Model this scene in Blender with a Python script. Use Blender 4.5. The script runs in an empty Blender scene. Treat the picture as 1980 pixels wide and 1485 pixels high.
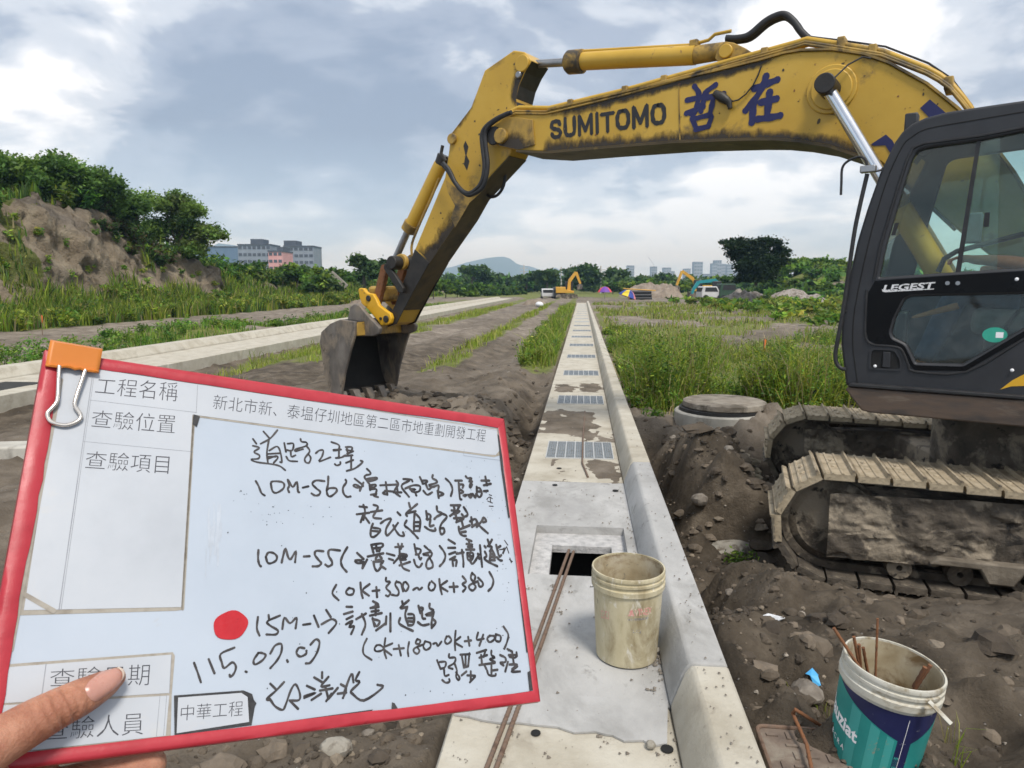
import bpy, bmesh, math, random
import numpy as np
from mathutils import Vector, Matrix, bvhtree

random.seed(7)
RNG = np.random.default_rng(7)
R = math.radians
scene = bpy.context.scene
COL = scene.collection

# ------------------------------------------------------------------ camera
F, CX, CY = 1350.0, 990.0, 742.5            # focal length and centre in photograph pixels
PITCH = math.atan(191.5 / F)
CAMZ = 1.55                                 # eye height above the drain slab (slab top is z = 0)
YAW = math.atan((1126.4 - CX) / F * math.cos(PITCH))
FWD = np.array([-math.sin(YAW), math.cos(YAW), 0.0])
RT = np.array([math.cos(YAW), math.sin(YAW), 0.0])
VIEW = FWD * math.cos(PITCH) + np.array([0, 0, -math.sin(PITCH)])
UP = np.cross(RT, VIEW)
CAM = np.array([0, 0, CAMZ])
cam_d = bpy.data.cameras.new('camera')
cam = bpy.data.objects.new('camera', cam_d)
COL.objects.link(cam)
cam_d.sensor_width = 36.0
cam_d.lens = F / 1980.0 * 36.0
cam_d.clip_start = 0.02
cam_d.clip_end = 12000
cam_d.dof.use_dof = True
cam_d.dof.focus_distance = 0.62
cam_d.dof.aperture_fstop = 42
m = Matrix(((RT[0], UP[0], -VIEW[0], 0), (RT[1], UP[1], -VIEW[1], 0), (RT[2], UP[2], -VIEW[2], CAMZ), (0, 0, 0, 1)))
cam.matrix_world = m
scene.camera = cam

# ------------------------------------------------------------------ sky, sun, exposure
scene.view_settings.view_transform = 'Standard'
scene.view_settings.look = 'None'
scene.view_settings.gamma = 1.0
scene.view_settings.exposure = 1.2
cy = scene.cycles
cy.max_bounces = 6
cy.diffuse_bounces = 3
cy.glossy_bounces = 3
cy.transmission_bounces = 4
cy.transparent_max_bounces = 12
cy.volume_bounces = 0
cy.caustics_reflective = False
cy.caustics_refractive = False
SUN_EL, SUN_AZ = R(57), R(150)              # azimuth measured clockwise from +Y (the drain direction)
world = bpy.data.worlds.new('World')
scene.world = world
world.use_nodes = True


def sky_nodes():
    nt = world.node_tree
    nt.nodes.clear()
    N, L = nt.nodes.new, nt.links.new
    out = N('ShaderNodeOutputWorld')
    bg = N('ShaderNodeBackground')
    bg.inputs['Strength'].default_value = 0.0785
    L(bg.outputs[0], out.inputs[0])
    sky = N('ShaderNodeTexSky')
    sky.sky_type = 'NISHITA'
    sky.sun_disc = False
    sky.sun_elevation = SUN_EL
    sky.sun_rotation = SUN_AZ
    sky.dust_density = 2.0
    tc = N('ShaderNodeTexCoord')
    sep = N('ShaderNodeSeparateXYZ')
    L(tc.outputs['Generated'], sep.inputs[0])

    def math_(op, a, b=None, c=None):
        n = N('ShaderNodeMath'); n.operation = op
        for i, v in enumerate((a, b, c)):
            if v is None: continue
            if isinstance(v, (int, float)): n.inputs[i].default_value = v
            else: L(v, n.inputs[i])
        return n.outputs[0]
    z = math_('MAXIMUM', sep.outputs['Z'], 0.0)
    den = math_('ADD', z, 0.30)
    u = math_('DIVIDE', sep.outputs['X'], den)
    v = math_('DIVIDE', sep.outputs['Y'], den)
    comb = N('ShaderNodeCombineXYZ')
    L(u, comb.inputs[0]); L(v, comb.inputs[1])

    def noise(scale, detail, rough, off, dist=0.0):
        mp = N('ShaderNodeMapping'); mp.inputs['Location'].default_value = off
        L(comb.outputs[0], mp.inputs[0])
        n = N('ShaderNodeTexNoise')
        n.inputs['Scale'].default_value = scale; n.inputs['Detail'].default_value = detail
        n.inputs['Roughness'].default_value = rough; n.inputs['Distortion'].default_value = dist
        L(mp.outputs[0], n.inputs['Vector'])
        return n.outputs['Fac']

    def ramp(fac, stops):
        r = N('ShaderNodeValToRGB')
        r.color_ramp.interpolation = 'EASE'
        e = r.color_ramp.elements
        while len(e) < len(stops): e.new(0.5)
        for i, (p, c) in enumerate(stops):
            e[i].position = p; e[i].color = (*c, 1)
        L(fac, r.inputs[0])
        return r.outputs[0]
    big = noise(1.0, 6, 0.5, SKY_A, 0.35)
    fine = noise(3.4, 7, 0.55, SKY_B, 0.3)
    fac = math_('ADD', math_('MULTIPLY', big, 0.62), math_('MULTIPLY', fine, 0.38))
    cloud = ramp(fac, ((0.39, (1.9, 2.3, 3.05)), (0.46, (2.65, 3.05, 3.8)), (0.508, (4.3, 4.65, 5.2)), (0.57, (7.2, 7.25, 7.35))))
    hz = N('ShaderNodeMix'); hz.data_type = 'RGBA'
    hf = N('ShaderNodeMapRange'); hf.inputs['From Min'].default_value = 0.0; hf.inputs['From Max'].default_value = 0.20
    hf.inputs['To Min'].default_value = 0.85; hf.inputs['To Max'].default_value = 0.0
    L(z, hf.inputs['Value'])
    L(hf.outputs[0], hz.inputs['Factor'])
    L(cloud, hz.inputs['A'])
    hz.inputs['B'].default_value = (3.65, 4.75, 6.1, 1)
    mx = N('ShaderNodeMix'); mx.data_type = 'RGBA'
    mx.inputs['Factor'].default_value = 0.9
    L(sky.outputs[0], mx.inputs['A']); L(hz.outputs['Result'], mx.inputs['B'])
    L(mx.outputs['Result'], bg.inputs['Color'])


SKY_A = (3.1, 1.7, 0.0)
SKY_B = (0.4, 5.2, 2.0)
sky_nodes()
sun_d = bpy.data.lights.new('sun', 'SUN')
sun_d.energy = 1.5
sun_d.angle = R(14)
sun_d.color = (1.0, 0.965, 0.91)
sun = bpy.data.objects.new('sun', sun_d)
COL.objects.link(sun)
sd = Vector((math.sin(SUN_AZ) * math.cos(SUN_EL), math.cos(SUN_AZ) * math.cos(SUN_EL), math.sin(SUN_EL)))
sun.rotation_euler = sd.to_track_quat('Z', 'Y').to_euler()
sun.location = sd * 50


# ------------------------------------------------------------------ geometry of the view (used to measure positions)
def ray(px, py):
    return VIEW + RT * ((px - CX) / F) - UP * ((py - CY) / F)


def at(px, py, d):
    """world point seen at a pixel at depth d along the optical axis"""
    return CAM + ray(px, py) * d


def ground(px, py, z=0.0):
    r = ray(px, py)
    return CAM + r * ((z - CAMZ) / r[2])


def on_plane(px, py, p0, n):
    r = ray(px, py)
    return CAM + r * (np.dot(np.asarray(p0) - CAM, n) / np.dot(r, n))


def on_x(px, py, X):
    r = ray(px, py)
    return CAM + r * (X / r[0])


# ------------------------------------------------------------------ noise on arrays
def _hash(ix, iy, s):
    h = (ix * 374761393 + iy * 668265263 + s * 1442695041) & 0xFFFFFFFF
    h = ((h ^ (h >> 13)) * 1274126177) & 0xFFFFFFFF
    return ((h ^ (h >> 16)) & 0xFFFFFF) / float(0xFFFFFF)


def vnoise(x, y, s=0):
    x = np.asarray(x, float); y = np.asarray(y, float)
    ix = np.floor(x).astype(np.int64); iy = np.floor(y).astype(np.int64)
    fx = x - ix; fy = y - iy
    fx = fx * fx * (3 - 2 * fx); fy = fy * fy * (3 - 2 * fy)
    a = _hash(ix, iy, s); b = _hash(ix + 1, iy, s); c = _hash(ix, iy + 1, s); d = _hash(ix + 1, iy + 1, s)
    return a + (b - a) * fx + (c - a) * fy + (a - b - c + d) * fx * fy


def fbm(x, y, o=4, s=0, g=0.5):
    t = 0; a = 1.0; n = 0
    for i in range(o):
        t = t + a * (vnoise(x * 2 ** i, y * 2 ** i, s + i * 17) - 0.5); n += a; a *= g
    return t / n * 2


def sstep(a, b, x):
    t = np.clip((x - a) / (b - a), 0, 1)
    return t * t * (3 - 2 * t)


# ------------------------------------------------------------------ materials
MATS = {}


def mat(name, cols, scale=6.0, rough=0.7, metal=0.0, bump=0.0, bscale=None, detail=8, stretch=(1, 1, 1), spots=None,
        sscale=2.0, sthr=(0.55, 0.65), spec=0.4, attr=None, rvar=0.12, grunge=None, dist=0.0, sss=0.0, transl=None):
    """procedural principled material: noise-driven colours, optional second layer (spots), grain bump"""
    mt = bpy.data.materials.new(name)
    mt.use_nodes = True
    nt = mt.node_tree
    N, L = nt.nodes.new, nt.links.new
    b = nt.nodes['Principled BSDF']
    tc = N('ShaderNodeTexCoord')
    mp = N('ShaderNodeMapping'); mp.inputs['Scale'].default_value = stretch
    L(tc.outputs['Object'], mp.inputs[0])
    vec = mp.outputs[0]

    def noise(sc, det=detail, ro=0.6, d=0.0):
        n = N('ShaderNodeTexNoise'); n.inputs['Scale'].default_value = sc; n.inputs['Detail'].default_value = det
        n.inputs['Roughness'].default_value = ro; n.inputs['Distortion'].default_value = d
        L(vec, n.inputs['Vector']); return n.outputs['Fac']
    f = noise(scale, d=dist)
    r = N('ShaderNodeValToRGB'); e = r.color_ramp.elements
    k = len(cols)
    while len(e) < k: e.new(0.5)
    for i, c in enumerate(cols):
        e[i].position = 0.32 + 0.36 * (i / max(1, k - 1)); e[i].color = (*c, 1)
    L(f, r.inputs[0])
    colr = r.outputs[0]
    if attr:
        a = N('ShaderNodeAttribute'); a.attribute_name = attr
        mm = N('ShaderNodeMix'); mm.data_type = 'RGBA'; mm.blend_type = 'MULTIPLY'; mm.inputs['Factor'].default_value = 1
        L(a.outputs['Color'], mm.inputs['A']); L(colr, mm.inputs['B']); colr = mm.outputs['Result']
    for sp in ([(spots, sscale, sthr)] if spots else []) + list(grunge or []):
        col, sc, thr = sp
        s = noise(sc, 9, 0.65, 0.4)
        mr = N('ShaderNodeMapRange'); mr.inputs['From Min'].default_value = thr[0]; mr.inputs['From Max'].default_value = thr[1]
        L(s, mr.inputs['Value'])
        mm = N('ShaderNodeMix'); mm.data_type = 'RGBA'
        L(mr.outputs[0], mm.inputs['Factor']); L(colr, mm.inputs['A']); mm.inputs['B'].default_value = (*col, 1)
        colr = mm.outputs['Result']
    L(colr, b.inputs['Base Color'])
    rr = N('ShaderNodeMapRange'); rr.inputs['To Min'].default_value = max(0.02, rough - rvar); rr.inputs['To Max'].default_value = min(1, rough + rvar)
    L(noise(scale * 1.7), rr.inputs['Value']); L(rr.outputs[0], b.inputs['Roughness'])
    b.inputs['Metallic'].default_value = metal
    b.inputs['Specular IOR Level'].default_value = spec
    if sss:
        b.inputs['Subsurface Weight'].default_value = sss
        b.inputs['Subsurface Radius'].default_value = (0.9, 0.35, 0.2)
        b.inputs['Subsurface Scale'].default_value = 0.006
    if bump:
        bp = N('ShaderNodeBump'); bp.inputs['Strength'].default_value = 1.0; bp.inputs['Distance'].default_value = bump
        L(noise(bscale or scale * 4, 10, 0.65), bp.inputs['Height']); L(bp.outputs[0], b.inputs['Normal'])
    if transl:
        o = nt.nodes['Material Output']
        t = N('ShaderNodeBsdfTranslucent'); L(colr, t.inputs['Color'])
        ms = N('ShaderNodeMixShader'); ms.inputs[0].default_value = transl
        L(b.outputs[0], ms.inputs[1]); L(t.outputs[0], ms.inputs[2]); L(ms.outputs[0], o.inputs['Surface'])
    MATS[name] = mt
    return mt


def glass(name, tint, refl=0.5, dirt=0.12, dcol=(0.35, 0.36, 0.34)):
    mt = bpy.data.materials.new(name); mt.use_nodes = True
    nt = mt.node_tree; nt.nodes.clear()
    N, L = nt.nodes.new, nt.links.new
    out = N('ShaderNodeOutputMaterial')
    tr = N('ShaderNodeBsdfTransparent'); tr.inputs[0].default_value = (*tint, 1)
    gl = N('ShaderNodeBsdfGlossy'); gl.inputs['Roughness'].default_value = 0.03
    fr = N('ShaderNodeFresnel'); fr.inputs[0].default_value = 1.5
    mu = N('ShaderNodeMath'); mu.operation = 'MULTIPLY'; mu.inputs[1].default_value = refl * 2
    L(fr.outputs[0], mu.inputs[0])
    m1 = N('ShaderNodeMixShader'); L(mu.outputs[0], m1.inputs[0]); L(tr.outputs[0], m1.inputs[1]); L(gl.outputs[0], m1.inputs[2])
    df = N('ShaderNodeBsdfDiffuse'); df.inputs[0].default_value = (*dcol, 1)
    tc = N('ShaderNodeTexCoord'); no = N('ShaderNodeTexNoise'); no.inputs['Scale'].default_value = 9; no.inputs['Detail'].default_value = 9
    no.inputs['Roughness'].default_value = 0.7
    L(tc.outputs['Object'], no.inputs['Vector'])
    mr = N('ShaderNodeMapRange'); mr.inputs['From Min'].default_value = 0.42; mr.inputs['From Max'].default_value = 0.8
    mr.inputs['To Min'].default_value = dirt * 0.35; mr.inputs['To Max'].default_value = dirt * 3
    L(no.outputs['Fac'], mr.inputs['Value'])
    m2 = N('ShaderNodeMixShader'); L(mr.outputs[0], m2.inputs[0]); L(m1.outputs[0], m2.inputs[1]); L(df.outputs[0], m2.inputs[2])
    L(m2.outputs[0], out.inputs['Surface'])
    MATS[name] = mt
    return mt


mat('concrete_cream', [(0.36, 0.325, 0.255), (0.44, 0.405, 0.33), (0.495, 0.465, 0.39)], 3.5, 0.85, bump=0.004, bscale=40, spots=(0.31, 0.275, 0.215), sscale=4, sthr=(0.54, 0.72), grunge=[((0.15, 0.13, 0.105), 60, (0.67, 0.74)), ((0.26, 0.23, 0.18), 11, (0.62, 0.74))])
mat('concrete_grey', [(0.30, 0.295, 0.285), (0.40, 0.395, 0.38), (0.46, 0.455, 0.44)], 2.2, 0.85, bump=0.004, bscale=40, spots=(0.27, 0.265, 0.25), sscale=2.6, sthr=(0.50, 0.66), grunge=[((0.15, 0.145, 0.13), 45, (0.69, 0.75)), ((0.24, 0.235, 0.22), 9, (0.60, 0.70))], stretch=(1, 0.6, 1))
mat('concrete_rough', [(0.33, 0.33, 0.32), (0.46, 0.45, 0.44), (0.56, 0.55, 0.53)], 18, 0.95, bump=0.012, bscale=35)
mat('concrete_dirty', [(0.30, 0.28, 0.24), (0.42, 0.40, 0.35), (0.52, 0.50, 0.44)], 2.2, 0.9, bump=0.004, bscale=25, spots=(0.17, 0.155, 0.13), sscale=1.7, sthr=(0.52, 0.66))
mat('pit_shade', [(0.02, 0.02, 0.02), (0.04, 0.04, 0.035)], 5, 0.9)  # near-black colour stands in for the shade down the shaft
mat('excavator_yellow', [(0.45, 0.268, 0.032), (0.51, 0.31, 0.038), (0.55, 0.345, 0.055)], 1.4, 0.42, bump=0.0012, bscale=18, spots=(0.10, 0.07, 0.035), sscale=2.2, sthr=(0.585, 0.72), grunge=[((0.05, 0.04, 0.03), 7, (0.66, 0.72)), ((0.22, 0.13, 0.05), 16, (0.64, 0.72))])
mat('excavator_yellow_grimy', [(0.26, 0.16, 0.04), (0.40, 0.25, 0.05), (0.10, 0.075, 0.04)], 2.4, 0.55, bump=0.002, bscale=20, spots=(0.05, 0.04, 0.028), sscale=3.2, sthr=(0.5, 0.62))
mat('grime_shade', [(0.035, 0.027, 0.016), (0.085, 0.06, 0.025), (0.05, 0.04, 0.024)], 3.0, 0.6, bump=0.002, bscale=20, spots=(0.17, 0.115, 0.03), sscale=5, sthr=(0.62, 0.72))  # real grime darkened further by painted shade on boom underside and arm back
mat('grease_black', [(0.012, 0.011, 0.010), (0.030, 0.026, 0.022)], 9, 0.5, bump=0.002, bscale=40)
mat('coupler_yellow', [(0.62, 0.33, 0.015), (0.68, 0.38, 0.02)], 5, 0.45, spots=(0.05, 0.04, 0.03), sscale=9, sthr=(0.62, 0.68), bump=0.001)
mat('rubber_black', [(0.014, 0.014, 0.015), (0.03, 0.03, 0.031)], 12, 0.55)
mat('chrome', [(0.62, 0.63, 0.65), (0.72, 0.73, 0.75)], 5, 0.16, metal=1.0, rvar=0.06)
mat('rod_grey', [(0.25, 0.25, 0.25), (0.34, 0.34, 0.34)], 5, 0.3, metal=0.8)
mat('cab_black', [(0.016, 0.0165, 0.019), (0.026, 0.027, 0.030)], 5, 0.48, spots=(0.075, 0.07, 0.06), sscale=7, sthr=(0.66, 0.8), bump=0.0006, bscale=200, spec=0.5)
mat('cab_gloss', [(0.003, 0.003, 0.0035), (0.006, 0.006, 0.0065)], 5, 0.3, spec=0.12, grunge=[((0.2, 0.2, 0.19), 70, (0.74, 0.78))])
mat('skirt_brown', [(0.06, 0.05, 0.045), (0.10, 0.07, 0.05), (0.035, 0.032, 0.03)], 4, 0.65, bump=0.002, spots=(0.16, 0.13, 0.10), sscale=5, sthr=(0.6, 0.75), stretch=(0.5, 1, 2))
mat('steel_mud', [(0.035, 0.029, 0.022), (0.085, 0.07, 0.053), (0.14, 0.117, 0.088)], 4.5, 0.85, bump=0.02, bscale=14, spots=(0.25, 0.21, 0.155), sscale=3.0, sthr=(0.50, 0.57), grunge=[((0.02, 0.017, 0.014), 8, (0.6, 0.66))])
mat('guard_mud', [(0.10, 0.083, 0.062), (0.18, 0.152, 0.115), (0.25, 0.215, 0.165)], 6, 0.9, bump=0.008, bscale=22, spots=(0.05, 0.042, 0.033), sscale=5, sthr=(0.55, 0.64))
mat('shoe_mud', [(0.21, 0.17, 0.11), (0.36, 0.295, 0.20), (0.44, 0.37, 0.265)], 7, 0.9, bump=0.010, bscale=26, spots=(0.10, 0.08, 0.057), sscale=9, sthr=(0.57, 0.67))
mat('bucket_steel', [(0.075, 0.066, 0.058), (0.14, 0.123, 0.106), (0.24, 0.215, 0.185)], 3.2, 0.6, metal=0.25, bump=0.003, bscale=16, spots=(0.05, 0.044, 0.038), sscale=2.4, sthr=(0.56, 0.68), stretch=(1, 1, 0.5), grunge=[((0.24, 0.195, 0.145), 4.5, (0.49, 0.60)), ((0.045, 0.037, 0.03), 9, (0.6, 0.68))])
mat('bucket_shade', [(0.012, 0.011, 0.010), (0.026, 0.023, 0.020)], 3, 0.8, bump=0.006)  # shade inside the bucket put into the colour, hence nearly black
mat('rust', [(0.11, 0.045, 0.02), (0.20, 0.085, 0.035), (0.15, 0.075, 0.045)], 25, 0.85, bump=0.001, bscale=120)
mat('rebar_brown', [(0.09, 0.055, 0.038), (0.17, 0.11, 0.075), (0.12, 0.09, 0.07)], 30, 0.75, bump=0.0015, bscale=150)
mat('boom_blue', [(0.012, 0.014, 0.07), (0.018, 0.021, 0.095)], 8, 0.55)
mat('print_black', [(0.018, 0.018, 0.02), (0.03, 0.03, 0.032)], 14, 0.6, spots=(0.30, 0.19, 0.05), sscale=22, sthr=(0.66, 0.7))
mat('logo_white', [(0.6, 0.6, 0.6), (0.75, 0.75, 0.75)], 40, 0.5, spots=(0.05, 0.05, 0.05), sscale=90, sthr=(0.58, 0.64))
mat('mark_white', [(0.8, 0.8, 0.8), (0.86, 0.86, 0.86)], 4, 0.5)
mat('jeans', [(0.03, 0.045, 0.085), (0.05, 0.075, 0.13)], 20, 0.9)
mat('shirt_grey', [(0.10, 0.11, 0.115), (0.15, 0.16, 0.165)], 12, 0.9)
mat('seat_fabric', [(0.10, 0.105, 0.10), (0.15, 0.155, 0.145)], 20, 0.95)
mat('skin', [(0.31, 0.12, 0.068), (0.43, 0.20, 0.122), (0.53, 0.275, 0.18)], 48, 0.48, bump=0.0007, bscale=600, grunge=[((0.42, 0.15, 0.10), 40, (0.56, 0.74))], sss=0.2, spec=0.35, rvar=0.06)
mat('skin_tan', [(0.46, 0.17, 0.08), (0.54, 0.215, 0.11)], 30, 0.55)
mat('nail', [(0.43, 0.205, 0.155), (0.50, 0.265, 0.205)], 60, 0.28, sss=0.15, spec=0.5)
mat('nail_tip', [(0.55, 0.43, 0.34), (0.62, 0.50, 0.40)], 60, 0.3)
mat('stick_orange', [(0.42, 0.17, 0.06), (0.50, 0.22, 0.08)], 20, 0.6)
mat('sticker_green', [(0.03, 0.32, 0.22), (0.04, 0.38, 0.27)], 8, 0.5)
glass('cab_glass', (0.88, 0.96, 0.93), 0.4, 0.022)
glass('cab_glass_low', (0.80, 0.90, 0.87), 0.4, 0.05)
glass('car_glass', (0.1, 0.12, 0.14), 0.8, 0.02)


def film_mat(name, col, scale=5.0):
    mt = bpy.data.materials.new(name); mt.use_nodes = True
    nt = mt.node_tree; nt.nodes.clear()
    N, L = nt.nodes.new, nt.links.new
    out = N('ShaderNodeOutputMaterial'); tr = N('ShaderNodeBsdfTransparent'); df = N('ShaderNodeBsdfPrincipled')
    df.inputs['Base Color'].default_value = (*col, 1); df.inputs['Roughness'].default_value = 0.6
    at_ = N('ShaderNodeAttribute'); at_.attribute_name = 'col'
    tc = N('ShaderNodeTexCoord'); no = N('ShaderNodeTexNoise'); no.inputs['Scale'].default_value = scale; no.inputs['Detail'].default_value = 10
    no.inputs['Roughness'].default_value = 0.76
    mp = N('ShaderNodeMapping'); mp.inputs['Scale'].default_value = (1.6, 1, 0.7)
    L(tc.outputs['Object'], mp.inputs[0]); L(mp.outputs[0], no.inputs['Vector'])
    sp = N('ShaderNodeSeparateColor'); L(at_.outputs['Color'], sp.inputs[0])
    ad = N('ShaderNodeMath'); ad.operation = 'ADD'; L(no.outputs['Fac'], ad.inputs[0]); L(sp.outputs[0], ad.inputs[1])
    mr = N('ShaderNodeMapRange'); mr.inputs['From Min'].default_value = 0.82; mr.inputs['From Max'].default_value = 1.12; mr.inputs['To Max'].default_value = 0.9
    L(ad.outputs[0], mr.inputs['Value'])
    mx = N('ShaderNodeMixShader'); L(mr.outputs[0], mx.inputs[0]); L(tr.outputs[0], mx.inputs[1]); L(df.outputs[0], mx.inputs[2])
    L(mx.outputs[0], out.inputs['Surface'])
    MATS[name] = mt


film_mat('grime_film', (0.035, 0.026, 0.017))


# ------------------------------------------------------------------ mesh builders
class MB:
    def __init__(s): s.v = []; s.f = []

    def add(s, vs, fs):
        o = len(s.v)
        s.v += [tuple(map(float, p)) for p in vs]
        s.f += [tuple(o + i for i in f) for f in fs]
        return s

    def box(s, lo, hi, M=None):
        x0, y0, z0 = lo; x1, y1, z1 = hi
        vs = [(x0, y0, z0), (x1, y0, z0), (x1, y1, z0), (x0, y1, z0), (x0, y0, z1), (x1, y0, z1), (x1, y1, z1), (x0, y1, z1)]
        if M is not None: vs = [tuple(M @ Vector(p)) for p in vs]
        return s.add(vs, [(0, 3, 2, 1), (4, 5, 6, 7), (0, 1, 5, 4), (1, 2, 6, 5), (2, 3, 7, 6), (3, 0, 4, 7)])

    def prism(s, pts, y0, y1):
        """outline in the x-z plane, extruded along y"""
        n = len(pts)
        vs = [(x, y0, z) for x, z in pts] + [(x, y1, z) for x, z in pts]
        return s.add(vs, [tuple(range(n)), tuple(range(2 * n - 1, n - 1, -1))] + [(i, i + n, (i + 1) % n + n, (i + 1) % n) for i in range(n)])

    def slab(s, pts, z0, z1):
        """outline in the x-y plane, extruded along z"""
        n = len(pts)
        vs = [(x, y, z0) for x, y in pts] + [(x, y, z1) for x, y in pts]
        return s.add(vs, [tuple(range(n - 1, -1, -1)), tuple(range(n, 2 * n))] + [(i, (i + 1) % n, (i + 1) % n + n, i + n) for i in range(n)])

    def tube(s, pts, r, n=10, cap=True):
        P = [Vector(p) for p in pts]
        rs = r if hasattr(r, '__len__') else [r] * len(P)
        o = len(s.v); up = None
        for i, p in enumerate(P):
            a = P[max(i - 1, 0)]; b = P[min(i + 1, len(P) - 1)]
            t = (b - a).normalized()
            if up is None:
                up = Vector((0, 0, 1)) if abs(t.z) < 0.9 else Vector((1, 0, 0))
            e1 = (up - t * up.dot(t))
            if e1.length < 1e-6: e1 = t.orthogonal()
            e1.normalize(); up = e1; e2 = t.cross(e1)
            for k in range(n):
                a_ = 2 * math.pi * k / n
                q = p + (e1 * math.cos(a_) + e2 * math.sin(a_)) * rs[i]
                s.v.append(tuple(q))
        for i in range(len(P) - 1):
            for k in range(n):
                a = o + i * n + k; b = o + i * n + (k + 1) % n
                s.f.append((a, b, b + n, a + n))
        if cap:
            s.f.append(tuple(o + k for k in range(n - 1, -1, -1)))
            s.f.append(tuple(o + (len(P) - 1) * n + k for k in range(n)))
        return s

    def cyl(s, p0, p1, r, n=20): return s.tube([p0, p1], r, n)

    def lathe(s, prof, n=40, M=None):
        """closed-profile (r, z) ring swept round z"""
        o = len(s.v); k = len(prof)
        for j in range(n):
            a = 2 * math.pi * j / n
            for r_, z_ in prof:
                q = Vector((r_ * math.cos(a), r_ * math.sin(a), z_))
                s.v.append(tuple(M @ q if M is not None else q))
        for j in range(n):
            for i in range(k):
                a = o + j * k + i; b = o + j * k + (i + 1) % k
                c = o + ((j + 1) % n) * k + (i + 1) % k; d = o + ((j + 1) % n) * k + i
                s.f.append((a, d, c, b))
        return s

    def ball(s, c, r, n=10, k=7, sc=(1, 1, 1), jit=0.0, rnd=random):
        o = len(s.v)
        for i in range(1, k):
            th = math.pi * i / k
            for j in range(n):
                a = 2 * math.pi * j / n; q = 1 + rnd.uniform(-jit, jit)
                s.v.append((c[0] + r * sc[0] * q * math.sin(th) * math.cos(a), c[1] + r * sc[1] * q * math.sin(th) * math.sin(a), c[2] + r * sc[2] * q * math.cos(th)))
        t = len(s.v); s.v.append((c[0], c[1], c[2] + r * sc[2])); s.v.append((c[0], c[1], c[2] - r * sc[2]))
        for i in range(k - 2):
            for j in range(n):
                a = o + i * n + j; b = o + i * n + (j + 1) % n
                s.f.append((a, a + n, b + n, b))
        for j in range(n):
            s.f.append((t, o + j, o + (j + 1) % n))
            s.f.append((t + 1, o + (k - 2) * n + (j + 1) % n, o + (k - 2) * n + j))
        return s

    def mesh(s, name, material=None, smooth=False, angle=40):
        me = bpy.data.meshes.new(name)
        me.from_pydata(s.v, [], s.f); me.validate(); me.update()
        b = bmesh.new(); b.from_mesh(me); bmesh.ops.recalc_face_normals(b, faces=b.faces); b.to_mesh(me); b.free()
        if material: me.materials.append(MATS[material])
        if smooth:
            me.polygons.foreach_set('use_smooth', [True] * len(me.polygons))
            me.set_sharp_from_angle(angle=R(angle))
        return me

    def build(s, name, material, parent=None, smooth=False, angle=40, bevel=0, seg=2):
        o = link(name, s.mesh(name, material, smooth or bevel > 0, angle), parent)
        if bevel:
            md = o.modifiers.new('bevel', 'BEVEL'); md.width = bevel; md.segments = seg; md.limit_method = 'ANGLE'; md.angle_limit = R(35)
        return o


def link(name, me, parent=None):
    o = bpy.data.objects.new(name, me); COL.objects.link(o)
    if parent is not None: o.parent = parent
    return o


def tag(o, label=None, cat=None, group=None, kind=None):
    if label: o['label'] = label
    if cat: o['category'] = cat
    if group: o['group'] = group
    if kind: o['kind'] = kind
    return o


def empty(name, loc=(0, 0, 0), rz=0.0, matrix=None, **kw):
    o = bpy.data.objects.new(name, None); COL.objects.link(o)
    o.empty_display_size = 0.1
    if matrix is not None: o.matrix_world = matrix
    else:
        o.location = tuple(loc); o.rotation_euler = (0, 0, rz)
    return tag(o, **kw)


def raw_mesh(name, V, faces_flat, loop_tot, material, cols=None, smooth=False):
    """fast mesh from arrays; faces_flat indices, loop_tot per face, cols per vertex (n,3)"""
    me = bpy.data.meshes.new(name)
    V = np.asarray(V, np.float32); fi = np.asarray(faces_flat, np.int32).ravel(); lt = np.asarray(loop_tot, np.int32)
    me.vertices.add(len(V)); me.vertices.foreach_set('co', V.ravel())
    me.loops.add(len(fi)); me.loops.foreach_set('vertex_index', fi)
    me.polygons.add(len(lt))
    st = np.zeros(len(lt), np.int32); st[1:] = np.cumsum(lt)[:-1]
    me.polygons.foreach_set('loop_start', st)
    if smooth: me.polygons.foreach_set('use_smooth', np.ones(len(lt), bool))
    me.update(calc_edges=True)
    if cols is not None:
        a = me.color_attributes.new('col', 'FLOAT_COLOR', 'POINT')
        c4 = np.ones((len(V), 4), np.float32); c4[:, :3] = cols
        a.data.foreach_set('color', c4.ravel())
    me.materials.append(MATS[material])
    return me


def catmull(pts, k=5):
    P = [np.array(p, float) for p in pts]
    if len(P) < 3: return P
    Q = [2 * P[0] - P[1]] + P + [2 * P[-1] - P[-2]]
    out = []
    for i in range(1, len(Q) - 2):
        for j in range(k):
            t = j / k
            a, b, c, d = Q[i - 1], Q[i], Q[i + 1], Q[i + 2]
            out.append(0.5 * (2 * b + (c - a) * t + (2 * a - 5 * b + 4 * c - d) * t * t + (3 * b - a - 3 * c + d) * t ** 3))
    out.append(P[-1])
    return out


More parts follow.
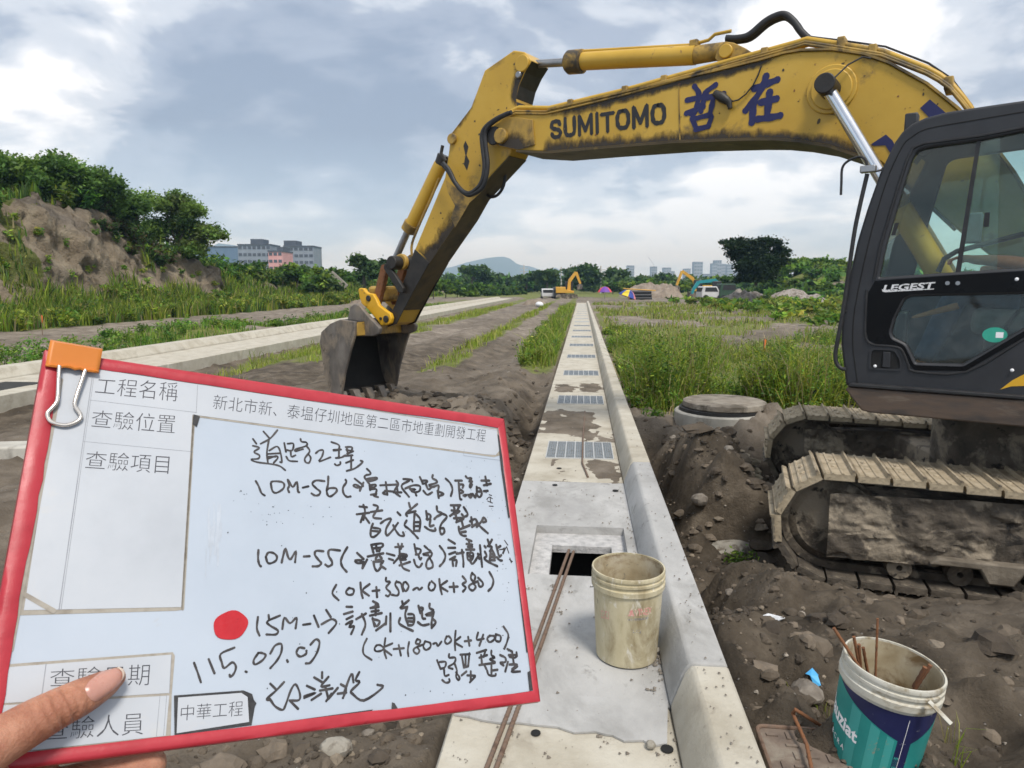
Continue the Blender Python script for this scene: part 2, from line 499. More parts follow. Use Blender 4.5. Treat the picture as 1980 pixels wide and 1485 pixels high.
def text_mesh(txt, fn, thick=0.0, bold=0.0, space=1.0):
    """text outline as flat faces, mapped through fn(s, t) -> xyz with s,t in 0..1 over the text's own box"""
    cu = bpy.data.curves.new('text', 'FONT')
    cu.body = txt; cu.size = 1.0; cu.offset = bold; cu.resolution_u = 3; cu.space_character = space
    o = bpy.data.objects.new('text', cu); COL.objects.link(o)
    dg = bpy.context.evaluated_depsgraph_get(); dg.update()
    me = bpy.data.meshes.new_from_object(o.evaluated_get(dg))
    n = len(me.vertices); co = np.empty(n * 3, np.float32); me.vertices.foreach_get('co', co); co = co.reshape(-1, 3)
    lo, hi = co.min(0), co.max(0)
    st = (co[:, :2] - lo[:2]) / (hi[:2] - lo[:2])
    fs = [tuple(p.vertices) for p in me.polygons]
    bpy.data.objects.remove(o); bpy.data.curves.remove(cu); bpy.data.meshes.remove(me)
    mb = MB(); mb.add([fn(a, b) for a, b in st], fs)
    return mb


def quad_fn(c00, c10, c11, c01):
    """bilinear map; corners: lower-left, lower-right, upper-right, upper-left"""
    a, b, c, d = [np.array(q, float) for q in (c00, c10, c11, c01)]
    return lambda s, t: tuple((a * (1 - s) + b * s) * (1 - t) + (d * (1 - s) + c * s) * t)


def ribbon(mb, pts2, w, fn, z, caps=5):
    """flat marker stroke along a 2D polyline, half width w, fn maps (x, y, z) to 3D"""
    P = catmull(pts2, 4)
    n = len(P)
    L_, R_ = [], []
    for i in range(n):
        t = P[min(i + 1, n - 1)] - P[max(i - 1, 0)]
        l = np.linalg.norm(t)
        t = t / l if l > 1e-9 else np.array([1.0, 0])
        nn = np.array([-t[1], t[0]])
        k = w * (0.93 + 0.12 * math.sin(i * 1.3 + pts2[0][0]))
        L_.append(P[i] + nn * k); R_.append(P[i] - nn * k)
    vs = [fn(*p, z) for p in L_] + [fn(*p, z) for p in R_]
    mb.add(vs, [(i, i + 1, n + i + 1, n + i) for i in range(n - 1)])
    for e, sgn in ((0, -1), (n - 1, 1)):
        t = (P[min(e + 1, n - 1)] - P[max(e - 1, 0)]); l = np.linalg.norm(t); t = t / l if l > 1e-9 else np.array([1.0, 0])
        nn = np.array([-t[1], t[0]])
        arc = [P[e] + (nn * math.cos(a) + t * sgn * math.sin(a)) * w for a in np.linspace(0, math.pi, caps + 2)]
        mb.add([fn(*p, z) for p in arc], [tuple(range(len(arc)))])


def copy_tree(o, parent=None):
    c = o.copy(); COL.objects.link(c); c.parent = parent
    for ch in list(o.children): copy_tree(ch, c)
    return c


# where the excavator stands (used by the ground below it)
PHI = R(35)
HEAD = -math.cos(PHI) * RT + math.sin(PHI) * FWD
LEFT = -math.sin(PHI) * RT - math.cos(PHI) * FWD
EXZ = -0.44
EO = 3.97 * RT + 5.30 * FWD + np.array([0, 0, EXZ])
TH = R(18.5)
TF = -math.cos(TH) * RT + math.sin(TH) * FWD
TL = -math.sin(TH) * RT - math.cos(TH) * FWD

# ================================================================== GROUND
def axis(breaks):
    out = []
    for a, b, st in breaks:
        out += list(np.arange(a, b, st))
    out.append(breaks[-1][1])
    return np.array(out)


def height(X, Y):
    big = 0.10 * fbm(X * 0.16, Y * 0.16, 3, 1)
    near = np.exp(-np.maximum(Y, 0) / 26.0)
    rdg = 1 - np.abs(fbm(X * 2.1, Y * 2.1, 4, 13)) * 2.2
    lump = 0.05 * fbm(X * 1.3, Y * 1.3, 4, 5) + 0.034 * fbm(X * 4.5, Y * 4.5, 3, 9) + 0.05 * (rdg - 0.5)
    # left of the drain: tracked-over haul road, ruts along Y
    zl = -0.10 + big * 0.6
    rut = 0.05 * np.sin((X + 0.15 * np.sin(Y * 0.21)) * 4.2) * sstep(-6, -4.8, X) * (1 - sstep(-1.6, -0.9, X))
    churn = np.exp(-((X + 1.9) / 1.5) ** 2) * np.exp(-((Y - 7.5) / 4.0) ** 2)
    cle = 0.018 * np.tanh(4 * np.sin(Y * 33.0 + 2 * np.sin(X * 3))) * (np.exp(-((X + 1.95 + 0.1 * np.sin(Y * 0.3)) / 0.26) ** 4) + np.exp(-((X + 4.15 + 0.1 * np.sin(Y * 0.3)) / 0.26) ** 4)) * sstep(-0.2, 0.25, fbm(X * 0.7, Y * 0.5, 2, 83))
    zl = zl + rut + lump * (0.8 + 1.3 * churn) + cle * sstep(6, 8, Y)
    trench_l = np.exp(-((X + 0.72) / 0.26) ** 2) * (1 - sstep(9, 15, Y)) * sstep(2.2, 3.4, Y)
    zl = zl - 0.48 * trench_l
    pile = 0.10 * np.exp(-((X + 2.35) / 0.8) ** 2 - ((Y - 9.4) / 0.8) ** 2) + 0.10 * np.exp(-((X + 1.35) / 0.6) ** 2 - ((Y - 8.1) / 1.0) ** 2)
    zl = zl + pile * (1 + 1.2 * fbm(X * 3, Y * 3, 3, 21))
    # left verge sinks a little beside the far drain
    zl = zl - 0.26 * np.exp(-((X + 7.5) / 0.8) ** 2) - 0.05 * sstep(-10.3, -12, X)
    zl = zl + 0.45 * np.exp(-((X + 12.6) / 1.6) ** 2 - ((Y - 22.0) / 3.2) ** 2) * (1 + fbm(X, Y, 3, 4))
    # right of the drain
    work = (1 - sstep(7.5, 11.5, Y))
    zr = -0.14 + big * (1 - 0.8 * work) - 0.265 * work * sstep(0.9, 2.0, X)
    nearpad = (1 - sstep(2.5, 4.1, Y - 0.25 * X)) * (1 - sstep(2.6, 4.0, X))
    zr = zr + nearpad * (0.06 - zr) * 1.0
    ditch = np.exp(-((X - 0.74) / 0.19) ** 2) * sstep(2.9, 4.0, Y) * (1 - sstep(7.2, 8.6, Y))
    zr = zr - 0.42 * ditch
    heap = 0.44 * np.exp(-((X - 1.25) / 0.36) ** 2 - ((Y - 6.4) / 1.1) ** 2) + 0.30 * np.exp(-((X - 2.7) / 0.7) ** 2 - ((Y - 8.6) / 0.8) ** 2)
    heap = heap + 0.40 * np.exp(-((X - 2.15) / 0.45) ** 2 - ((Y - 8.2) / 0.40) ** 2)
    zr = zr + heap * np.clip(1 + 0.8 * fbm(X * 2.2, Y * 2.2, 3, 31) + 0.35 * fbm(X * 6, Y * 6, 3, 32), 0.4, 1.35)
    zr = zr + lump * (0.55 + 1.5 * work)
    # flatter hard pad in front of the tracks
    pad = sstep(1.25, 1.9, X) * (1 - sstep(4.6, 5.2, Y)) * work
    zr = zr - lump * 1.2 * pad
    k = sstep(-0.1, 0.2, X)
    z = zl * (1 - k) + zr * k
    fine = (0.012 * fbm(X * 14, Y * 14, 3, 41)) * near * (1 + 2.0 * work)
    clod = np.maximum(0, fbm(X * 5.5, Y * 5.5, 2, 55) - 0.28) * 0.16 * near
    z = z + fine + clod
    # the tracks have pressed themselves a bed; the ground falls away before their front
    for sd_ in (1, -1):
        a = (X - EO[0] - TL[0] * 1.1 * sd_) * TF[0] + (Y - EO[1] - TL[1] * 1.1 * sd_) * TF[1]
        b = (X - EO[0] - TL[0] * 1.1 * sd_) * TL[0] + (Y - EO[1] - TL[1] * 1.1 * sd_) * TL[1]
        bed = (1 - sstep(0.34, 0.62, np.abs(b))) * (1 - sstep(2.15, 2.7, np.abs(a)))
        low = -0.475 - 0.16 * sstep(1.1, 1.7, a)
        z = np.where(bed > 0, z * (1 - bed) + np.minimum(z, low + 0.25 * (z + 0.44) * (1 - sstep(0.3, 0.4, np.abs(b)))) * bed, z)
    # under the slabs the soil lies lower
    z = np.where((X > -0.53) & (X < 0.56) & (Y < 62), np.minimum(z, -0.22), z)
    z = np.where((X > -9.8) & (X < -8.15) & (Y < 82), np.minimum(z, -0.12), z)
    # deep shaft below the open inlet
    z = np.where((X > -0.35) & (X < 0.4) & (Y > 3.3) & (Y < 4.7), -1.2, z)
    return z


gx = axis([(-3400, -120, 200), (-120, -40, 8), (-40, -14, 0.5), (-14, -6, 0.14), (-6, -2.4, 0.06), (-2.4, 4.6, 0.034), (4.6, 9, 0.12), (9, 20, 0.5), (20, 60, 4), (60, 120, 15), (120, 3400, 200)])
ys = [-6.0]
while ys[-1] < 4200:
    y = ys[-1]
    ys.append(y + (0.5 if y < 1.2 else 0.030 + 0.0085 * max(0, y - 2) * (1 if y < 40 else 2.5)))
gy = np.array(ys)
GX, GY = np.meshgrid(gx, gy)
GZ = height(GX, GY)


def cover_mask(X, Y):
    """how far the soil is grown over with green (0 bare .. 1 dense)"""
    n = fbm(X * 0.45, Y * 0.3, 4, 71); n2 = fbm(X * 1.4, Y * 0.9, 3, 77)

    def band(a, b, w=0.35): return sstep(a - w, a + w, X) * (1 - sstep(b - w, b + w, X))
    c = np.zeros_like(X)
    c = np.maximum(c, band(-1.3, -0.55, 0.2) * sstep(12.5, 15, Y))
    c = np.maximum(c, band(-3.25, -2.5, 0.25) * sstep(11.5, 14.5, Y) * (0.75 + n2))
    c = np.maximum(c, band(-7.9, -5.6, 0.5) * sstep(7.5, 11, Y) * (0.8 + 0.9 * n))
    c = np.maximum(c, band(-14.5, -10.4, 0.5) * (0.30 + 1.7 * n))
    c = np.maximum(c, (1 - sstep(-21.4, -20.6, X)) * sstep(-60, -50, X) * 0.95)
    c = np.maximum(c, sstep(0.62, 0.9, X) * sstep(8.2, 10.0, Y + 0.3 * n) * (0.74 - 0.26 * sstep(11, 18, Y) + (0.7 + 0.5 * sstep(12, 24, Y)) * n))
    c = np.maximum(c, sstep(90, 105, Y) * 0.9)
    c = c * (1 - 0.9 * np.exp(-((X - 6) / 9) ** 2 - ((Y - 78) / 14) ** 2))
    return np.clip(c, 0, 1)


GC = cover_mask(GX, GY)
ny, nx = GX.shape
idx = np.arange(nx * ny).reshape(ny, nx)
quads = np.stack([idx[:-1, :-1], idx[:-1, 1:], idx[1:, 1:], idx[1:, :-1]], -1).reshape(-1, 4)
dry = np.clip(0.5 + 0.9 * fbm(GX * 0.3, GY * 0.2, 4, 91), 0, 1)
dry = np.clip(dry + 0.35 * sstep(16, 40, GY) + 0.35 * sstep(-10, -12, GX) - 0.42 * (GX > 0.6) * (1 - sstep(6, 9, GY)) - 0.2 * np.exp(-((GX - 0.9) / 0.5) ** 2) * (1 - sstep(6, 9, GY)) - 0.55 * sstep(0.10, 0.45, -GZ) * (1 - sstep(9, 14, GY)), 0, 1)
pad_m = sstep(1.3, 2.0, GX) * (1 - sstep(4.2, 5.0, GY)) * (GY > 2.4)
dry = np.clip(dry + 0.25 * pad_m, 0, 1)


def ground_material(nm='soil', bsc=16, bdist=0.03):
    mt = bpy.data.materials.new(nm); mt.use_nodes = True
    nt = mt.node_tree; N, L = nt.nodes.new, nt.links.new
    b = nt.nodes['Principled BSDF']; b.inputs['Specular IOR Level'].default_value = 0.25
    tc = N('ShaderNodeTexCoord')

    def noise(sc, det=10, ro=0.62, d=0.0):
        n = N('ShaderNodeTexNoise'); n.inputs['Scale'].default_value = sc; n.inputs['Detail'].default_value = det
        n.inputs['Roughness'].default_value = ro; n.inputs['Distortion'].default_value = d
        L(tc.outputs['Object'], n.inputs['Vector']); return n.outputs['Fac']

    def ramp(f, st):
        r = N('ShaderNodeValToRGB'); e = r.color_ramp.elements
        while len(e) < len(st): e.new(0.5)
        for i, (p, c) in enumerate(st): e[i].position = p; e[i].color = (*c, 1)
        L(f, r.inputs[0]); return r.outputs[0]

    def mix(f, a, c, mode='MIX'):
        m_ = N('ShaderNodeMix'); m_.data_type = 'RGBA'; m_.blend_type = mode
        if isinstance(f, float): m_.inputs['Factor'].default_value = f
        else: L(f, m_.inputs['Factor'])
        L(a, m_.inputs['A']); L(c, m_.inputs['B']); return m_.outputs['Result']
    at_ = N('ShaderNodeAttribute'); at_.attribute_name = 'col'
    sp = N('ShaderNodeSeparateColor'); L(at_.outputs['Color'], sp.inputs[0])
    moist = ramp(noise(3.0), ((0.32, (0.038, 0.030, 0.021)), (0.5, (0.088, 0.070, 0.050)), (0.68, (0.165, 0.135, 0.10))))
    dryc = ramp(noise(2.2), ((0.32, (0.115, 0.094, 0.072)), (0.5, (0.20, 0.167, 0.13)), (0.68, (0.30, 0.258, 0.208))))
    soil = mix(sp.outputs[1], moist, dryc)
    tanc = ramp(noise(1.3), ((0.3, (0.20, 0.155, 0.105)), (0.5, (0.31, 0.25, 0.172)), (0.7, (0.40, 0.335, 0.24))))
    soil = mix(sp.outputs[2], soil, tanc)
    vo = N('ShaderNodeTexVoronoi'); vo.inputs['Scale'].default_value = 26; L(tc.outputs['Object'], vo.inputs['Vector'])
    peb = N('ShaderNodeMapRange'); peb.inputs['From Min'].default_value = 0.16; peb.inputs['From Max'].default_value = 0.10
    L(vo.outputs['Distance'], peb.inputs['Value'])
    sel = N('ShaderNodeMath'); sel.operation = 'GREATER_THAN'; sel.inputs[1].default_value = 0.80
    sc_ = N('ShaderNodeSeparateColor'); L(vo.outputs['Color'], sc_.inputs[0]); L(sc_.outputs[0], sel.inputs[0])
    pm = N('ShaderNodeMath'); pm.operation = 'MULTIPLY'; L(peb.outputs[0], pm.inputs[0]); L(sel.outputs[0], pm.inputs[1])
    pebc = ramp(sc_.outputs[1], ((0.0, (0.16, 0.14, 0.12)), (0.7, (0.30, 0.28, 0.25)), (1.0, (0.42, 0.40, 0.37))))
    soil = mix(pm.outputs[0], soil, pebc)
    gr = ramp(noise(5.0), ((0.3, (0.075, 0.095, 0.022)), (0.5, (0.13, 0.15, 0.036)), (0.7, (0.20, 0.19, 0.07))))
    gm = N('ShaderNodeMapRange'); gm.inputs['From Min'].default_value = 0.35; gm.inputs['From Max'].default_value = 0.6
    ad = N('ShaderNodeMath'); ad.operation = 'MULTIPLY_ADD'; L(noise(7.0), ad.inputs[0]); ad.inputs[1].default_value = 0.6
    s2 = N('ShaderNodeMath'); s2.operation = 'SUBTRACT'; L(sp.outputs[0], s2.inputs[0]); s2.inputs[1].default_value = 0.3
    L(s2.outputs[0], ad.inputs[2]); L(ad.outputs[0], gm.inputs['Value'])
    L(mix(gm.outputs[0], soil, gr), b.inputs['Base Color'])
    b.inputs['Roughness'].default_value = 0.92
    bp = N('ShaderNodeBump'); bp.inputs['Strength'].default_value = 1.0; bp.inputs['Distance'].default_value = bdist
    L(noise(bsc, 12, 0.7), bp.inputs['Height'])
    bp2 = N('ShaderNodeBump'); bp2.inputs['Strength'].default_value = 0.8; bp2.inputs['Distance'].default_value = 0.02
    L(pm.outputs[0], bp2.inputs['Height']); L(bp.outputs[0], bp2.inputs['Normal'])
    L(bp2.outputs[0], b.inputs['Normal'])
    MATS[nm] = mt


ground_material()
ground_material('bank_soil', 3.2, 0.4)
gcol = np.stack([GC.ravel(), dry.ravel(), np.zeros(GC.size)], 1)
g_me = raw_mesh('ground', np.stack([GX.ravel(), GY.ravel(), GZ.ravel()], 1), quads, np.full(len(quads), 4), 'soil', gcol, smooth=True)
tag(link('ground', g_me), 'bare brown construction soil with ruts and patches of green', None, kind='structure')


# ------------------------------------------------------------------ the eroded earth bank on the left
RY = np.array([0, 26.6, 29.6, 31.5, 33.8, 36.4, 39.0, 42.5, 46.8, 54.6, 71, 95, 132, 220])
RZ = np.array([4.4, 5.0, 5.1, 5.5, 5.4, 4.8, 3.8, 3.1, 2.7, 2.2, 1.9, 1.55, 1.2, 0.9])


def bank_h(X, Y):
    top = np.interp(Y, RY, RZ)
    wob = 0.9 * fbm(Y * 0.12, X * 0.02, 3, 3) + 0.35 * fbm(Y * 0.6, X * 0.15, 3, 8)
    d = -22.2 - X + wob                       # distance into the bank from its foot
    soft = np.clip(d / 2.0, 0, 1) * 0.30      # grassy talus
    cliff = sstep(1.3, 3.6, d) * 0.70
    soft2 = sstep(0, 6.0, d)
    k = sstep(44, 50, Y)                      # farther on the bank is a softer slope
    prof = (soft + cliff) * (1 - k) + soft2 * k
    z = -0.3 + (top + 0.3) * prof
    rough = sstep(0.8, 2.0, d) * (1 - sstep(4.0, 6.0, d)) * (1 - 0.6 * k)
    gul = np.abs(fbm(Y * 0.75 + 0.35 * X, X * 0.25, 3, 51))
    z = z + rough * (0.25 - 1.5 * np.clip(0.22 - gul, 0, 1)) + rough * (0.55 * fbm(Y * 0.55 + X * 0.4, X * 0.8, 4, 15) + 0.22 * fbm(Y * 2.2, X * 1.8, 3, 25))
    z = z + 0.15 * fbm(X * 0.3, Y * 0.3, 3, 44)
    z = np.where(d < -0.2, -0.6, z)
    return z, d


bx_ = axis([(-60, -32, 2.0), (-32, -28, 0.4), (-28, -20.6, 0.09)])
by_ = axis([(20, 50, 0.11), (50, 90, 0.5), (90, 220, 2.5)])
BX, BY = np.meshgrid(bx_, by_)
BZ, BD = bank_h(BX, BY)
rgh = sstep(0.6, 1.6, BD) * (1 - sstep(4.5, 6.5, BD))
BXd = BX + rgh * (0.75 * fbm(BY * 0.55, BZ * 0.9, 4, 72) + 0.16 * fbm(BY * 1.9, BZ * 2.4, 4, 74) - 0.7 * np.clip(0.17 - np.abs(fbm(BY * 0.85 + 0.3 * BZ, BZ * 0.22, 3, 73)), 0, 1) - 0.4 * np.clip(0.14 - np.abs(fbm(BY * 2.3 + 0.6 * BZ, BZ * 0.5, 2, 70)), 0, 1) + 0.08 * fbm(BY * 4.6, BZ * 5.2, 2, 75))
BYd = BY + rgh * 0.35 * fbm(BX * 1.3, BZ * 1.8, 3, 76)
BZ = BZ + rgh * 0.18 * fbm(BY * 1.7, BX * 2.1, 3, 78)
n2, n1 = BX.shape
bi = np.arange(n1 * n2).reshape(n2, n1)
bq = np.stack([bi[:-1, :-1], bi[:-1, 1:], bi[1:, 1:], bi[1:, :-1]], -1).reshape(-1, 4)
bcov = np.clip(1.0 - sstep(0.9, 1.7, BD + 0.6 * fbm(BX, BY * 0.7, 3, 66)) + sstep(3.9, 4.8, BD + 0.9 * fbm(BX * 0.7, BY * 0.5, 3, 62)), 0, 1)
bcov = np.clip(bcov + 0.9 * sstep(0.34, 0.46, fbm(BX * 0.6, BY * 0.35, 3, 19)) + sstep(45, 50, BY) * (0.75 + 1.2 * fbm(BX * 0.7, BY * 0.4, 3, 20)), 0, 1)
bdry = np.clip(0.7 + 0.9 * fbm(BX * 0.8, BY * 0.4, 4, 29), 0, 1)
b_me = raw_mesh('hill', np.stack([BXd.ravel(), BYd.ravel(), BZ.ravel()], 1), bq, np.full(len(bq), 4), 'bank_soil', np.stack([bcov.ravel(), bdry.ravel(), np.clip(0.7 + 1.4 * fbm(BX * 0.5, BY * 0.3 + BZ * 0.5, 4, 79).ravel(), 0, 1)], 1), smooth=True)
tag(link('hill', b_me), 'eroded brown earth bank with a bare cliff face', None, kind='structure')

# low green rise far on the right
hx = np.linspace(18, 90, 70); hy = np.linspace(60, 150, 60)
HX, HY = np.meshgrid(hx, hy)
ridge = np.exp(-((HY - 95) / 14) ** 2) * sstep(20, 30, HX)
HZ = -0.5 + ridge * 3.3 * (1 + 0.35 * fbm(HX * 0.09, HY * 0.09, 3, 5)) + 0.3 * fbm(HX * 0.5, HY * 0.5, 3, 6) * ridge
hi = np.arange(HX.size).reshape(HX.shape)
hq = np.stack([hi[:-1, :-1], hi[:-1, 1:], hi[1:, 1:], hi[1:, :-1]], -1).reshape(-1, 4)
hc = np.clip(0.7 + fbm(HX * 0.2, HY * 0.2, 3, 12) * 1.2, 0, 1)
h_me = raw_mesh('hill', np.stack([HX.ravel(), HY.ravel(), HZ.ravel()], 1), hq, np.full(len(hq), 4), 'soil', np.stack([hc.ravel(), 0.8 + hc.ravel() * 0, hc.ravel() * 0], 1), smooth=True)
tag(link('hill', h_me), 'low green rise beyond the dark tree', None, kind='structure')


# ------------------------------------------------------------------ far mountain ridge
def mountain(prof, depth, thick, label):
    """prof: (px, py) skyline seen at that depth; a solid ridge with sloping flanks"""
    V = []; Fc = []
    xs = np.linspace(prof[0][0], prof[-1][0], 60)
    zs = np.interp(xs, [p[0] for p in prof], [p[1] for p in prof])
    rows = 7
    for i, (px, py) in enumerate(zip(xs, zs)):
        top = at(px, py, depth)
        for r in range(rows):
            t = (r - 3) / 3.0
            k = (1 - abs(t)) ** 1.15
            q = top.copy(); q = q + FWD * (t * thick)
            q[2] = -12 + (top[2] + 12) * k * (1 + 0.10 * math.sin(i * 0.9 + r * 2.1) * (abs(t) > 0.01))
            V.append(q)
    for i in range(len(xs) - 1):
        for r in range(rows - 1):
            a = i * rows + r
            Fc.append((a, a + 1, a + rows + 1, a + rows))
    mb = MB(); mb.add(V, Fc)
    return tag(mb.build('mountain', 'far_forest', None, smooth=True, angle=80), label, None, kind='structure')


mat('far_forest', [(0.025, 0.04, 0.035), (0.035, 0.055, 0.045)], 0.01, 0.95)
mountain([(560, 551), (700, 540), (800, 522), (868, 518), (900, 508), (940, 499), (972, 495.5), (985, 499), (1003, 513), (1030, 515), (1045, 524), (1062, 522), (1072, 516), (1085, 524), (1110, 533), (1140, 540), (1220, 548), (1300, 552)], 3600, 560, 'flat-topped mountain on the horizon, blue with distance')
mountain([(-900, 500), (-400, 520), (100, 505), (380, 492), (420, 470), (470, 476), (540, 500), (640, 535), (760, 548)], 3300, 500, 'long wooded ridge behind the grey blocks')


# ================================================================== DRAINS
def drain(name, x0, x1, kin, kout, ktop, y_breaks, mats, label, kerb_z=0.18, pit=None, side=1):
    """precast drain: slab segments, kerb segments"""
    root = empty(name, ((x0 + x1) / 2, y_breaks[0], 0), label=label, cat='drain')
    ox = (x0 + x1) / 2; oy = y_breaks[0]
    for (a, b), mm in zip(zip(y_breaks[:-1], y_breaks[1:]), mats):
        g = 0.004
        dz = random.uniform(-0.004, 0.004)
        if pit and a < pit[2] < b:
            px0, px1, py0, py1 = pit
            mb = MB()
            # sub-divided plates around the opening
            mb.box((x0 - ox, a + g - oy, -0.25), (x1 - ox, py0 - oy, dz))
            mb.box((x0 - ox, py1 - oy, -0.25), (x1 - ox, b - g - oy, dz))
            mb.box((x0 - ox, py0 - oy, -0.25), (px0 - ox, py1 - oy, dz))
            mb.box((px1 - ox, py0 - oy, -0.25), (x1 - ox, py1 - oy, dz))
            mb.build('slab_segment', mm, root)
        else:
            MB().box((x0 - ox, a + g - oy, -0.25), (x1 - ox, b - g - oy, dz)).build('slab_segment', mm, root, bevel=0.008, seg=1)
        kz = kerb_z + dz
        lip = 0.045 * side
        prof = [(x1 + side * 0.002, -0.24), (x1 + side * 0.002, 0.02), (kin - lip * 0.5, kz - 0.03), (kin, kz), (kout, kz), (kout, -0.24)] if side > 0 else \
               [(x0 - 0.002, -0.24), (x0 - 0.002, 0.02), (kin - lip * 0.5, kz - 0.03), (kin, kz), (kout, kz), (kout, -0.24)]
        mb = MB(); mb.prism([(x - ox, z) for x, z in prof], a + g - oy, b - g - oy)
        o = mb.build('kerb_segment', mm, root, bevel=0.012, seg=2)
    return root


yb = [0.5, 2.44, 5.42, 7.9, 10.9, 13.9, 16.8, 19.7, 22.6, 25.5, 28.4, 31.3, 34.2, 37.1, 40.0, 43.0, 46, 49, 52, 55, 58, 61.5]
mm_ = ['concrete_cream', 'concrete_grey'] + ['concrete_cream'] * (len(yb) - 3)
PIT = (-0.275, 0.285, 3.60, 4.38)
dr = drain('concrete_drain', -0.455, 0.345, 0.415, 0.548, 0.18, yb, mm_, 'long cream concrete roadside drain with kerb and steel grates', pit=PIT)
ox, oy = (-0.455 + 0.345) / 2, yb[0]
# recess ledge, rough lip and dark shaft of the open inlet
px0, px1, py0, py1 = PIT
hx0, hx1, hy0, hy1 = -0.165, 0.20, 3.605, 4.17
mb = MB()
mb.box((px0 - ox, hy1 - oy, -0.10), (px1 - ox, py1 - oy, -0.055)); mb.box((px0 - ox, py0 - oy, -0.10), (hx0 - ox, hy1 - oy, -0.055))
mb.box((hx1 - ox, py0 - oy, -0.10), (px1 - ox, hy1 - oy, -0.055))
mb.build('inlet_ledge', 'concrete_rough', dr)
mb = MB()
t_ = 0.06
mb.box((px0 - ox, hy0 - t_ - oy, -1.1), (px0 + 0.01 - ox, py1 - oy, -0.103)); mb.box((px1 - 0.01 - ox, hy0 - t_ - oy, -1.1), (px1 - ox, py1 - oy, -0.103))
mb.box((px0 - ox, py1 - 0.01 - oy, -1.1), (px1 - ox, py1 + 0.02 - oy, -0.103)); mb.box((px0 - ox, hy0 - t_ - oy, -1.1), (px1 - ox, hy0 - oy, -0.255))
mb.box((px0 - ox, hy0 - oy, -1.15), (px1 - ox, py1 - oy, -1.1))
mb.build('inlet_shaft', 'pit_shade', dr)

# grates: seven panels each
mat('grate_steel', [(0.17, 0.20, 0.22), (0.25, 0.275, 0.30)], 30, 0.55, metal=0.3, spots=(0.10, 0.09, 0.08), sscale=12, sthr=(0.55, 0.7))
mat('grate_far', [(0.27, 0.28, 0.28), (0.34, 0.35, 0.34)], 12, 0.7)
mat('grate_frame', [(0.42, 0.43, 0.42), (0.52, 0.52, 0.50)], 12, 0.7)
gw, gl = 0.61, 0.66
pw = gw / 7
pm_ = MB()
for i in range(5):
    pm_.box((-pw / 2 + 0.006 + i * (pw - 0.012) / 4 - 0.004, -gl / 2 + 0.012, -0.03), (-pw / 2 + 0.006 + i * (pw - 0.012) / 4 + 0.004, gl / 2 - 0.012, 0.0))
for j in range(13):
    y = -gl / 2 + 0.02 + j * (gl - 0.04) / 12
    pm_.box((-pw / 2 + 0.003, y - 0.010, -0.028), (pw / 2 - 0.003, y + 0.010, -0.0015))
panel_me = pm_.mesh('grate_panel', 'grate_steel')
fm = MB()
for i in range(8):
    x = -gw / 2 + i * pw
    fm.box((x - 0.0035, -gl / 2, -0.02), (x + 0.0035, gl / 2, 0.003))
fm.box((-gw / 2, -gl / 2 - 0.01, -0.02), (gw / 2, -gl / 2, 0.0025)); fm.box((-gw / 2, gl / 2, -0.02), (gw / 2, gl / 2 + 0.01, 0.0025))
frame_me = fm.mesh('grate', 'grate_frame')
for i in range(18):
    y = 6.49 + 2.93 * i
    if y > 60: break
    g = link('grate', frame_me, dr); g.location = (0.0 - ox - 0.005, y - oy, 0.007)
    if i < 8:
        for k in range(7):
            p = link('grate_panel', panel_me, g); p.location = (-gw / 2 + (k + 0.5) * pw, 0, 0.001)
    else:
        p = MB().box((-gw / 2, -gl / 2, -0.01), (gw / 2, gl / 2, 0.001)).build('grate_panel', 'grate_far', g)
# small round lifting holes: flat black discs with the holes' shade as colour
mat('hole_black', [(0.008, 0.008, 0.008), (0.015, 0.015, 0.015)], 10, 0.9)
for px, py, r_ in ((1036, 1416, 0.017), (1290, 1447, 0.021), (1081, 905, 0.022), (1073, 937, 0.02), (1190, 948, 0.022)):
    q = ground(px, py, 0.006)
    MB().lathe([(0.0001, 0), (r_, 0), (r_ * 1.02, -0.003), (0.0001, -0.003)], 14).build('lifting_hole', 'hole_black', dr).location = (q[0] - ox, q[1] - oy, 0.006)

# the drain along the far side of the haul road
yb2 = [4.0 + 3.0 * i for i in range(27)]
dr2 = drain('concrete_drain', -9.55, -8.15, -9.68, -9.98, 0.18, yb2, ['concrete_cream'] * (len(yb2) - 1), 'cream concrete drain across the haul road, below the green bank', side=-1)
q = ground(20, 752, 0.0)
MB().box((-0.35, -0.7, -0.02), (0.35, 0.7, 0.006)).build('water_slot', 'pit_shade', dr2).location = (-8.9 + 8.85, q[1] - 4.0, 0.0)  # flat plate; the shade of the opening is in its dark colour

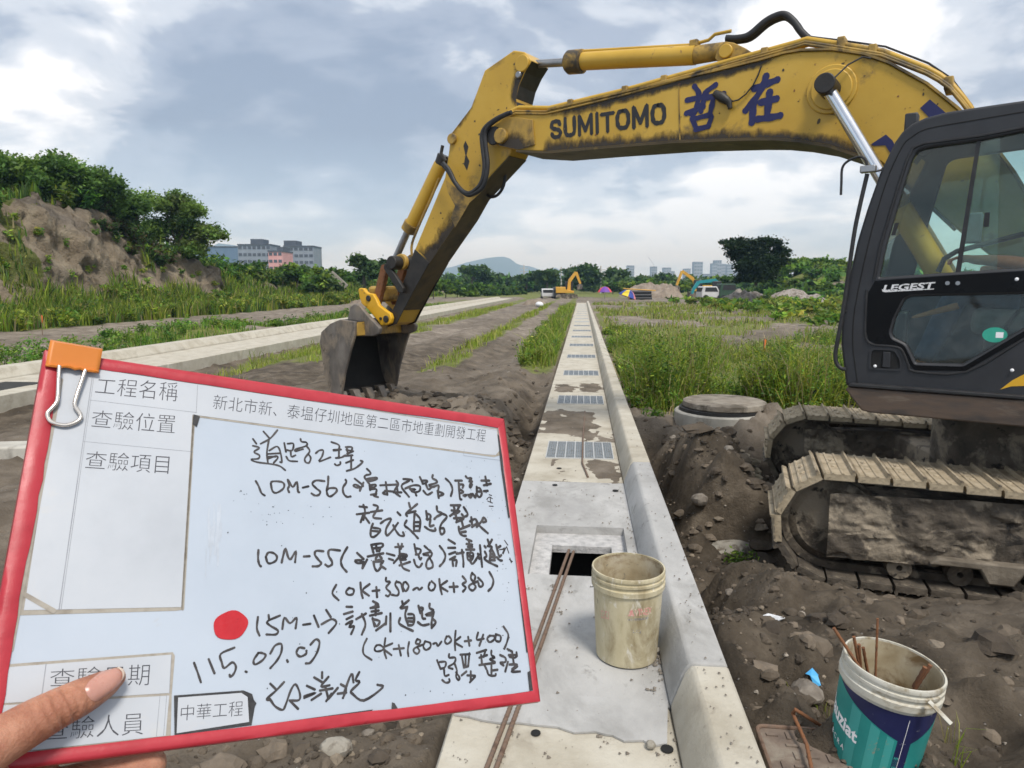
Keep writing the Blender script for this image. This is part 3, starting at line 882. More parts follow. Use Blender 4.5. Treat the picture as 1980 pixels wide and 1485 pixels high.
# mud tracked over the slab between the grates: a thin uneven crust that stands proud of the concrete
rsm = np.random.default_rng(8)
def mud_crust(x0, x1, y0, y1, thr, h, seed, step=0.02):
    X, Y = np.meshgrid(np.arange(x0, x1, step), np.arange(y0, y1, step))
    edge = sstep(0, 0.25, (Y - y0) / (y1 - y0)) * (1 - sstep(0.75, 1.0, (Y - y0) / (y1 - y0)))
    edge = edge * (1 - 0.5 * sstep(0.6, 1.0, np.abs((X - (x0 + x1) / 2) / ((x1 - x0) / 2))))
    n = fbm(X * 4.0 + 0.6 * fbm(X * 3, Y * 3, 2, 2), Y * 2.3, 5, seed) * 1.9 + edge
    Z = 0.005 + h * np.clip(n - thr, -1.2, 0.8) + 0.004 * fbm(X * 22, Y * 22, 2, seed + 4)
    i = np.arange(X.size).reshape(X.shape)
    q = np.stack([i[:-1, :-1], i[:-1, 1:], i[1:, 1:], i[1:, :-1]], -1).reshape(-1, 4)
    c = np.stack([X.ravel() * 0, 0.62 + 0.5 * np.clip(fbm(X * 2, Y * 2, 3, seed + 7), -0.5, 0.5).ravel(), X.ravel() * 0], 1)
    me = raw_mesh('mud', np.stack([X.ravel(), Y.ravel(), Z.ravel()], 1), q, np.full(len(q), 4), 'soil', c, True)
    return tag(link('mud', me), 'thin brown mud crust on the drain slab', 'mud', kind='stuff')


mud_crust(-0.45, 0.36, 6.85, 8.75, 0.95, 0.018, 3)
mud_crust(-0.25, 0.36, 5.25, 6.2, 1.25, 0.014, 9)
mud_crust(-0.40, 0.36, 9.8, 11.3, 1.35, 0.014, 14)

# jagged mortar edge where the grey casting meets the older cream section
jag = [(880, 1383), (905, 1386), (935, 1392), (962, 1395), (1000, 1398), (1036, 1402), (1080, 1407), (1112, 1413), (1150, 1412), (1168, 1421), (1186, 1420), (1205, 1430), (1240, 1433), (1262, 1440), (1290, 1439)]
rj = random.Random(4)
lo_ = [ground(x + rj.uniform(-4, 4), y + rj.uniform(-3, 3), 0.008) for x, y in jag]
lo_ = [(max(-0.45, min(0.34, p[0])) - ox, p[1] - oy) for p in lo_]
hi_ = [(0.34 - ox, 2.47 - oy), (-0.45 - ox, 2.47 - oy)]
MB().slab(lo_ + hi_, 0.0005, 0.008).build('mortar_edge', 'concrete_grey', dr)

# ================================================================== THE EXCAVATOR
PHI = R(35)
HEAD = -math.cos(PHI) * RT + math.sin(PHI) * FWD
LEFT = -math.sin(PHI) * RT - math.cos(PHI) * FWD
EXZ = -0.44
EO = 3.97 * RT + 5.30 * FWD + np.array([0, 0, EXZ])
EX = empty('excavator', EO, math.atan2(HEAD[1], HEAD[0]), label='big yellow excavator with black cab and muddy tracks beside the drain', cat='excavator')


def uz(px, py, v):
    p = on_plane(px, py, EO + LEFT * v, LEFT) - EO
    return float(p @ HEAD), float(p[2])


def uzs(pts, v): return [uz(x, y, v) for x, y in pts]


def u3(px, py, v):
    a = uz(px, py, v); return (a[0], v, a[1])


def strip(pts, t):
    """closed outline of a band of thickness t along an open polyline (2D), grown to its left side"""
    P = [np.array(p) for p in pts]; n = len(P); off = []
    for i in range(n):
        d = P[min(i + 1, n - 1)] - P[max(i - 1, 0)]; d = d / np.linalg.norm(d)
        off.append(P[i] + np.array([-d[1], d[0]]) * t)
    return [tuple(p) for p in P] + [tuple(p) for p in off[::-1]]


def holed(name, outer, holes, y0, y1, material, parent, bevel=0.0, smooth=False):
    """plate in the x-z plane with openings, from y0 to y1"""
    cu = bpy.data.curves.new(name, 'CURVE'); cu.dimensions = '2D'; cu.fill_mode = 'BOTH'
    cu.extrude = abs(y1 - y0) / 2 - bevel; cu.bevel_depth = bevel; cu.bevel_resolution = 2 if bevel else 0
    for pts in [outer] + holes:
        s = cu.splines.new('POLY'); s.points.add(len(pts) - 1)
        for i, (x, z) in enumerate(pts): s.points[i].co = (x, z, 0, 1)
        s.use_cyclic_u = True
    o = bpy.data.objects.new(name, cu); COL.objects.link(o)
    dg = bpy.context.evaluated_depsgraph_get(); dg.update()
    me = bpy.data.meshes.new_from_object(o.evaluated_get(dg))
    bpy.data.objects.remove(o); bpy.data.curves.remove(cu)
    me.transform(Matrix(((1, 0, 0, 0), (0, 0, 1, (y0 + y1) / 2), (0, 1, 0, 0), (0, 0, 0, 1))))
    me.flip_normals()
    me.materials.clear(); me.materials.append(MATS[material])
    me.polygons.foreach_set('use_smooth', [True] * len(me.polygons)); me.set_sharp_from_angle(angle=R(30))
    return link(name, me, parent)


def rounded(pts, r, k=4):
    """round the corners of a closed 2D outline; r number or list"""
    out = []; n = len(pts)
    for i in range(n):
        p = np.array(pts[i]); a = np.array(pts[i - 1]) - p; b = np.array(pts[(i + 1) % n]) - p
        ri = r[i] if hasattr(r, '__len__') else r
        la, lb = np.linalg.norm(a), np.linalg.norm(b); d = min(ri, la * 0.48, lb * 0.48)
        if d < 1e-4: out.append(tuple(p)); continue
        p0 = p + a / la * d; p1 = p + b / lb * d
        for j in range(k + 1):
            t = j / k
            out.append(tuple((1 - t) ** 2 * p0 + 2 * t * (1 - t) * p + t * t * p1))
    return out


# ------------------------------------------------------------------ undercarriage
TH = R(18.5)
TF = -math.cos(TH) * RT + math.sin(TH) * FWD
TL = -math.sin(TH) * RT - math.cos(TH) * FWD
trot = math.atan2(TF[1], TF[0]) - math.atan2(HEAD[1], HEAD[0])
RO, HALF, SW = 0.40, 1.46, 0.60           # wheel-path radius, half distance of the wheel centres, shoe width
ZC = 0.385


def track_path(s):
    """point, tangent angle along the closed chain (side view x, z), outer line of the link plates"""
    r = RO - 0.03
    L1 = 2 * HALF; A = math.pi * r; T = 2 * L1 + 2 * A; s = s % T
    if s < L1:
        x = -HALF + s; sag = -0.02 * math.sin(math.pi * s / L1) ** 2 * 1.6
        return x, ZC + r + sag, 0.0
    s -= L1
    if s < A:
        a = math.pi / 2 - s / r; return HALF + r * math.cos(a), ZC + r * math.sin(a), a - math.pi / 2
    s -= A
    if s < L1: return HALF - s, ZC - r, math.pi
    s -= L1
    a = -math.pi / 2 - s / r
    return -HALF + r * math.cos(a), ZC + r * math.sin(a), a - math.pi / 2


r_ = RO - 0.03
TOT = 4 * HALF + 2 * math.pi * r_
NS = 40
PITCH_S = TOT / NS
sm = MB()
hw = SW / 2
# one shoe: plate with raised grouser ribs, a lapped edge and two bolt pockets
sm.box((-PITCH_S * 0.45, -hw, -0.034), (PITCH_S * 0.45, hw, 0.008))
for k, hgt in ((-0.42, 0.036), (-0.10, 0.015), (0.20, 0.015)):
    x = PITCH_S * k
    sm.prism([(x - 0.012, 0.006), (x - 0.006, hgt), (x + 0.006, hgt), (x + 0.012, 0.006)], -hw, hw)
sm.prism([(PITCH_S * 0.38, 0.006), (PITCH_S * 0.41, 0.018), (PITCH_S * 0.47, 0.008), (PITCH_S * 0.47, -0.004)], -hw, hw)
for yy in (-0.09, 0.09):
    sm.ball((PITCH_S * 0.06, yy, 0.009), 0.022, 8, 5, (1, 1, 0.5))
shoe_me = sm.mesh('track_shoe', 'shoe_mud'); shoe_wet = sm.mesh('track_shoe', 'steel_mud')


def lumpy(mb_fn, amt, seed):
    mb = mb_fn()
    rs = np.random.default_rng(seed)
    return mb


def make_track(side):
    root_loc = TL * (1.10 * side)
    # frame body: grid-faced slab with caked mud
    prof = [(-1.28, 0.24), (-1.22, 0.56), (-0.6, 0.62), (0.7, 0.60), (1.40, 0.56), (1.46, 0.42), (1.46, 0.20), (0.9, 0.20), (-1.0, 0.20)]
    mb = MB()
    y0, y1 = -0.20, 0.245
    nx_, nz_ = 200, 46
    xs_ = np.linspace(-1.3, 1.50, nx_)
    zt = np.interp(xs_, [-1.42, -1.3, -0.6, 0.7, 1.45, 1.62], [0.42, 0.58, 0.64, 0.64, 0.62, 0.60])
    zb = np.interp(xs_, [-1.42, -1.0, 0.9, 1.62], [0.24, 0.19, 0.19, 0.17])
    T_ = np.linspace(0, 1, nz_)[None, :]
    XX = np.repeat(xs_[:, None], nz_, 1); ZZ = zb[:, None] + (zt - zb)[:, None] * T_
    for sy in (-1, 1):
        cake = sstep(0.02, 0.14, fbm(XX * 2.3 + 9 * side, ZZ * 3.6 + sy, 4, 33)) * 0.026 + sstep(0.05, 0.12, fbm(XX * 6, ZZ * 8 + 3 * sy, 3, 35)) * 0.012
        rgh_ = 0.016 * fbm(XX * 14, ZZ * 16, 3, 37)
        YY = sy * (0.215 + cake + rgh_)
        V = [tuple(p) for p in np.stack([XX.ravel(), YY.ravel(), ZZ.ravel()], 1)]
        Fq = [(i * nz_ + j, i * nz_ + j + 1, (i + 1) * nz_ + j + 1, (i + 1) * nz_ + j) for i in range(nx_ - 1) for j in range(nz_ - 1)]
        mb.add(V, Fq)
    mb.prism(prof, -0.19, 0.19)
    tr = mb.build('track', 'steel_mud', EX, smooth=True, angle=35)
    loc = Matrix.Rotation(-math.atan2(HEAD[1], HEAD[0]), 3, 'Z') @ Vector(root_loc)
    tr.location = loc; tr.rotation_euler = (0, 0, trot)
    for i in range(NS):
        x, z, a = track_path((i + 0.3 * (side > 0)) * PITCH_S)
        o = link('track_shoe', shoe_me if z > ZC - 0.1 else shoe_wet, tr)
        o.location = (x, 0, z); o.rotation_euler = (0, -a, 0)
    for sy in (-1, 1):
        pr_ = [(-1.15, 0.265), (0.85, 0.265), (0.90, 0.215), (0.62, 0.215), (0.57, 0.125), (0.43, 0.125), (0.38, 0.215), (0.08, 0.215), (0.03, 0.125), (-0.11, 0.125), (-0.16, 0.215), (-0.46, 0.215), (-0.51, 0.125), (-0.65, 0.125), (-0.70, 0.215), (-1.15, 0.215)]
        MB().prism(pr_, sy * 0.22, sy * 0.295).build('roller_guard', 'guard_mud', tr, bevel=0.012)
    # inner chain band
    cb = MB(); N_ = 96; inner = []; outer = []
    for i in range(N_):
        x, z, a = track_path(i * TOT / N_)
        nx2, nz2 = -math.sin(a), math.cos(a)
        outer.append((x - nx2 * 0.036, z - nz2 * 0.036)); inner.append((x - nx2 * 0.085, z - nz2 * 0.085))
    for yy in (-0.13, 0.07):
        V = [(p[0], yy, p[1]) for p in outer] + [(p[0], yy + 0.06, p[1]) for p in outer] + [(p[0], yy, p[1]) for p in inner] + [(p[0], yy + 0.06, p[1]) for p in inner]
        Fq = []
        for i in range(N_):
            j = (i + 1) % N_
            Fq += [(i, j, N_ + j, N_ + i), (2 * N_ + i, 3 * N_ + i, 3 * N_ + j, 2 * N_ + j), (i, 2 * N_ + i, 2 * N_ + j, j), (N_ + i, N_ + j, 3 * N_ + j, 3 * N_ + i)]
        cb.add(V, Fq)
    cb.build('track_chain', 'steel_mud', tr)
    for nm, xx in (('idler_wheel', HALF), ('drive_sprocket', -HALF)):
        R1 = RO - 0.115
        prof = [(0.001, -0.16), (R1 * 0.3, -0.15), (R1 * 0.75, -0.12), (R1 * 0.82, -0.13), (R1, -0.10), (R1, -0.05), (R1 + 0.02, -0.04), (R1 + 0.02, 0.04), (R1, 0.05), (R1, 0.10), (R1 * 0.82, 0.13), (R1 * 0.75, 0.12), (R1 * 0.3, 0.15), (0.001, 0.16)]
        M_ = Matrix.Translation((xx, 0, ZC)) @ Matrix.Rotation(R(90), 4, 'X')
        MB().lathe(prof, 36, M_).build(nm, 'steel_mud', tr, smooth=True)
    for k in range(7):
        xx = -1.05 + k * 0.35
        M_ = Matrix.Translation((xx, 0, 0.135)) @ Matrix.Rotation(R(90), 4, 'X')
        MB().lathe([(0.02, -0.20), (0.075, -0.20), (0.085, -0.12), (0.07, -0.05), (0.07, 0.05), (0.085, 0.12), (0.075, 0.20), (0.02, 0.20)], 16, M_).build('track_roller', 'steel_mud', tr, smooth=True)
    return tr


for s_ in (1, -1):
    make_track(s_)
# cross frame and swing bearing
cf = MB(); cf.slab([(-0.75, -1.0), (0.75, -1.0), (0.55, 0), (0.75, 1.0), (-0.75, 1.0), (-0.55, 0)], 0.30, 0.62)
cf.tube([(0, 0, 0.6), (0, 0, 1.06)], 0.62, 40)
o = cf.build('car_body', 'steel_mud', EX, bevel=0.02); o.rotation_euler = (0, 0, trot)

# ------------------------------------------------------------------ upper body
CABV = 1.28
fz = uz(1650, 745, CABV)
base_z = fz[1]                            # cab floor line
uF = uz(1632, 640, CABV)[0]               # cab front
UR = uF - 1.78                            # cab rear
# turntable deck with the skirt seen below the cab
sk_top = [uz(1639, 748, 1.31), uz(1980, 767, 1.31)]
zt0 = sk_top[0][1]
zb0 = uz(1700, 799, 1.31)[1]
uS = sk_top[0][0]
mb = MB(); mb.prism([(uS, zt0), (uS + 0.01, zt0 - 0.02), (uS - 0.10, zb0 + 0.01), (uS - 0.16, zb0), (-2.3, zb0), (-2.3, zt0)], 0.34, 1.33)
mb.build('cab_deck_skirt', 'skirt_brown', EX, bevel=0.02, seg=3)
mb = MB()
mb.prism([(uS, zt0 + 0.006), (uS - 0.02, zt0 + 0.03), (-2.3, zt0 + 0.03), (-2.3, zt0 + 0.006)], 0.36, 1.34)
mb.build('deck_edge_rail', 'rubber_black', EX, bevel=0.006)
MB().box((-2.3, -1.30, zb0 + 0.02), (uS - 0.5, 0.335, zt0)).build('deck', 'steel_mud', EX, bevel=0.02)
MB().box((-2.25, -1.28, zt0 + 0.004), (-0.15, -0.42, zt0 + 0.75)).build('side_box', 'excavator_yellow', EX, bevel=0.05, seg=3)
MB().box((-2.25, -0.40, zt0 + 0.004), (-0.95, 0.33, zt0 + 0.80)).build('engine_hood', 'excavator_yellow', EX, bevel=0.06, seg=3)
cw = [(-2.9 + 0.0, -1.2), (-2.9, 1.2), (-2.6, 1.34), (-2.26, 1.34), (-2.26, -1.34), (-2.6, -1.34)]
MB().slab(cw, zb0 + 0.06, zt0 + 0.82).build('counterweight', 'excavator_yellow', EX, bevel=0.08, seg=4)
MB().box((-2.25, 0.345, zt0 + 0.032), (UR - 0.06, 1.30, zt0 + 0.85)).build('side_door', 'excavator_yellow', EX, bevel=0.03)

# ------------------------------------------------------------------ cab
sil = uzs([(1903, 210), (1832, 221), (1790, 232), (1766, 243), (1748, 258), (1735, 276), (1722, 303), (1705, 338), (1681, 406), (1662, 468), (1641, 562), (1632.5, 606), (1631, 666), (1635, 702), (1640, 741)], CABV)
roof_z = uz(1980, 199, CABV)[1]
sil = [(UR + 0.05, base_z), (UR, base_z + 0.1), (UR - 0.02, base_z + 1.1), (UR + 0.05, roof_z - 0.12), (UR + 0.16, roof_z - 0.02), (UR + 0.4, roof_z + 0.015)] + [(uz(1980, 199, CABV)[0], roof_z)] + sil
w_up = uzs([(1980, 249), (1895, 267), (1790, 281), (1770, 289), (1758, 309), (1738, 374), (1709, 473), (1694, 541), (1847, 531), (1980, 523)], CABV)
ub = UR + 0.16
w_up = [(ub, w_up[0][1] + 0.0)] + w_up[0:1] + w_up[1:] + [(ub, w_up[-1][1])]
w_lo = uzs([(1980, 564), (1762, 569), (1746, 576), (1726, 615), (1718, 643), (1723, 656), (1749, 668), (1759, 688), (1767, 706), (1863, 709), (1980, 640)], CABV)
zl_end = w_lo[-1][1] + 0.16
w_lo = w_lo + [(w_lo[-1][0] - 0.24, zl_end), (w_lo[-1][0] - 0.24, w_lo[0][1])]
holed('cab_side', sil, [rounded(w_up, 0.03), rounded(w_lo, 0.02)], CABV - 0.055, CABV, 'cab_black', EX, bevel=0.016)
far_v = 0.33
fsil = [(a - (0.10 if i >= 12 else 0.0), b) for i, (a, b) in enumerate(sil)]
fw_ = uzs([(1990, 286), (1846, 306), (1829, 316), (1797, 420), (1757, 560), (1990, 560)], far_v)
fw_ = [(UR + 0.2, fw_[0][1])] + fw_ + [(UR + 0.2, fw_[-1][1])]
holed('cab_side', fsil, [rounded(fw_, 0.04)], far_v, far_v + 0.05, 'cab_black', EX, bevel=0.01)
# roof, rear, floor as one shell strip between the sides; the windscreen closes the front
i0 = 0; roof_pts = sil[0:13]
mb = MB()
for a, b in zip(roof_pts[:-1], roof_pts[1:]):
    d = np.array(b) - np.array(a); l = np.linalg.norm(d); nrm = np.array([-d[1], d[0]]) / l * -0.04
    if roof_pts.index(a) in (1, 5, 6): continue
    q = [a, b, tuple(np.array(b) + nrm * -1 * (-1)), tuple(np.array(a) + nrm * -1 * (-1))]
    mb.prism(q, far_v + 0.05, CABV - 0.055)
mb.build('cab_roof', 'cab_black', EX)
hz0, hz1 = sil[5], sil[7]
MB().prism([(hz0[0], hz0[1] - 0.02), (hz1[0], hz1[1] - 0.02), (hz1[0], hz1[1] - 0.026), (hz0[0], hz0[1] - 0.026)], far_v + 0.05, CABV - 0.055).build('roof_hatch', 'cab_glass', EX)  # out-of-view glass hatch, added to brighten the cab inside
fl = sil[-1]
MB().box((UR + 0.05, far_v + 0.05, base_z + 0.001), (fl[0] - 0.01, CABV - 0.056, base_z + 0.04)).build('cab_floor', 'rubber_black', EX)
mb = MB()
ws = sil[12:]
V = [(x - 0.12, far_v + 0.05, z) for x, z in ws] + [(x - 0.02, CABV - 0.056, z) for x, z in ws]
n = len(ws)
mb.add(V, [(i, i + 1, n + i + 1, n + i) for i in range(n - 1)])
mb.build('windscreen', 'cab_glass', EX, smooth=True)
rw = [(UR + 0.015, base_z + 0.75), (UR + 0.015, base_z + 1.6)]
# door seam and gaskets
seam = uzs([(1980, 216), (1863, 236), (1792, 249), (1763, 265), (1746, 281), (1721, 333), (1701, 392), (1679, 472), (1653, 596), (1649, 666), (1653, 702), (1658, 741)], CABV)
MB().tube([(x, CABV - 0.001, z) for x, z in [tuple(p) for p in catmull(seam, 3)]], 0.0045, 6).build('door_seam', 'hole_black', EX)
gk = uzs([(1980, 246), (1895, 263), (1788, 277), (1766, 286), (1754, 309), (1733, 374), (1703, 473), (1690, 541)], CABV)
MB().tube([(x, CABV + 0.003, z) for x, z in gk], 0.009, 6).build('window_gasket', 'rubber_black', EX, smooth=True)
gk2 = uzs([(1676, 560), (1673, 640), (1678, 660), (1692, 667), (1735, 671), (1748, 684), (1757, 706), (1768, 718), (1868, 719), (1980, 655)], CABV)
MB().tube([(x, CABV + 0.002, z) for x, z in catmull(gk2, 3)], 0.008, 6).build('window_gasket', 'rubber_black', EX, smooth=True)
# glossy black band between the panes and the black surround of the lower pane
band = uzs([(1980, 524), (1847, 532), (1692, 543), (1679, 566), (1675, 640), (1680, 658), (1693, 665), (1736, 669), (1750, 683), (1759, 705), (1769, 716), (1867, 717), (1980, 652)], CABV)
band = band + [(band[-1][0] - 0.24, zl_end + 0.04), (band[-1][0] - 0.24, band[0][1])]
holed('door_panel', band, [rounded(w_lo, 0.02)], CABV + 0.0005, CABV + 0.004, 'cab_gloss', EX)
# panes
pu = [(x, z) for x, z in w_up]
MB().prism(pu, CABV - 0.045, CABV - 0.039).build('front_pane', 'cab_glass', EX)
pr = uzs([(1888, 262), (1932, 255), (1926, 528), (1846, 533)], CABV)
MB().prism(uzs([(1890, 262), (1934, 258), (1928, 528), (1850, 533)], CABV), CABV - 0.032, CABV - 0.026).build('sliding_pane', 'cab_glass', EX)
MB().prism(w_lo, CABV - 0.045, CABV - 0.039).build('lower_pane', 'cab_glass_low', EX)
MB().prism(fw_, far_v + 0.01, far_v + 0.016).build('far_pane', 'cab_glass', EX)
bar = uzs([(1890, 262), (1898, 260), (1856, 533), (1846, 533)], CABV)
MB().prism(bar, CABV - 0.038, CABV - 0.012).build('pane_bar', 'rubber_black', EX)
MB().prism(uzs([(1904, 411), (1914, 410), (1912, 438), (1901, 438)], CABV), CABV - 0.024, CABV - 0.012).build('pane_latch', 'rubber_black', EX)
MB().prism(uzs([(1729, 431), (1737, 430), (1730, 454), (1722, 455)], CABV), CABV - 0.036, CABV - 0.024).build('pane_latch', 'rubber_black', EX)
# door handle recess, its shade painted as a raised black plate
hb = uzs([(1690, 676), (1729, 678), (1739, 694), (1741, 714), (1684, 711), (1685, 680)], CABV)
holed('handle_frame', rounded([(a + (0.012 if i in (0, 4, 5) else -0.012), b + (0.012 if i in (0, 1, 5) else -0.012)) for i, (a, b) in enumerate(hb)], 0.02), [rounded(hb, 0.02)], CABV, CABV + 0.008, 'cab_black', EX)
MB().prism(rounded(hb, 0.02), CABV + 0.0006, CABV + 0.002).build('handle_recess', 'hole_black', EX)
hp = uzs([(1708, 680), (1722, 681), (1722, 711), (1706, 710)], CABV)
MB().prism(hp, CABV + 0.002, CABV + 0.010).build('door_handle', 'cab_black', EX, bevel=0.003)
# lettering on the door, yellow flash, sticker, screws
cs = [u3(1707, 563, CABV + 0.0055), u3(1805, 558, CABV + 0.0055), u3(1809, 545, CABV + 0.0055), u3(1711, 551, CABV + 0.0055)]
qf = quad_fn(*cs)
text_mesh('LEGEST', lambda s, t: qf(s, t), bold=0.03).build('door_lettering', 'logo_white', EX)
sw = uzs([(1705, 559), (1712, 562), (1806, 558), (1806, 559.5), (1712, 565), (1707, 564)], CABV)
MB().prism(sw, CABV + 0.0047, CABV + 0.0053).build('lettering_underline', 'logo_white', EX)
for px in (1832, 1852):
    c = u3(px, 547.5, CABV + 0.006)
    MB().tube([(c[0], c[1] - 0.004, c[2]), (c[0], c[1] + 0.004, c[2])], 0.013, 14).build('door_knob', 'rod_grey', EX, smooth=True)
mat('stripe_yellow', [(0.66, 0.36, 0.02), (0.72, 0.42, 0.03)], 4, 0.5)
st = uzs([(1934, 753), (1958, 735), (1985, 721), (1985, 746), (1955, 747)], CABV)
st = [st[0], st[1], st[2], (st[2][0] - 0.5, st[2][1] + 0.12), (st[2][0] - 0.5, st[3][1]), st[3], st[4]]
MB().prism(st, CABV + 0.0006, CABV + 0.002).build('yellow_flash', 'stripe_yellow', EX)
sc = u3(1923.5, 647.5, CABV - 0.0385)
ring = [(sc[0] + 0.066 * math.cos(a), sc[2] + 0.048 * math.sin(a)) for a in np.linspace(0, 2 * math.pi, 28)[:-1]]
MB().prism(ring, CABV - 0.0386, CABV - 0.0376).build('round_sticker', 'sticker_green', EX)
qx = [(sc[0] - 0.045, sc[2] - 0.018), (sc[0] - 0.005, sc[2] - 0.018), (sc[0] - 0.005, sc[2] + 0.018), (sc[0] - 0.045, sc[2] + 0.018)]
MB().prism(qx, CABV - 0.0374, CABV - 0.0370).build('sticker_mark', 'mark_white', EX)
for px, py in ((1957, 716), (1692, 708), (1966, 540)):
    c = u3(px, py, CABV + 0.012)
    MB().ball(c, 0.011, 10, 6, (1, 0.5, 1)).build('screw', 'mark_white', EX, smooth=True)
# grab rail, mirror arm and clamp in front of the cab
rl = [u3(*p, CABV + 0.03) for p in ((1677, 336), (1661, 405), (1650, 462), (1631, 596), (1617, 672), (1615.5, 690), (1618, 703), (1626, 712), (1636, 714))]
MB().tube(catmull(rl, 4), 0.014, 10).build('grab_rail', 'rubber_black', EX, smooth=True)
ma = [u3(*p, CABV + 0.03) for p in ((1676, 330), (1676, 316), (1672, 307), (1663, 303), (1648, 307), (1634, 316), (1628, 328), (1627, 350), (1626, 377))]
MB().tube(catmull(ma, 4), 0.0085, 8).build('mirror_arm', 'rubber_black', EX, smooth=True)
c = u3(1678, 328, CABV + 0.03)
MB().box((c[0] - 0.05, c[1] - 0.03, c[2] - 0.02), (c[0] + 0.045, c[1] + 0.03, c[2] + 0.025)).build('mirror_clamp', 'rod_grey', EX, bevel=0.006)
MB().tube([u3(1690, 332, CABV), u3(1703, 329, CABV - 0.02), u3(1716, 318, CABV - 0.05)], 0.007, 8).build('clamp_bracket', 'rubber_black', EX)
for p, q in (((1631, 602), (1637, 603)),):
    MB().tube([u3(*p, CABV + 0.03), u3(*q, CABV - 0.01)], 0.008, 8).build('rail_stay', 'rubber_black', EX)
lam = u3(1763, 238, CABV - 0.35)
MB().box((lam[0] - 0.04, lam[1] - 0.05, lam[2] - 0.06), (lam[0] + 0.04, lam[1] + 0.05, lam[2] + 0.06)).build('roof_lamp', 'cab_black', EX, bevel=0.01)
# dashboard column and lever seen through the glass
MB().tube([u3(1814, 526, 0.75), u3(1826, 500, 0.75), u3(1850, 486, 0.75), u3(1980, 452, 0.75)], 0.018, 8).build('inner_handrail', 'rubber_black', EX, smooth=True)
MB().tube([u3(1970, 600, 1.05), u3(1935, 645, 1.05)], 0.012, 8).build('lever', 'rubber_black', EX)
mb = MB()
c = u3(1880, 440, 0.62)
mb.box((c[0] - 0.06, c[1] - 0.05, c[2] - 0.11), (c[0] + 0.05, c[1] + 0.05, c[2] + 0.10)); mb.build('control_monitor', 'shirt_grey', EX, bevel=0.015)
seat = [u3(1868, 608, 0.8), u3(2050, 600, 0.8)]
mb = MB(); c0 = u3(1880, 615, 0.8); c1 = u3(2035, 615, 0.8)
mb.box((c1[0], 0.56, c0[2] - 0.10), (c0[0], 1.04, c0[2] + 0.07)); mb.build('seat_cushion', 'seat_fabric', EX, bevel=0.05, seg=4)
mb = MB(); mb.prism([(c1[0] - 0.02, c0[2] + 0.02), (c1[0] + 0.10, c0[2] + 0.08), (c1[0] - 0.04, c0[2] + 0.68), (c1[0] - 0.16, c0[2] + 0.66)], 0.56, 1.04)
mb.build('seat_back', 'seat_fabric', EX, bevel=0.04, seg=4)
MB().box((c1[0] + 0.02, 0.62, base_z + 0.04), (c0[0] - 0.08, 0.98, c0[2] - 0.10)).build('seat_base', 'rubber_black', EX, bevel=0.02)
SEATZ = c0[2] + 0.07
dc = [u3(1730, 640, 0.8), u3(1770, 720, 0.8)]
MB().box((dc[0][0] - 0.06, 0.45, base_z + 0.04), (dc[0][0] + 0.02, 0.62, base_z + 0.5)).build('pedal_column', 'cab_black', EX, bevel=0.02)

# ------------------------------------------------------------------ boom
BV = 0.25
AV0 = 0.17
b_top = [(984, 213), (1060, 213), (1160, 190), (1270, 164), (1380, 139), (1470, 117), (1515, 104), (1548, 98.5), (1609, 97), (1670, 106), (1718, 123), (1791, 163), (1849, 209), (1910, 268), (1960, 335), (2010, 420), (2040, 520)]
b_foot = [(2036, 560), (2015, 580), (1985, 570)]
b_bot = [(1930, 505), (1842, 435), (1788, 385), (1701, 312), (1655, 297), (1602, 280), (1548, 271), (1500, 267), (1456, 267), (1312, 272), (1160, 284), (1060, 293), (1000, 290), (968, 283), (950, 273)]
b_nose = [(943, 258), (953, 240), (965, 226)]
mb = MB(); mb.prism(uzs(b_top + b_foot + b_bot + b_nose, BV), -BV + 0.012, BV - 0.012)
boom = mb.build('boom', 'excavator_yellow', EX, bevel=0.012)
bo = uzs(b_bot[1:-2], BV)
MB().prism(strip([(x, z) for x, z in bo], -0.022), -BV - 0.02, BV + 0.02).build('boom_bottom_plate', 'grime_shade', EX)  # dark colour carries the underside's shade as well as grime
bt = uzs(b_top[1:-1], BV)
MB().prism(strip(bt, -0.018), -BV - 0.008, BV + 0.008).build('boom_top_plate', 'excavator_yellow_grimy', EX)
# welded seam, nose reinforcement and bosses
sm_ = uzs([(1311, 167), (1313, 167), (1315, 270), (1313, 270)], BV)
MB().prism(sm_, BV - 0.011, BV - 0.006).build('weld_seam', 'excavator_yellow_grimy', EX)
no = uzs([(1010, 228), (1030, 232), (1034, 280), (1000, 288), (970, 281), (952, 272), (945, 258), (957, 242), (985, 226)], BV)
MB().prism(no, BV - 0.011, BV + 0.006).build('nose_plate', 'excavator_yellow_grimy', EX, bevel=0.004)


def disc(name, px, py, v0, v1, r_px, material, n=28, ref=None):
    c = uz(px, py, ref if ref is not None else v1); d = float(np.linalg.norm(on_plane(px, py, EO + LEFT * v1, LEFT) - CAM))
    rr = r_px * d / F * 0.97
    return MB().tube([(c[0], v0, c[1]), (c[0], v1, c[1])], rr, n).build(name, material, EX, bevel=min(0.008, rr * 0.2))


disc('boom_boss', 1607, 172, BV - 0.012, BV + 0.012, 40, 'excavator_yellow', 40)
disc('boom_boss', 1607, 172, BV + 0.012, BV + 0.03, 33, 'excavator_yellow', 40)
disc('boom_pivot_pin', 1594, 160, BV + 0.02, BV + 0.27, 17, 'grease_black', 24)
disc('boom_pivot_pin', 1594, 160, -BV - 0.27, -BV - 0.02, 17, 'grease_black', 24, ref=BV + 0.27)
disc('arm_pivot_pin', 966, 262, -BV - 0.06, BV + 0.05, 14, 'excavator_yellow_grimy', 20, ref=BV + 0.05)
disc('arm_pivot_collar', 953, 262, BV + 0.002, BV + 0.03, 17, 'grease_black', 20)
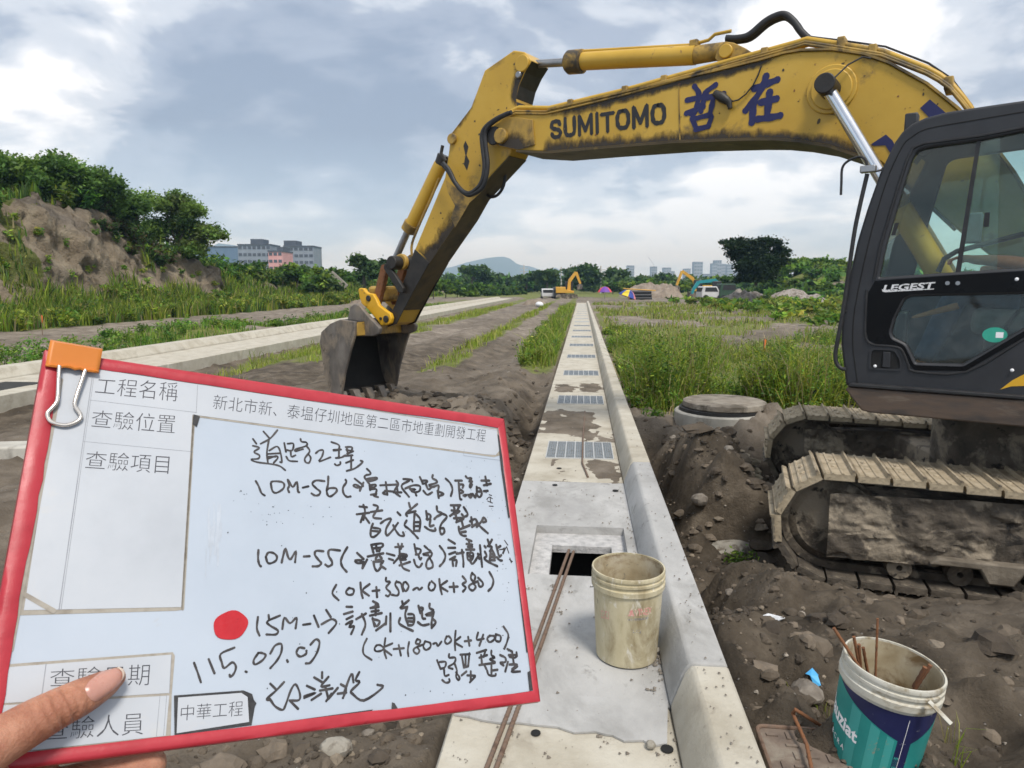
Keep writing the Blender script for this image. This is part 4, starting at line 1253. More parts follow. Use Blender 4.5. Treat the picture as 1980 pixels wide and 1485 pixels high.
# boom cylinders, one each side
for sv in (1, -1):
    v = BV + 0.14
    a = np.array(u3(1594, 160, v)); b = np.array(u3(1704, 343, v)); c = b + (b - a) * 0.12; e = b + (b - a) * 1.05
    for p in (a, b, c, e): p[1] *= sv
    MB().tube([tuple(a), tuple(c)], 0.052, 20).build('cylinder_rod', 'chrome', EX, smooth=True)
    MB().tube([tuple(c), tuple(e)], 0.085, 20).build('cylinder_barrel', 'excavator_yellow', EX, smooth=True)
# arm cylinder on top of the boom
a0 = np.array(u3(1032, 124, 0)); a1 = np.array(u3(1096, 121, 0)); a2 = np.array(u3(1128, 118.5, 0)); a3 = np.array(u3(1345, 106.5, 0)); a4 = np.array(u3(1402, 98, 0))
MB().tube([tuple(a0), tuple(a2)], 0.042, 18).build('cylinder_rod', 'rod_grey', EX, smooth=True)
MB().tube([tuple(a1), tuple(a1 + (a2 - a1) * 0.15), tuple(a2 - (a2 - a1) * 0.05), tuple(a2)], [0.095, 0.118, 0.118, 0.09], 24).build('cylinder_head', 'excavator_yellow_grimy', EX, smooth=True)
MB().tube([tuple(a2), tuple(a3)], 0.088, 24).build('cylinder_barrel', 'excavator_yellow', EX, smooth=True)
MB().tube([tuple(a3), tuple(a4)], [0.082, 0.075], 24).build('cylinder_end', 'excavator_yellow_grimy', EX, smooth=True)
MB().tube([tuple(a2 + np.array([0, 0, 0.10])), tuple(a3 + np.array([0.05, 0, 0.098])), tuple(a3 + np.array([-0.12, 0, 0.11])), tuple(a4 + np.array([0.10, 0, 0.16])), tuple(a4 + np.array([-0.05, 0, 0.16]))], 0.016, 8).build('cylinder_pipe', 'excavator_yellow', EX, smooth=True)
for sv in (-0.11, 0.11):
    pr = uzs([(1382, 112), (1388, 88), (1402, 80), (1418, 82), (1440, 92), (1472, 112), (1450, 124), (1400, 136)], 0.13)
    MB().prism(pr, sv - 0.02, sv + 0.02).build('cylinder_bracket', 'excavator_yellow_grimy', EX, bevel=0.008)
disc('bracket_pin', 1402, 98, -0.16, 0.16, 12, 'excavator_yellow', 20)
MB().box((a3[0] - 0.03, -0.05, a3[2] + 0.06), (a3[0] + 0.05, 0.05, a3[2] + 0.13)).build('pipe_clamp', 'excavator_yellow_grimy', EX, bevel=0.01)
# hoses and pipes
hs = [u3(*p, 0.05) for p in ((1404, 74), (1424, 74), (1448, 68), (1478, 43), (1500, 31), (1518, 28.5), (1535, 42), (1547, 59), (1561, 73), (1572, 80))]
for dv in (0.0, -0.075):
    MB().tube([(p[0], p[1] + dv, p[2]) for p in catmull(hs, 5)], 0.03, 12).build('hydraulic_hose', 'rubber_black', EX, smooth=True)
pp = [(1878, 212), (1862, 190), (1837, 161), (1815, 145), (1791, 132), (1706, 99), (1626, 86), (1560, 76), (1541, 82), (1464, 103), (1343, 137), (1201, 176), (1062, 209), (1004, 208), (979, 221)]
for dv, dy, r_ in ((0.17, 0, 0.024), (0.08, 3, 0.024), (0.235, 9, 0.012), (0.245, 14, 0.010)):
    P_ = [u3(x, y + dy, 0.17) for x, y in pp]
    MB().tube([(p[0], dv, p[2]) for p in P_], r_, 10).build('boom_pipe', 'excavator_yellow' if dy < 5 else 'excavator_yellow_grimy', EX, smooth=True)
MB().tube([u3(x, y, 0.1) for x, y in ((1880, 205), (1840, 152), (1795, 122), (1712, 90), (1626, 78), (1568, 71))], 0.008, 6).build('pipe_cable', 'rubber_black', EX)
for px, py in ((1630, 86), (1836, 163), (1483, 106), (1290, 158), (1110, 203), (1690, 101), (1215, 178)):
    c = u3(px, py, 0.13)
    MB().box((c[0] - 0.03, 0.0, c[2] - 0.055), (c[0] + 0.03, 0.225, c[2] + 0.04)).build('pipe_clamp', 'excavator_yellow_grimy', EX, bevel=0.008)
ah = [(983, 219), (960, 230), (940, 245), (932, 262), (934, 290), (937, 318), (934, 344), (925, 362), (908, 374), (894, 369), (880, 353), (867, 331), (855, 317)]
for k, (dx, r_) in enumerate(((0, 0.026), (6, 0.024))):
    MB().tube(catmull([u3(x + dx * (0.3 if i > 7 else 1), y - 2 * k + (5 * k if 6 < i < 11 else 0), 0.30) for i, (x, y) in enumerate(ah)], 4), r_, 10).build('hydraulic_hose', 'rubber_black', EX, smooth=True)
MB().tube(catmull([u3(*p, -0.05) for p in ((972, 312), (977, 328), (974, 358), (962, 377), (947, 380), (935, 368))], 4), 0.018, 8).build('hydraulic_hose', 'rubber_black', EX, smooth=True)
wire = [(1472, 128), (1466, 145), (1456, 165), (1442, 182), (1428, 193), (1416, 196), (1404, 190), (1390, 184)]
MB().tube([u3(*p, BV + 0.01) for p in wire], 0.007, 6).build('lamp_wire', 'rubber_black', EX)
mb = MB(); mb.tube([u3(1382, 180, BV + 0.02), u3(1396, 188, BV + 0.03), u3(1410, 198, BV + 0.02), u3(1412, 210, BV + 0.02)], [0.03, 0.045, 0.03, 0.02], 10)
mb.build('work_lamp_stub', 'grease_black', EX, smooth=True)
MB().tube([u3(1614, 150, BV + 0.2), u3(1640, 125, BV + 0.08), u3(1668, 110, BV + 0.02), u3(1684, 113, BV + 0.02)], 0.007, 6).build('grease_line', 'rubber_black', EX)

def film(edge, inn, v, rows=5, material='grime_film', amt=0.85, name='grease_film'):
    n = len(edge); V = []; C = []; Fq = []
    for i in range(n):
        for j in range(rows):
            t = j / (rows - 1)
            a = uz(edge[i][0] + (inn[i][0] - edge[i][0]) * t, edge[i][1] + (inn[i][1] - edge[i][1]) * t, v); V.append((a[0], v, a[1]))
            k = amt * (1 - t) * (0.25 if i in (0, n - 1) else 1.0); C.append((k, k, k))
    for i in range(n - 1):
        for j in range(rows - 1):
            a = i * rows + j; Fq.append((a, a + 1, a + rows + 1, a + rows))
    return link(name, raw_mesh(name, V, Fq, np.full(len(Fq), 4), material, np.array(C)), EX)


FV = BV - 0.0105
film([(1036, 292), (1060, 292), (1160, 283), (1312, 271), (1456, 266), (1500, 266), (1548, 270), (1602, 279), (1655, 296), (1700, 311)], [(1036, 230), (1062, 240), (1165, 245), (1318, 235), (1458, 232), (1502, 236), (1552, 238), (1612, 240), (1672, 250), (1712, 262)], FV, amt=0.66)
film([(1036, 220), (1100, 205), (1180, 187), (1270, 166), (1380, 141), (1470, 119), (1530, 103)], [(1036, 262), (1102, 242), (1184, 222), (1274, 192), (1384, 166), (1474, 140), (1534, 116)], FV + 0.0003, amt=0.82)
film([(952, 272), (968, 282), (1000, 289), (1034, 284)], [(965, 240), (975, 236), (1005, 232), (1034, 235)], BV + 0.0068, amt=0.85)
film([(1568, 150), (1560, 185), (1580, 215), (1620, 225), (1660, 260), (1690, 300)], [(1600, 160), (1600, 180), (1610, 190), (1640, 210), (1680, 250), (1705, 295)], FV + 0.0006, amt=0.5)


def chips(poly_px, v, n, seed, material, smin, smax, name):
    rs5 = random.Random(seed); mb_ = MB()
    xs5 = [p[0] for p in poly_px]; ys5 = [p[1] for p in poly_px]; k = 0; tries = 0
    while k < n and tries < n * 40:
        tries += 1
        x, y = rs5.uniform(min(xs5), max(xs5)), rs5.uniform(min(ys5), max(ys5)); ins = False
        for i in range(len(poly_px)):
            (x1, y1), (x2, y2) = poly_px[i - 1], poly_px[i]
            if (y1 > y) != (y2 > y) and x < (x2 - x1) * (y - y1) / (y2 - y1) + x1: ins = not ins
        if not ins: continue
        c5 = uz(x, y, v); r5 = smin + (smax - smin) * rs5.random() ** 3; m5 = rs5.randint(5, 8); st5 = rs5.uniform(0.4, 2.2); an = rs5.uniform(0, 3.1)
        P5 = []
        for j in range(m5):
            t5 = 6.283 * j / m5; q5 = r5 * rs5.uniform(0.5, 1.2); dx5, dz5 = q5 * math.cos(t5) * st5, q5 * math.sin(t5)
            P5.append((c5[0] + dx5 * math.cos(an) - dz5 * math.sin(an), v, c5[1] + dx5 * math.sin(an) + dz5 * math.cos(an)))
        mb_.add(P5, [tuple(range(m5))]); k += 1
    o5 = mb_.build(name, material, EX); o5['kind'] = 'stuff'


BPOLY = [(1040, 225), (1270, 172), (1470, 126), (1548, 106), (1609, 104), (1670, 114), (1718, 132), (1791, 172), (1840, 220), (1790, 330), (1701, 305), (1602, 272), (1500, 260), (1312, 265), (1060, 286)]
APOLY = [(993, 105), (945, 140), (918, 210), (880, 262), (868, 343), (812, 480), (835, 495), (900, 390), (975, 300), (995, 215), (1003, 165), (1020, 120)]
chips(BPOLY, BV - 0.0098, 40, 1, 'grime_shade', 0.002, 0.014, 'paint_chips')
chips(BPOLY, BV - 0.0096, 40, 2, 'rust', 0.002, 0.012, 'paint_chips')
chips(APOLY, AV0 + 0.0012, 55, 3, 'grime_shade', 0.003, 0.018, 'paint_chips')


# lettering and painted characters on the boom side
TV = BV - 0.009
qf = quad_fn(u3(1064, 269, TV), u3(1288, 238.5, TV), u3(1287, 198, TV), u3(1063, 234, TV))
LET = {'S': ['.85,.72 .72,.9 .5,.93 .25,.9 .13,.74 .25,.57 .5,.5 .75,.43 .87,.27 .75,.1 .5,.07 .28,.1 .14,.28'], 'U': ['.13,1 .13,.3 .28,.1 .5,.07 .72,.1 .87,.3 .87,1'],
       'M': ['.1,0 .1,1', '.13,.97 .5,.2', '.5,.2 .87,.97', '.9,1 .9,0'], 'I': ['.5,0 .5,1'], 'T': ['.02,.9 .98,.9', '.5,.9 .5,0'], 'O': ['.5,.93 .24,.88 .12,.66 .12,.34 .24,.12 .5,.07 .76,.12 .88,.34 .88,.66 .76,.88 .5,.93']}
mb = MB(); adv = 0.0
wd = {'S': 1, 'U': 1, 'M': 1.2, 'I': 0.34, 'T': 0.95, 'O': 1.05}
tot = sum(wd[c] + 0.16 for c in 'SUMITOMO') - 0.16
chh = abs(qf(0, 1)[2] - qf(0, 0)[2])
for c in 'SUMITOMO':
    for k, st_ in enumerate(LET[c]):
        pts = [tuple(float(q) for q in p.split(',')) for p in st_.split()]
        P_ = [qf((adv + x * wd[c]) / tot, y) for x, y in pts]
        ribbon(mb, [(p[0], p[2]) for p in P_], chh * 0.122, lambda x, y, z: (x, z, y), TV + 0.0004 + 0.0003 * k, 1)
    adv += wd[c] + 0.16
mb.build('boom_lettering', 'print_black', EX)


def painted(name, strokes, wid):
    mb = MB()
    for i, s in enumerate(strokes):
        w = wid
        pts = [tuple(float(q) for q in p.split(',')) for p in s.split()]
        P = [uz(1060 + x / 3.536, y / 3.536, TV) for x, y in pts]
        ribbon(mb, P, w, lambda x, y, z: (x, z, y), TV + 0.0005 + 0.0004 * i, 3)
    mb.build(name, 'boom_blue', EX)


painted('painted_character', ['1000,590 1030,640 1020,710 1000,775 960,770', '950,685 1085,655', '945,775 1060,730', '1145,580 1075,635 1060,700 1045,760', '1080,670 1200,640', '1130,660 1120,720 1105,785', '985,810 1015,885', '990,815 1110,790 1095,865', '1010,885 1095,865'], 0.026)
painted('painted_character', ['1410,605 1490,575 1565,545', '1490,520 1470,580 1420,670 1350,755', '1410,690 1400,760 1392,838', '1455,700 1560,675', '1515,630 1505,720 1495,800', '1430,815 1510,805 1585,790'], 0.031)
for poly in ([(1779, 209), (1798, 192), (1830, 219), (1850, 240), (1825, 262), (1800, 231)], [(1684, 279), (1713, 260), (1726, 272), (1740, 300), (1722, 297), (1712, 281), (1690, 282)]):
    MB().prism(uzs(poly, TV), TV, TV + 0.002).build('painted_character', 'boom_blue', EX)

# ------------------------------------------------------------------ arm
AV = 0.17
arm_l = [(993, 97), (937, 136), (911, 207), (871, 259), (868, 290), (860, 343), (803, 480), (785, 535), (765, 590), (748, 622)]
arm_r = [(752, 630), (766, 624), (778, 600), (802, 553), (833, 504), (890, 420), (912, 380), (985, 300), (1003, 262), (999, 215), (997, 190), (1003, 165), (1015, 138), (1028, 117), (1013, 100)]
MB().prism(uzs(arm_l + arm_r, AV), -AV, AV).build('arm', 'excavator_yellow', EX, bevel=0.012)
low = uzs([(803, 482), (785, 535), (765, 590), (746, 624), (752, 632), (768, 626), (780, 602), (806, 553), (831, 508)], AV)
MB().prism(low, AV + 0.002, AV + 0.012).build('arm_end_plate', 'grease_black', EX, bevel=0.003)
MB().prism(low, -AV - 0.012, -AV - 0.002).build('arm_end_plate', 'grease_black', EX, bevel=0.003)
bk = uzs([(985, 302), (912, 382), (890, 422), (833, 506), (803, 555), (780, 600)], AV)
MB().prism(strip(bk, 0.014), -AV + 0.005, AV - 0.005).build('arm_back_plate', 'grime_shade', EX)
bl = uzs([(1028, 118), (1015, 139), (1003, 166), (997, 191), (999, 212)], AV)
MB().prism(strip(bl, 0.014), -AV + 0.01, AV - 0.01).build('arm_horn_plate', 'grease_black', EX)
disc('arm_top_boss', 1008, 122, AV - 0.005, AV + 0.02, 15, 'excavator_yellow', 24)
disc('arm_top_pin', 1001, 144, AV - 0.005, AV + 0.03, 6, 'rod_grey', 16)
disc('arm_side_boss', 872, 268, AV - 0.03, AV + 0.035, 10, 'excavator_yellow_grimy', 20)
mb = MB()
sc_pts = uzs([(900, 272), (906, 284), (902, 300), (908, 312), (903, 330), (897, 318), (900, 300), (896, 282)], AV)
mb.prism(sc_pts, AV - 0.001, AV + 0.001); mb.build('paint_scar', 'grease_black', EX)
gp = uzs([(862, 348), (880, 362), (900, 382), (915, 376), (930, 352), (936, 310), (944, 320), (930, 372), (908, 392), (880, 440), (872, 420), (880, 398), (866, 372)], AV)
MB().prism(gp, AV - 0.001, AV + 0.0015).build('grease_stain', 'excavator_yellow_grimy', EX)
film([(912, 380), (890, 420), (833, 504), (805, 553)], [(872, 362), (850, 402), (806, 482), (782, 535)], AV + 0.0005, amt=0.8)
film([(803, 480), (833, 506), (860, 462)], [(830, 415), (858, 440), (885, 400)], AV + 0.0008, amt=0.9)
film([(1027, 118), (1013, 140), (1003, 166), (998, 191), (999, 214)], [(1005, 112), (990, 132), (980, 158), (976, 180), (975, 205)], AV + 0.0006, amt=0.8)
film([(937, 137), (911, 208), (872, 260), (868, 300)], [(952, 145), (924, 215), (890, 268), (884, 305)], AV + 0.0007, amt=0.5)
# bucket cylinder on the front of the arm
c0 = np.array(u3(858, 300, 0)); c1 = np.array(u3(852, 318, 0)); c2 = np.array(u3(797, 432, 0)); c2b = np.array(u3(789, 446, 0)); c3 = np.array(u3(764, 502, 0))
MB().tube([tuple(c0), tuple(c1)], 0.075, 16).build('cylinder_end', 'grease_black', EX, smooth=True)
MB().tube([tuple(c1), tuple(c2)], 0.083, 20).build('cylinder_barrel', 'excavator_yellow', EX, smooth=True)
MB().tube([tuple(c2), tuple(c2b)], [0.10, 0.095], 20).build('cylinder_head', 'excavator_yellow_grimy', EX, smooth=True)
MB().tube([tuple(c2b), tuple(c3)], 0.045, 16).build('cylinder_rod', 'rod_grey', EX, smooth=True)
MB().tube(catmull([u3(*p, 0.1) for p in ((849, 345), (835, 380), (818, 418), (806, 446), (797, 470), (796, 490), (800, 508))], 3), 0.016, 8).build('cylinder_pipe', 'excavator_yellow_grimy', EX, smooth=True)
MB().tube([u3(856, 281, 0.2), u3(853, 296, 0.2), u3(862, 312, 0.2)], 0.02, 8).build('pipe_elbow', 'grease_black', EX, smooth=True)
# linkage
kn = u3(757, 508, 0.26)
MB().tube([(kn[0], -0.27, kn[2]), (kn[0], 0.27, kn[2])], 0.085, 20).build('linkage_pin', 'grease_black', EX, bevel=0.01)
k2 = u3(766, 506, 0.2)
for vv in (0.1, -0.1):
    MB().tube([(k2[0], vv - 0.03, k2[2]), (k2[0], vv + 0.03, k2[2])], 0.10, 20).build('linkage_collar', 'excavator_yellow_grimy', EX, bevel=0.01)


def bar2(name, p, q, v, w, t, material):
    a = np.array(uz(*p, v)); b = np.array(uz(*q, v)); d = (b - a) / np.linalg.norm(b - a); nn = np.array([-d[1], d[0]]) * w
    for sv in (1, -1):
        MB().prism([tuple(a + nn), tuple(b + nn), tuple(b + d * w * 0.7), tuple(b - nn), tuple(a - nn), tuple(a - d * w * 0.7)], sv * v - t, sv * v + t).build(name, material, EX, bevel=0.008)


bar2('linkage_rod', (746, 516), (729, 585), 0.16, 0.055, 0.035, 'rust')
bar2('linkage_rod', (748, 514), (778, 562), 0.235, 0.05, 0.025, 'grease_black')
mb = MB(); c = u3(741, 568, 0)
mb.box((c[0] - 0.16, -0.13, c[2] - 0.10), (c[0] + 0.16, 0.13, c[2] + 0.10)); mb.build('coupler_body', 'excavator_yellow_grimy', EX, bevel=0.04)
for py in (545, 562):
    cc = u3(741, py, 0); MB().ball(cc, 0.055, 14, 9).build('coupler_knob', 'coupler_yellow', EX, smooth=True)
# quick coupler side plates
cp = [(695.6, 560), (698, 557), (706, 557.5), (709, 563), (714, 567), (724, 568), (730, 578), (735, 590), (748, 600), (757, 606), (760, 615), (758, 625), (749, 629), (739, 629), (733, 620), (724, 610), (714, 598), (702, 587), (698, 575)]
for sv in (1, -1):
    P_ = uzs(cp, 0.215)
    MB().prism(P_, sv * 0.215 - 0.03, sv * 0.215 + 0.03).build('coupler_plate', 'coupler_yellow', EX, bevel=0.012)
for px, py, rp in ((745, 617, 7), (711, 577, 6), (735, 616, 3)):
    disc('coupler_pin', px, py, 0.20, 0.262, rp, 'grease_black', 16)
# ------------------------------------------------------------------ bucket
bp = [(686, 622), (657, 618), (638, 626), (621, 642), (618, 662), (623, 696), (629, 732), (637, 756)]
lip = (650, 768)
mouth = [(660, 763), (666, 722), (677, 678), (686, 647)]
KV = 0.52
side = uzs(bp + [lip] + mouth, KV)
for sv in (1, -1):
    MB().prism(side, sv * KV - 0.018 * (sv > 0) * 2, sv * KV + 0.018 * (sv < 0) * 2).build('bucket_side', 'bucket_steel', EX, bevel=0.006)
backl = uzs(bp + [lip], KV)
MB().prism(strip(backl[::-1], 0.03), -KV + 0.037, KV - 0.037).build('bucket_shell', 'bucket_shade', EX, bevel=0.004)
tp = uzs([(656, 619), (686, 622), (688, 650), (678, 648)], KV)
MB().prism([tp[1], tp[2], (tp[2][0] + 0.07, tp[2][1] + 0.0), (tp[1][0] + 0.08, tp[1][1])], -KV + 0.037, KV - 0.037).build('bucket_top_beam', 'excavator_yellow_grimy', EX, bevel=0.01)
ear = [(680, 593), (689, 587), (698, 590), (713, 609), (730, 626), (737, 634), (735, 645), (725, 650), (690, 650), (672, 632), (676, 612)]
for sv in (1, -1):
    MB().prism(uzs(ear, 0.33), sv * 0.33 - 0.03, sv * 0.33 + 0.03).build('bucket_ear', 'bucket_steel', EX, bevel=0.012)
cl = np.array(u3(652, 762, KV)); cm = np.array(u3(664, 790, KV))
for k in range(5):
    v = -0.46 + k * 0.23
    a = cl + np.array([0, 0, 0.03]); d = (cm - cl); d[1] = 0
    mb = MB()
    w0, w1 = 0.055, 0.03
    V = []
    for t, w, h in ((0, w0, 0.05), (0.55, w0 * 0.95, 0.045), (1.0, w1, 0.012)):
        p = a + d * t
        for sx, sy in ((-1, -1), (1, -1), (1, 1), (-1, 1)): V.append((p[0] + sx * h, v + sy * w, p[2]))
    mb.add(V, [(0, 1, 5, 4), (1, 2, 6, 5), (2, 3, 7, 6), (3, 0, 4, 7), (4, 5, 9, 8), (5, 6, 10, 9), (6, 7, 11, 10), (7, 4, 8, 11), (0, 3, 2, 1), (8, 9, 10, 11)])
    mb.build('bucket_tooth', 'bucket_steel', EX, bevel=0.006)


# ------------------------------------------------------------------ the operator, seated behind the glass
def skinned(name, joints, edges, radii, material, parent=None, sub=2):
    me = bpy.data.meshes.new(name); me.from_pydata([tuple(j) for j in joints], edges, [])
    o = bpy.data.objects.new(name, me); COL.objects.link(o)
    sk = o.modifiers.new('skin', 'SKIN'); sk.use_smooth_shade = True
    sv = me.skin_vertices[0].data
    for i, r_ in enumerate(radii):
        sv[i].radius = (r_, r_) if not hasattr(r_, '__len__') else r_
    sv[0].use_root = True
    sb = o.modifiers.new('sub', 'SUBSURF'); sb.levels = sub; sb.render_levels = sub
    dg = bpy.context.evaluated_depsgraph_get(); dg.update()
    m2 = bpy.data.meshes.new_from_object(o.evaluated_get(dg))
    bpy.data.objects.remove(o)
    m2.materials.clear(); m2.materials.append(MATS[material])
    m2.polygons.foreach_set('use_smooth', [True] * len(m2.polygons))
    return link(name, m2, parent)


OPB = EO + HEAD * float(c1[0]) * 0
OP = empty('person', EO, EX.rotation_euler[2], label='operator in the excavator cab, bare forearm reaching to the levers', cat='person')
hipx = u3(2010, 600, 0.8)
hx_, hz_ = hipx[0], SEATZ + 0.09
knx = u3(1850, 600, 0.8)[0]
ftx = u3(1775, 715, 0.8)[0]
J = [(hx_, 0.80, hz_), (hx_ - 0.03, 0.80, hz_ + 0.20), (hx_ - 0.03, 0.80, hz_ + 0.40), (hx_ - 0.01, 0.80, hz_ + 0.52), (hx_, 0.80, hz_ + 0.60), (hx_ + 0.02, 0.80, hz_ + 0.70), (hx_ + 0.01, 0.80, hz_ + 0.80)]
E_ = [(0, 1), (1, 2), (2, 3), (3, 4), (4, 5), (5, 6)]
Rr = [(0.15, 0.12), (0.14, 0.11), (0.17, 0.12), (0.10, 0.09), 0.058, (0.085, 0.095), (0.07, 0.08)]
hand = u3(1886, 501, 1.13); elb = u3(2020, 517, 1.12)


def limb(base, pts, rr):
    global J, E_, Rr
    prev = base
    for p, r2 in zip(pts, rr):
        J.append(p); E_.append((prev, len(J) - 1)); Rr.append(r2); prev = len(J) - 1
    return prev


limb(2, [(hx_ - 0.02, 0.98, hz_ + 0.45), elb, ((elb[0] + hand[0]) / 2, 1.125, (elb[2] + hand[2]) / 2 + 0.008), hand], [0.065, 0.047, 0.043, 0.032])
wr = len(J) - 1
limb(wr, [(hand[0] + 0.06, 1.125, hand[2] + 0.008)], [(0.036, 0.024)])
pm2 = len(J) - 1
for k, (dy, ln) in enumerate(((-0.03, 0.075), (-0.010, 0.085), (0.010, 0.08), (0.028, 0.06))):
    limb(pm2, [(hand[0] + 0.10, 1.125 + dy, hand[2] + 0.012), (hand[0] + 0.10 + ln * 0.5, 1.125 + dy, hand[2] - 0.004), (hand[0] + 0.10 + ln * 0.6, 1.125 + dy, hand[2] - 0.035)], [0.0095, 0.009, 0.008])
limb(wr, [(hand[0] + 0.05, 1.085, hand[2] - 0.005), (hand[0] + 0.09, 1.07, hand[2] - 0.02)], [0.012, 0.009])
limb(2, [(hx_ - 0.02, 0.62, hz_ + 0.45), (hx_ + 0.05, 0.54, hz_ + 0.20), (hx_ + 0.28, 0.56, hz_ + 0.18), (hx_ + 0.36, 0.57, hz_ + 0.17)], [0.065, 0.047, 0.034, 0.03])
for sv in (0.92, 0.68):
    limb(0, [(knx, sv, hz_ + 0.03), ((knx + ftx) / 2 + 0.02, sv, base_z + 0.30), (ftx - 0.02, sv, base_z + 0.11), (ftx + 0.16, sv, base_z + 0.085)], [0.075, 0.06, 0.045, 0.04])
skinned('body', J, E_, Rr, 'skin_tan', OP)
# clothing as separate skins a little larger than the body: short-sleeved shirt, jeans
skinned('shirt', [J[0], J[1], J[2], J[3], (hx_ - 0.02, 0.98, hz_ + 0.45), (elb[0] * 0.45 + (hx_ - 0.02) * 0.55, 0.99, elb[2] * 0.5 + (hz_ + 0.45) * 0.5), (hx_ - 0.02, 0.62, hz_ + 0.45), (hx_ + 0.02, 0.57, hz_ + 0.31)],
        [(0, 1), (1, 2), (2, 3), (2, 4), (4, 5), (2, 6), (6, 7)], [(0.17, 0.14), (0.16, 0.13), (0.19, 0.14), (0.085, 0.08), 0.085, 0.075, 0.085, 0.075], 'shirt_grey', OP)
skinned('jeans', [J[0], (knx, 0.92, hz_ + 0.03), ((knx + ftx) / 2 + 0.02, 0.92, base_z + 0.30), (ftx - 0.02, 0.92, base_z + 0.15), (knx, 0.68, hz_ + 0.03), ((knx + ftx) / 2 + 0.02, 0.68, base_z + 0.30), (ftx - 0.02, 0.68, base_z + 0.15)],
        [(0, 1), (1, 2), (2, 3), (0, 4), (4, 5), (5, 6)], [(0.165, 0.14), 0.092, 0.078, 0.068, 0.092, 0.078, 0.068], 'jeans', OP)
hb_ = MB(); hb_.ball((hx_ + 0.005, 0.80, hz_ + 0.80), 0.115, 18, 12, (1.05, 0.85, 0.72)); hb_.build('hair', 'rubber_black', OP, smooth=True)
fb = MB()
for sy in (-0.033, 0.033): fb.ball((hx_ + 0.115, 0.80 + sy, hz_ + 0.735), 0.011, 8, 6)
fb.build('eyes', 'hole_black', OP, smooth=True)
MB().ball((hx_ + 0.125, 0.80, hz_ + 0.705), 0.018, 8, 6, (1, 0.8, 1.5)).build('nose', 'skin_tan', OP, smooth=True)
MB().ball((hx_ + 0.105, 0.80, hz_ + 0.66), 0.02, 8, 6, (0.5, 1.3, 0.35)).build('mouth', 'stick_orange', OP, smooth=True)
p0 = np.array(u3(1763, 614, 1.16)); p1 = np.array(u3(1853, 591, 1.16))
w0 = EO + HEAD * p0[0] + LEFT * p0[1] + np.array([0, 0, p0[2]]); w1 = EO + HEAD * p1[0] + LEFT * p1[1] + np.array([0, 0, p1[2]])
so = MB().tube([tuple((w1 - w0) * t) for t in (0, 0.1, 0.5, 0.9, 1.0)], [0.005, 0.012, 0.018, 0.024, 0.020], 10).build('wooden_stick', 'stick_orange', None, smooth=True)
so.location = tuple(w0)
tag(so, 'orange-brown stick leaning inside the lower cab door glass', 'stick')

# ================================================================== THE HAND-HELD SITE BOARD
COR = [(88, 678), (973, 811), (1041, 1356), (-65, 1498)]


def homography(src, dst):
    A = []
    for (x, y), (u, v) in zip(src, dst):
        A.append([x, y, 1, 0, 0, 0, -u * x, -u * y, -u]); A.append([0, 0, 0, x, y, 1, -v * x, -v * y, -v])
    return np.linalg.svd(np.array(A))[2][-1].reshape(3, 3)


Kc = np.array([[F, 0, CX], [0, F, CY], [0, 0, 1.0]])
HM = np.linalg.inv(Kc) @ homography([(0, 0), (1, 0), (1, 1), (0, 1)], COR)
HM *= np.sign(HM[2, 2])
HM *= 0.30 / np.linalg.norm(HM[:, 0])
BW, BH = np.linalg.norm(HM[:, 0]), np.linalg.norm(HM[:, 1])
toW = lambda c: RT * c[0] - UP * c[1] + VIEW * c[2]
bx_ax = toW(HM[:, 0]) / BW
by_ax = -(toW(HM[:, 1]) / BH); by_ax = by_ax - bx_ax * (by_ax @ bx_ax); by_ax /= np.linalg.norm(by_ax)
bz_ax = np.cross(bx_ax, by_ax)
b_tl = CAM + toW(HM[:, 2])
b_or = b_tl + bx_ax * BW / 2 - by_ax * BH             # bottom edge middle
BM = Matrix([[bx_ax[i], by_ax[i], bz_ax[i], b_or[i]] for i in range(3)] + [[0, 0, 0, 1]])


def bq(px, py):
    """pixel -> (x, y) on the face of the board, local to the board"""
    p = on_plane(px, py, b_or, bz_ax) - b_or
    return float(p @ bx_ax), float(p @ by_ax)


def bqs(pts): return [bq(*p) for p in pts]


BD_ = empty('site_board', matrix=BM, label='handwritten white site board edged in red tape, held up by a hand', cat='board')
mat('board_white', [(0.375, 0.42, 0.475), (0.41, 0.455, 0.51), (0.435, 0.48, 0.535)], 9, 0.22, spec=0.5, grunge=[((0.42, 0.43, 0.44), 55, (0.66, 0.78)), ((0.30, 0.30, 0.30), 230, (0.715, 0.76))])
mat('board_paper', [(0.385, 0.405, 0.43), (0.43, 0.45, 0.475), (0.46, 0.475, 0.495)], 14, 0.35, grunge=[((0.50, 0.48, 0.44), 30, (0.60, 0.78)), ((0.40, 0.37, 0.32), 120, (0.69, 0.78))])
mat('tape_red', [(0.32, 0.018, 0.028), (0.41, 0.03, 0.042), (0.36, 0.024, 0.034)], 26, 0.38, bump=0.0006, bscale=40, grunge=[((0.20, 0.015, 0.02), 60, (0.66, 0.75))])
mat('tape_red_old', [(0.40, 0.012, 0.018), (0.48, 0.018, 0.025)], 40, 0.3, spots=(0.22, 0.01, 0.012), sscale=70, sthr=(0.55, 0.65), bump=0.0004, bscale=80)
mat('grime_brown', [(0.20, 0.17, 0.13), (0.34, 0.31, 0.26), (0.26, 0.23, 0.19)], 60, 0.8)
mat('line_grey', [(0.22, 0.23, 0.25), (0.30, 0.31, 0.33)], 50, 0.6)
mat('ink_print', [(0.035, 0.036, 0.045), (0.06, 0.06, 0.07)], 60, 0.5)
mat('ink_marker', [(0.014, 0.012, 0.012), (0.040, 0.035, 0.034), (0.075, 0.068, 0.066)], 90, 0.4, stretch=(1, 1.6, 1))
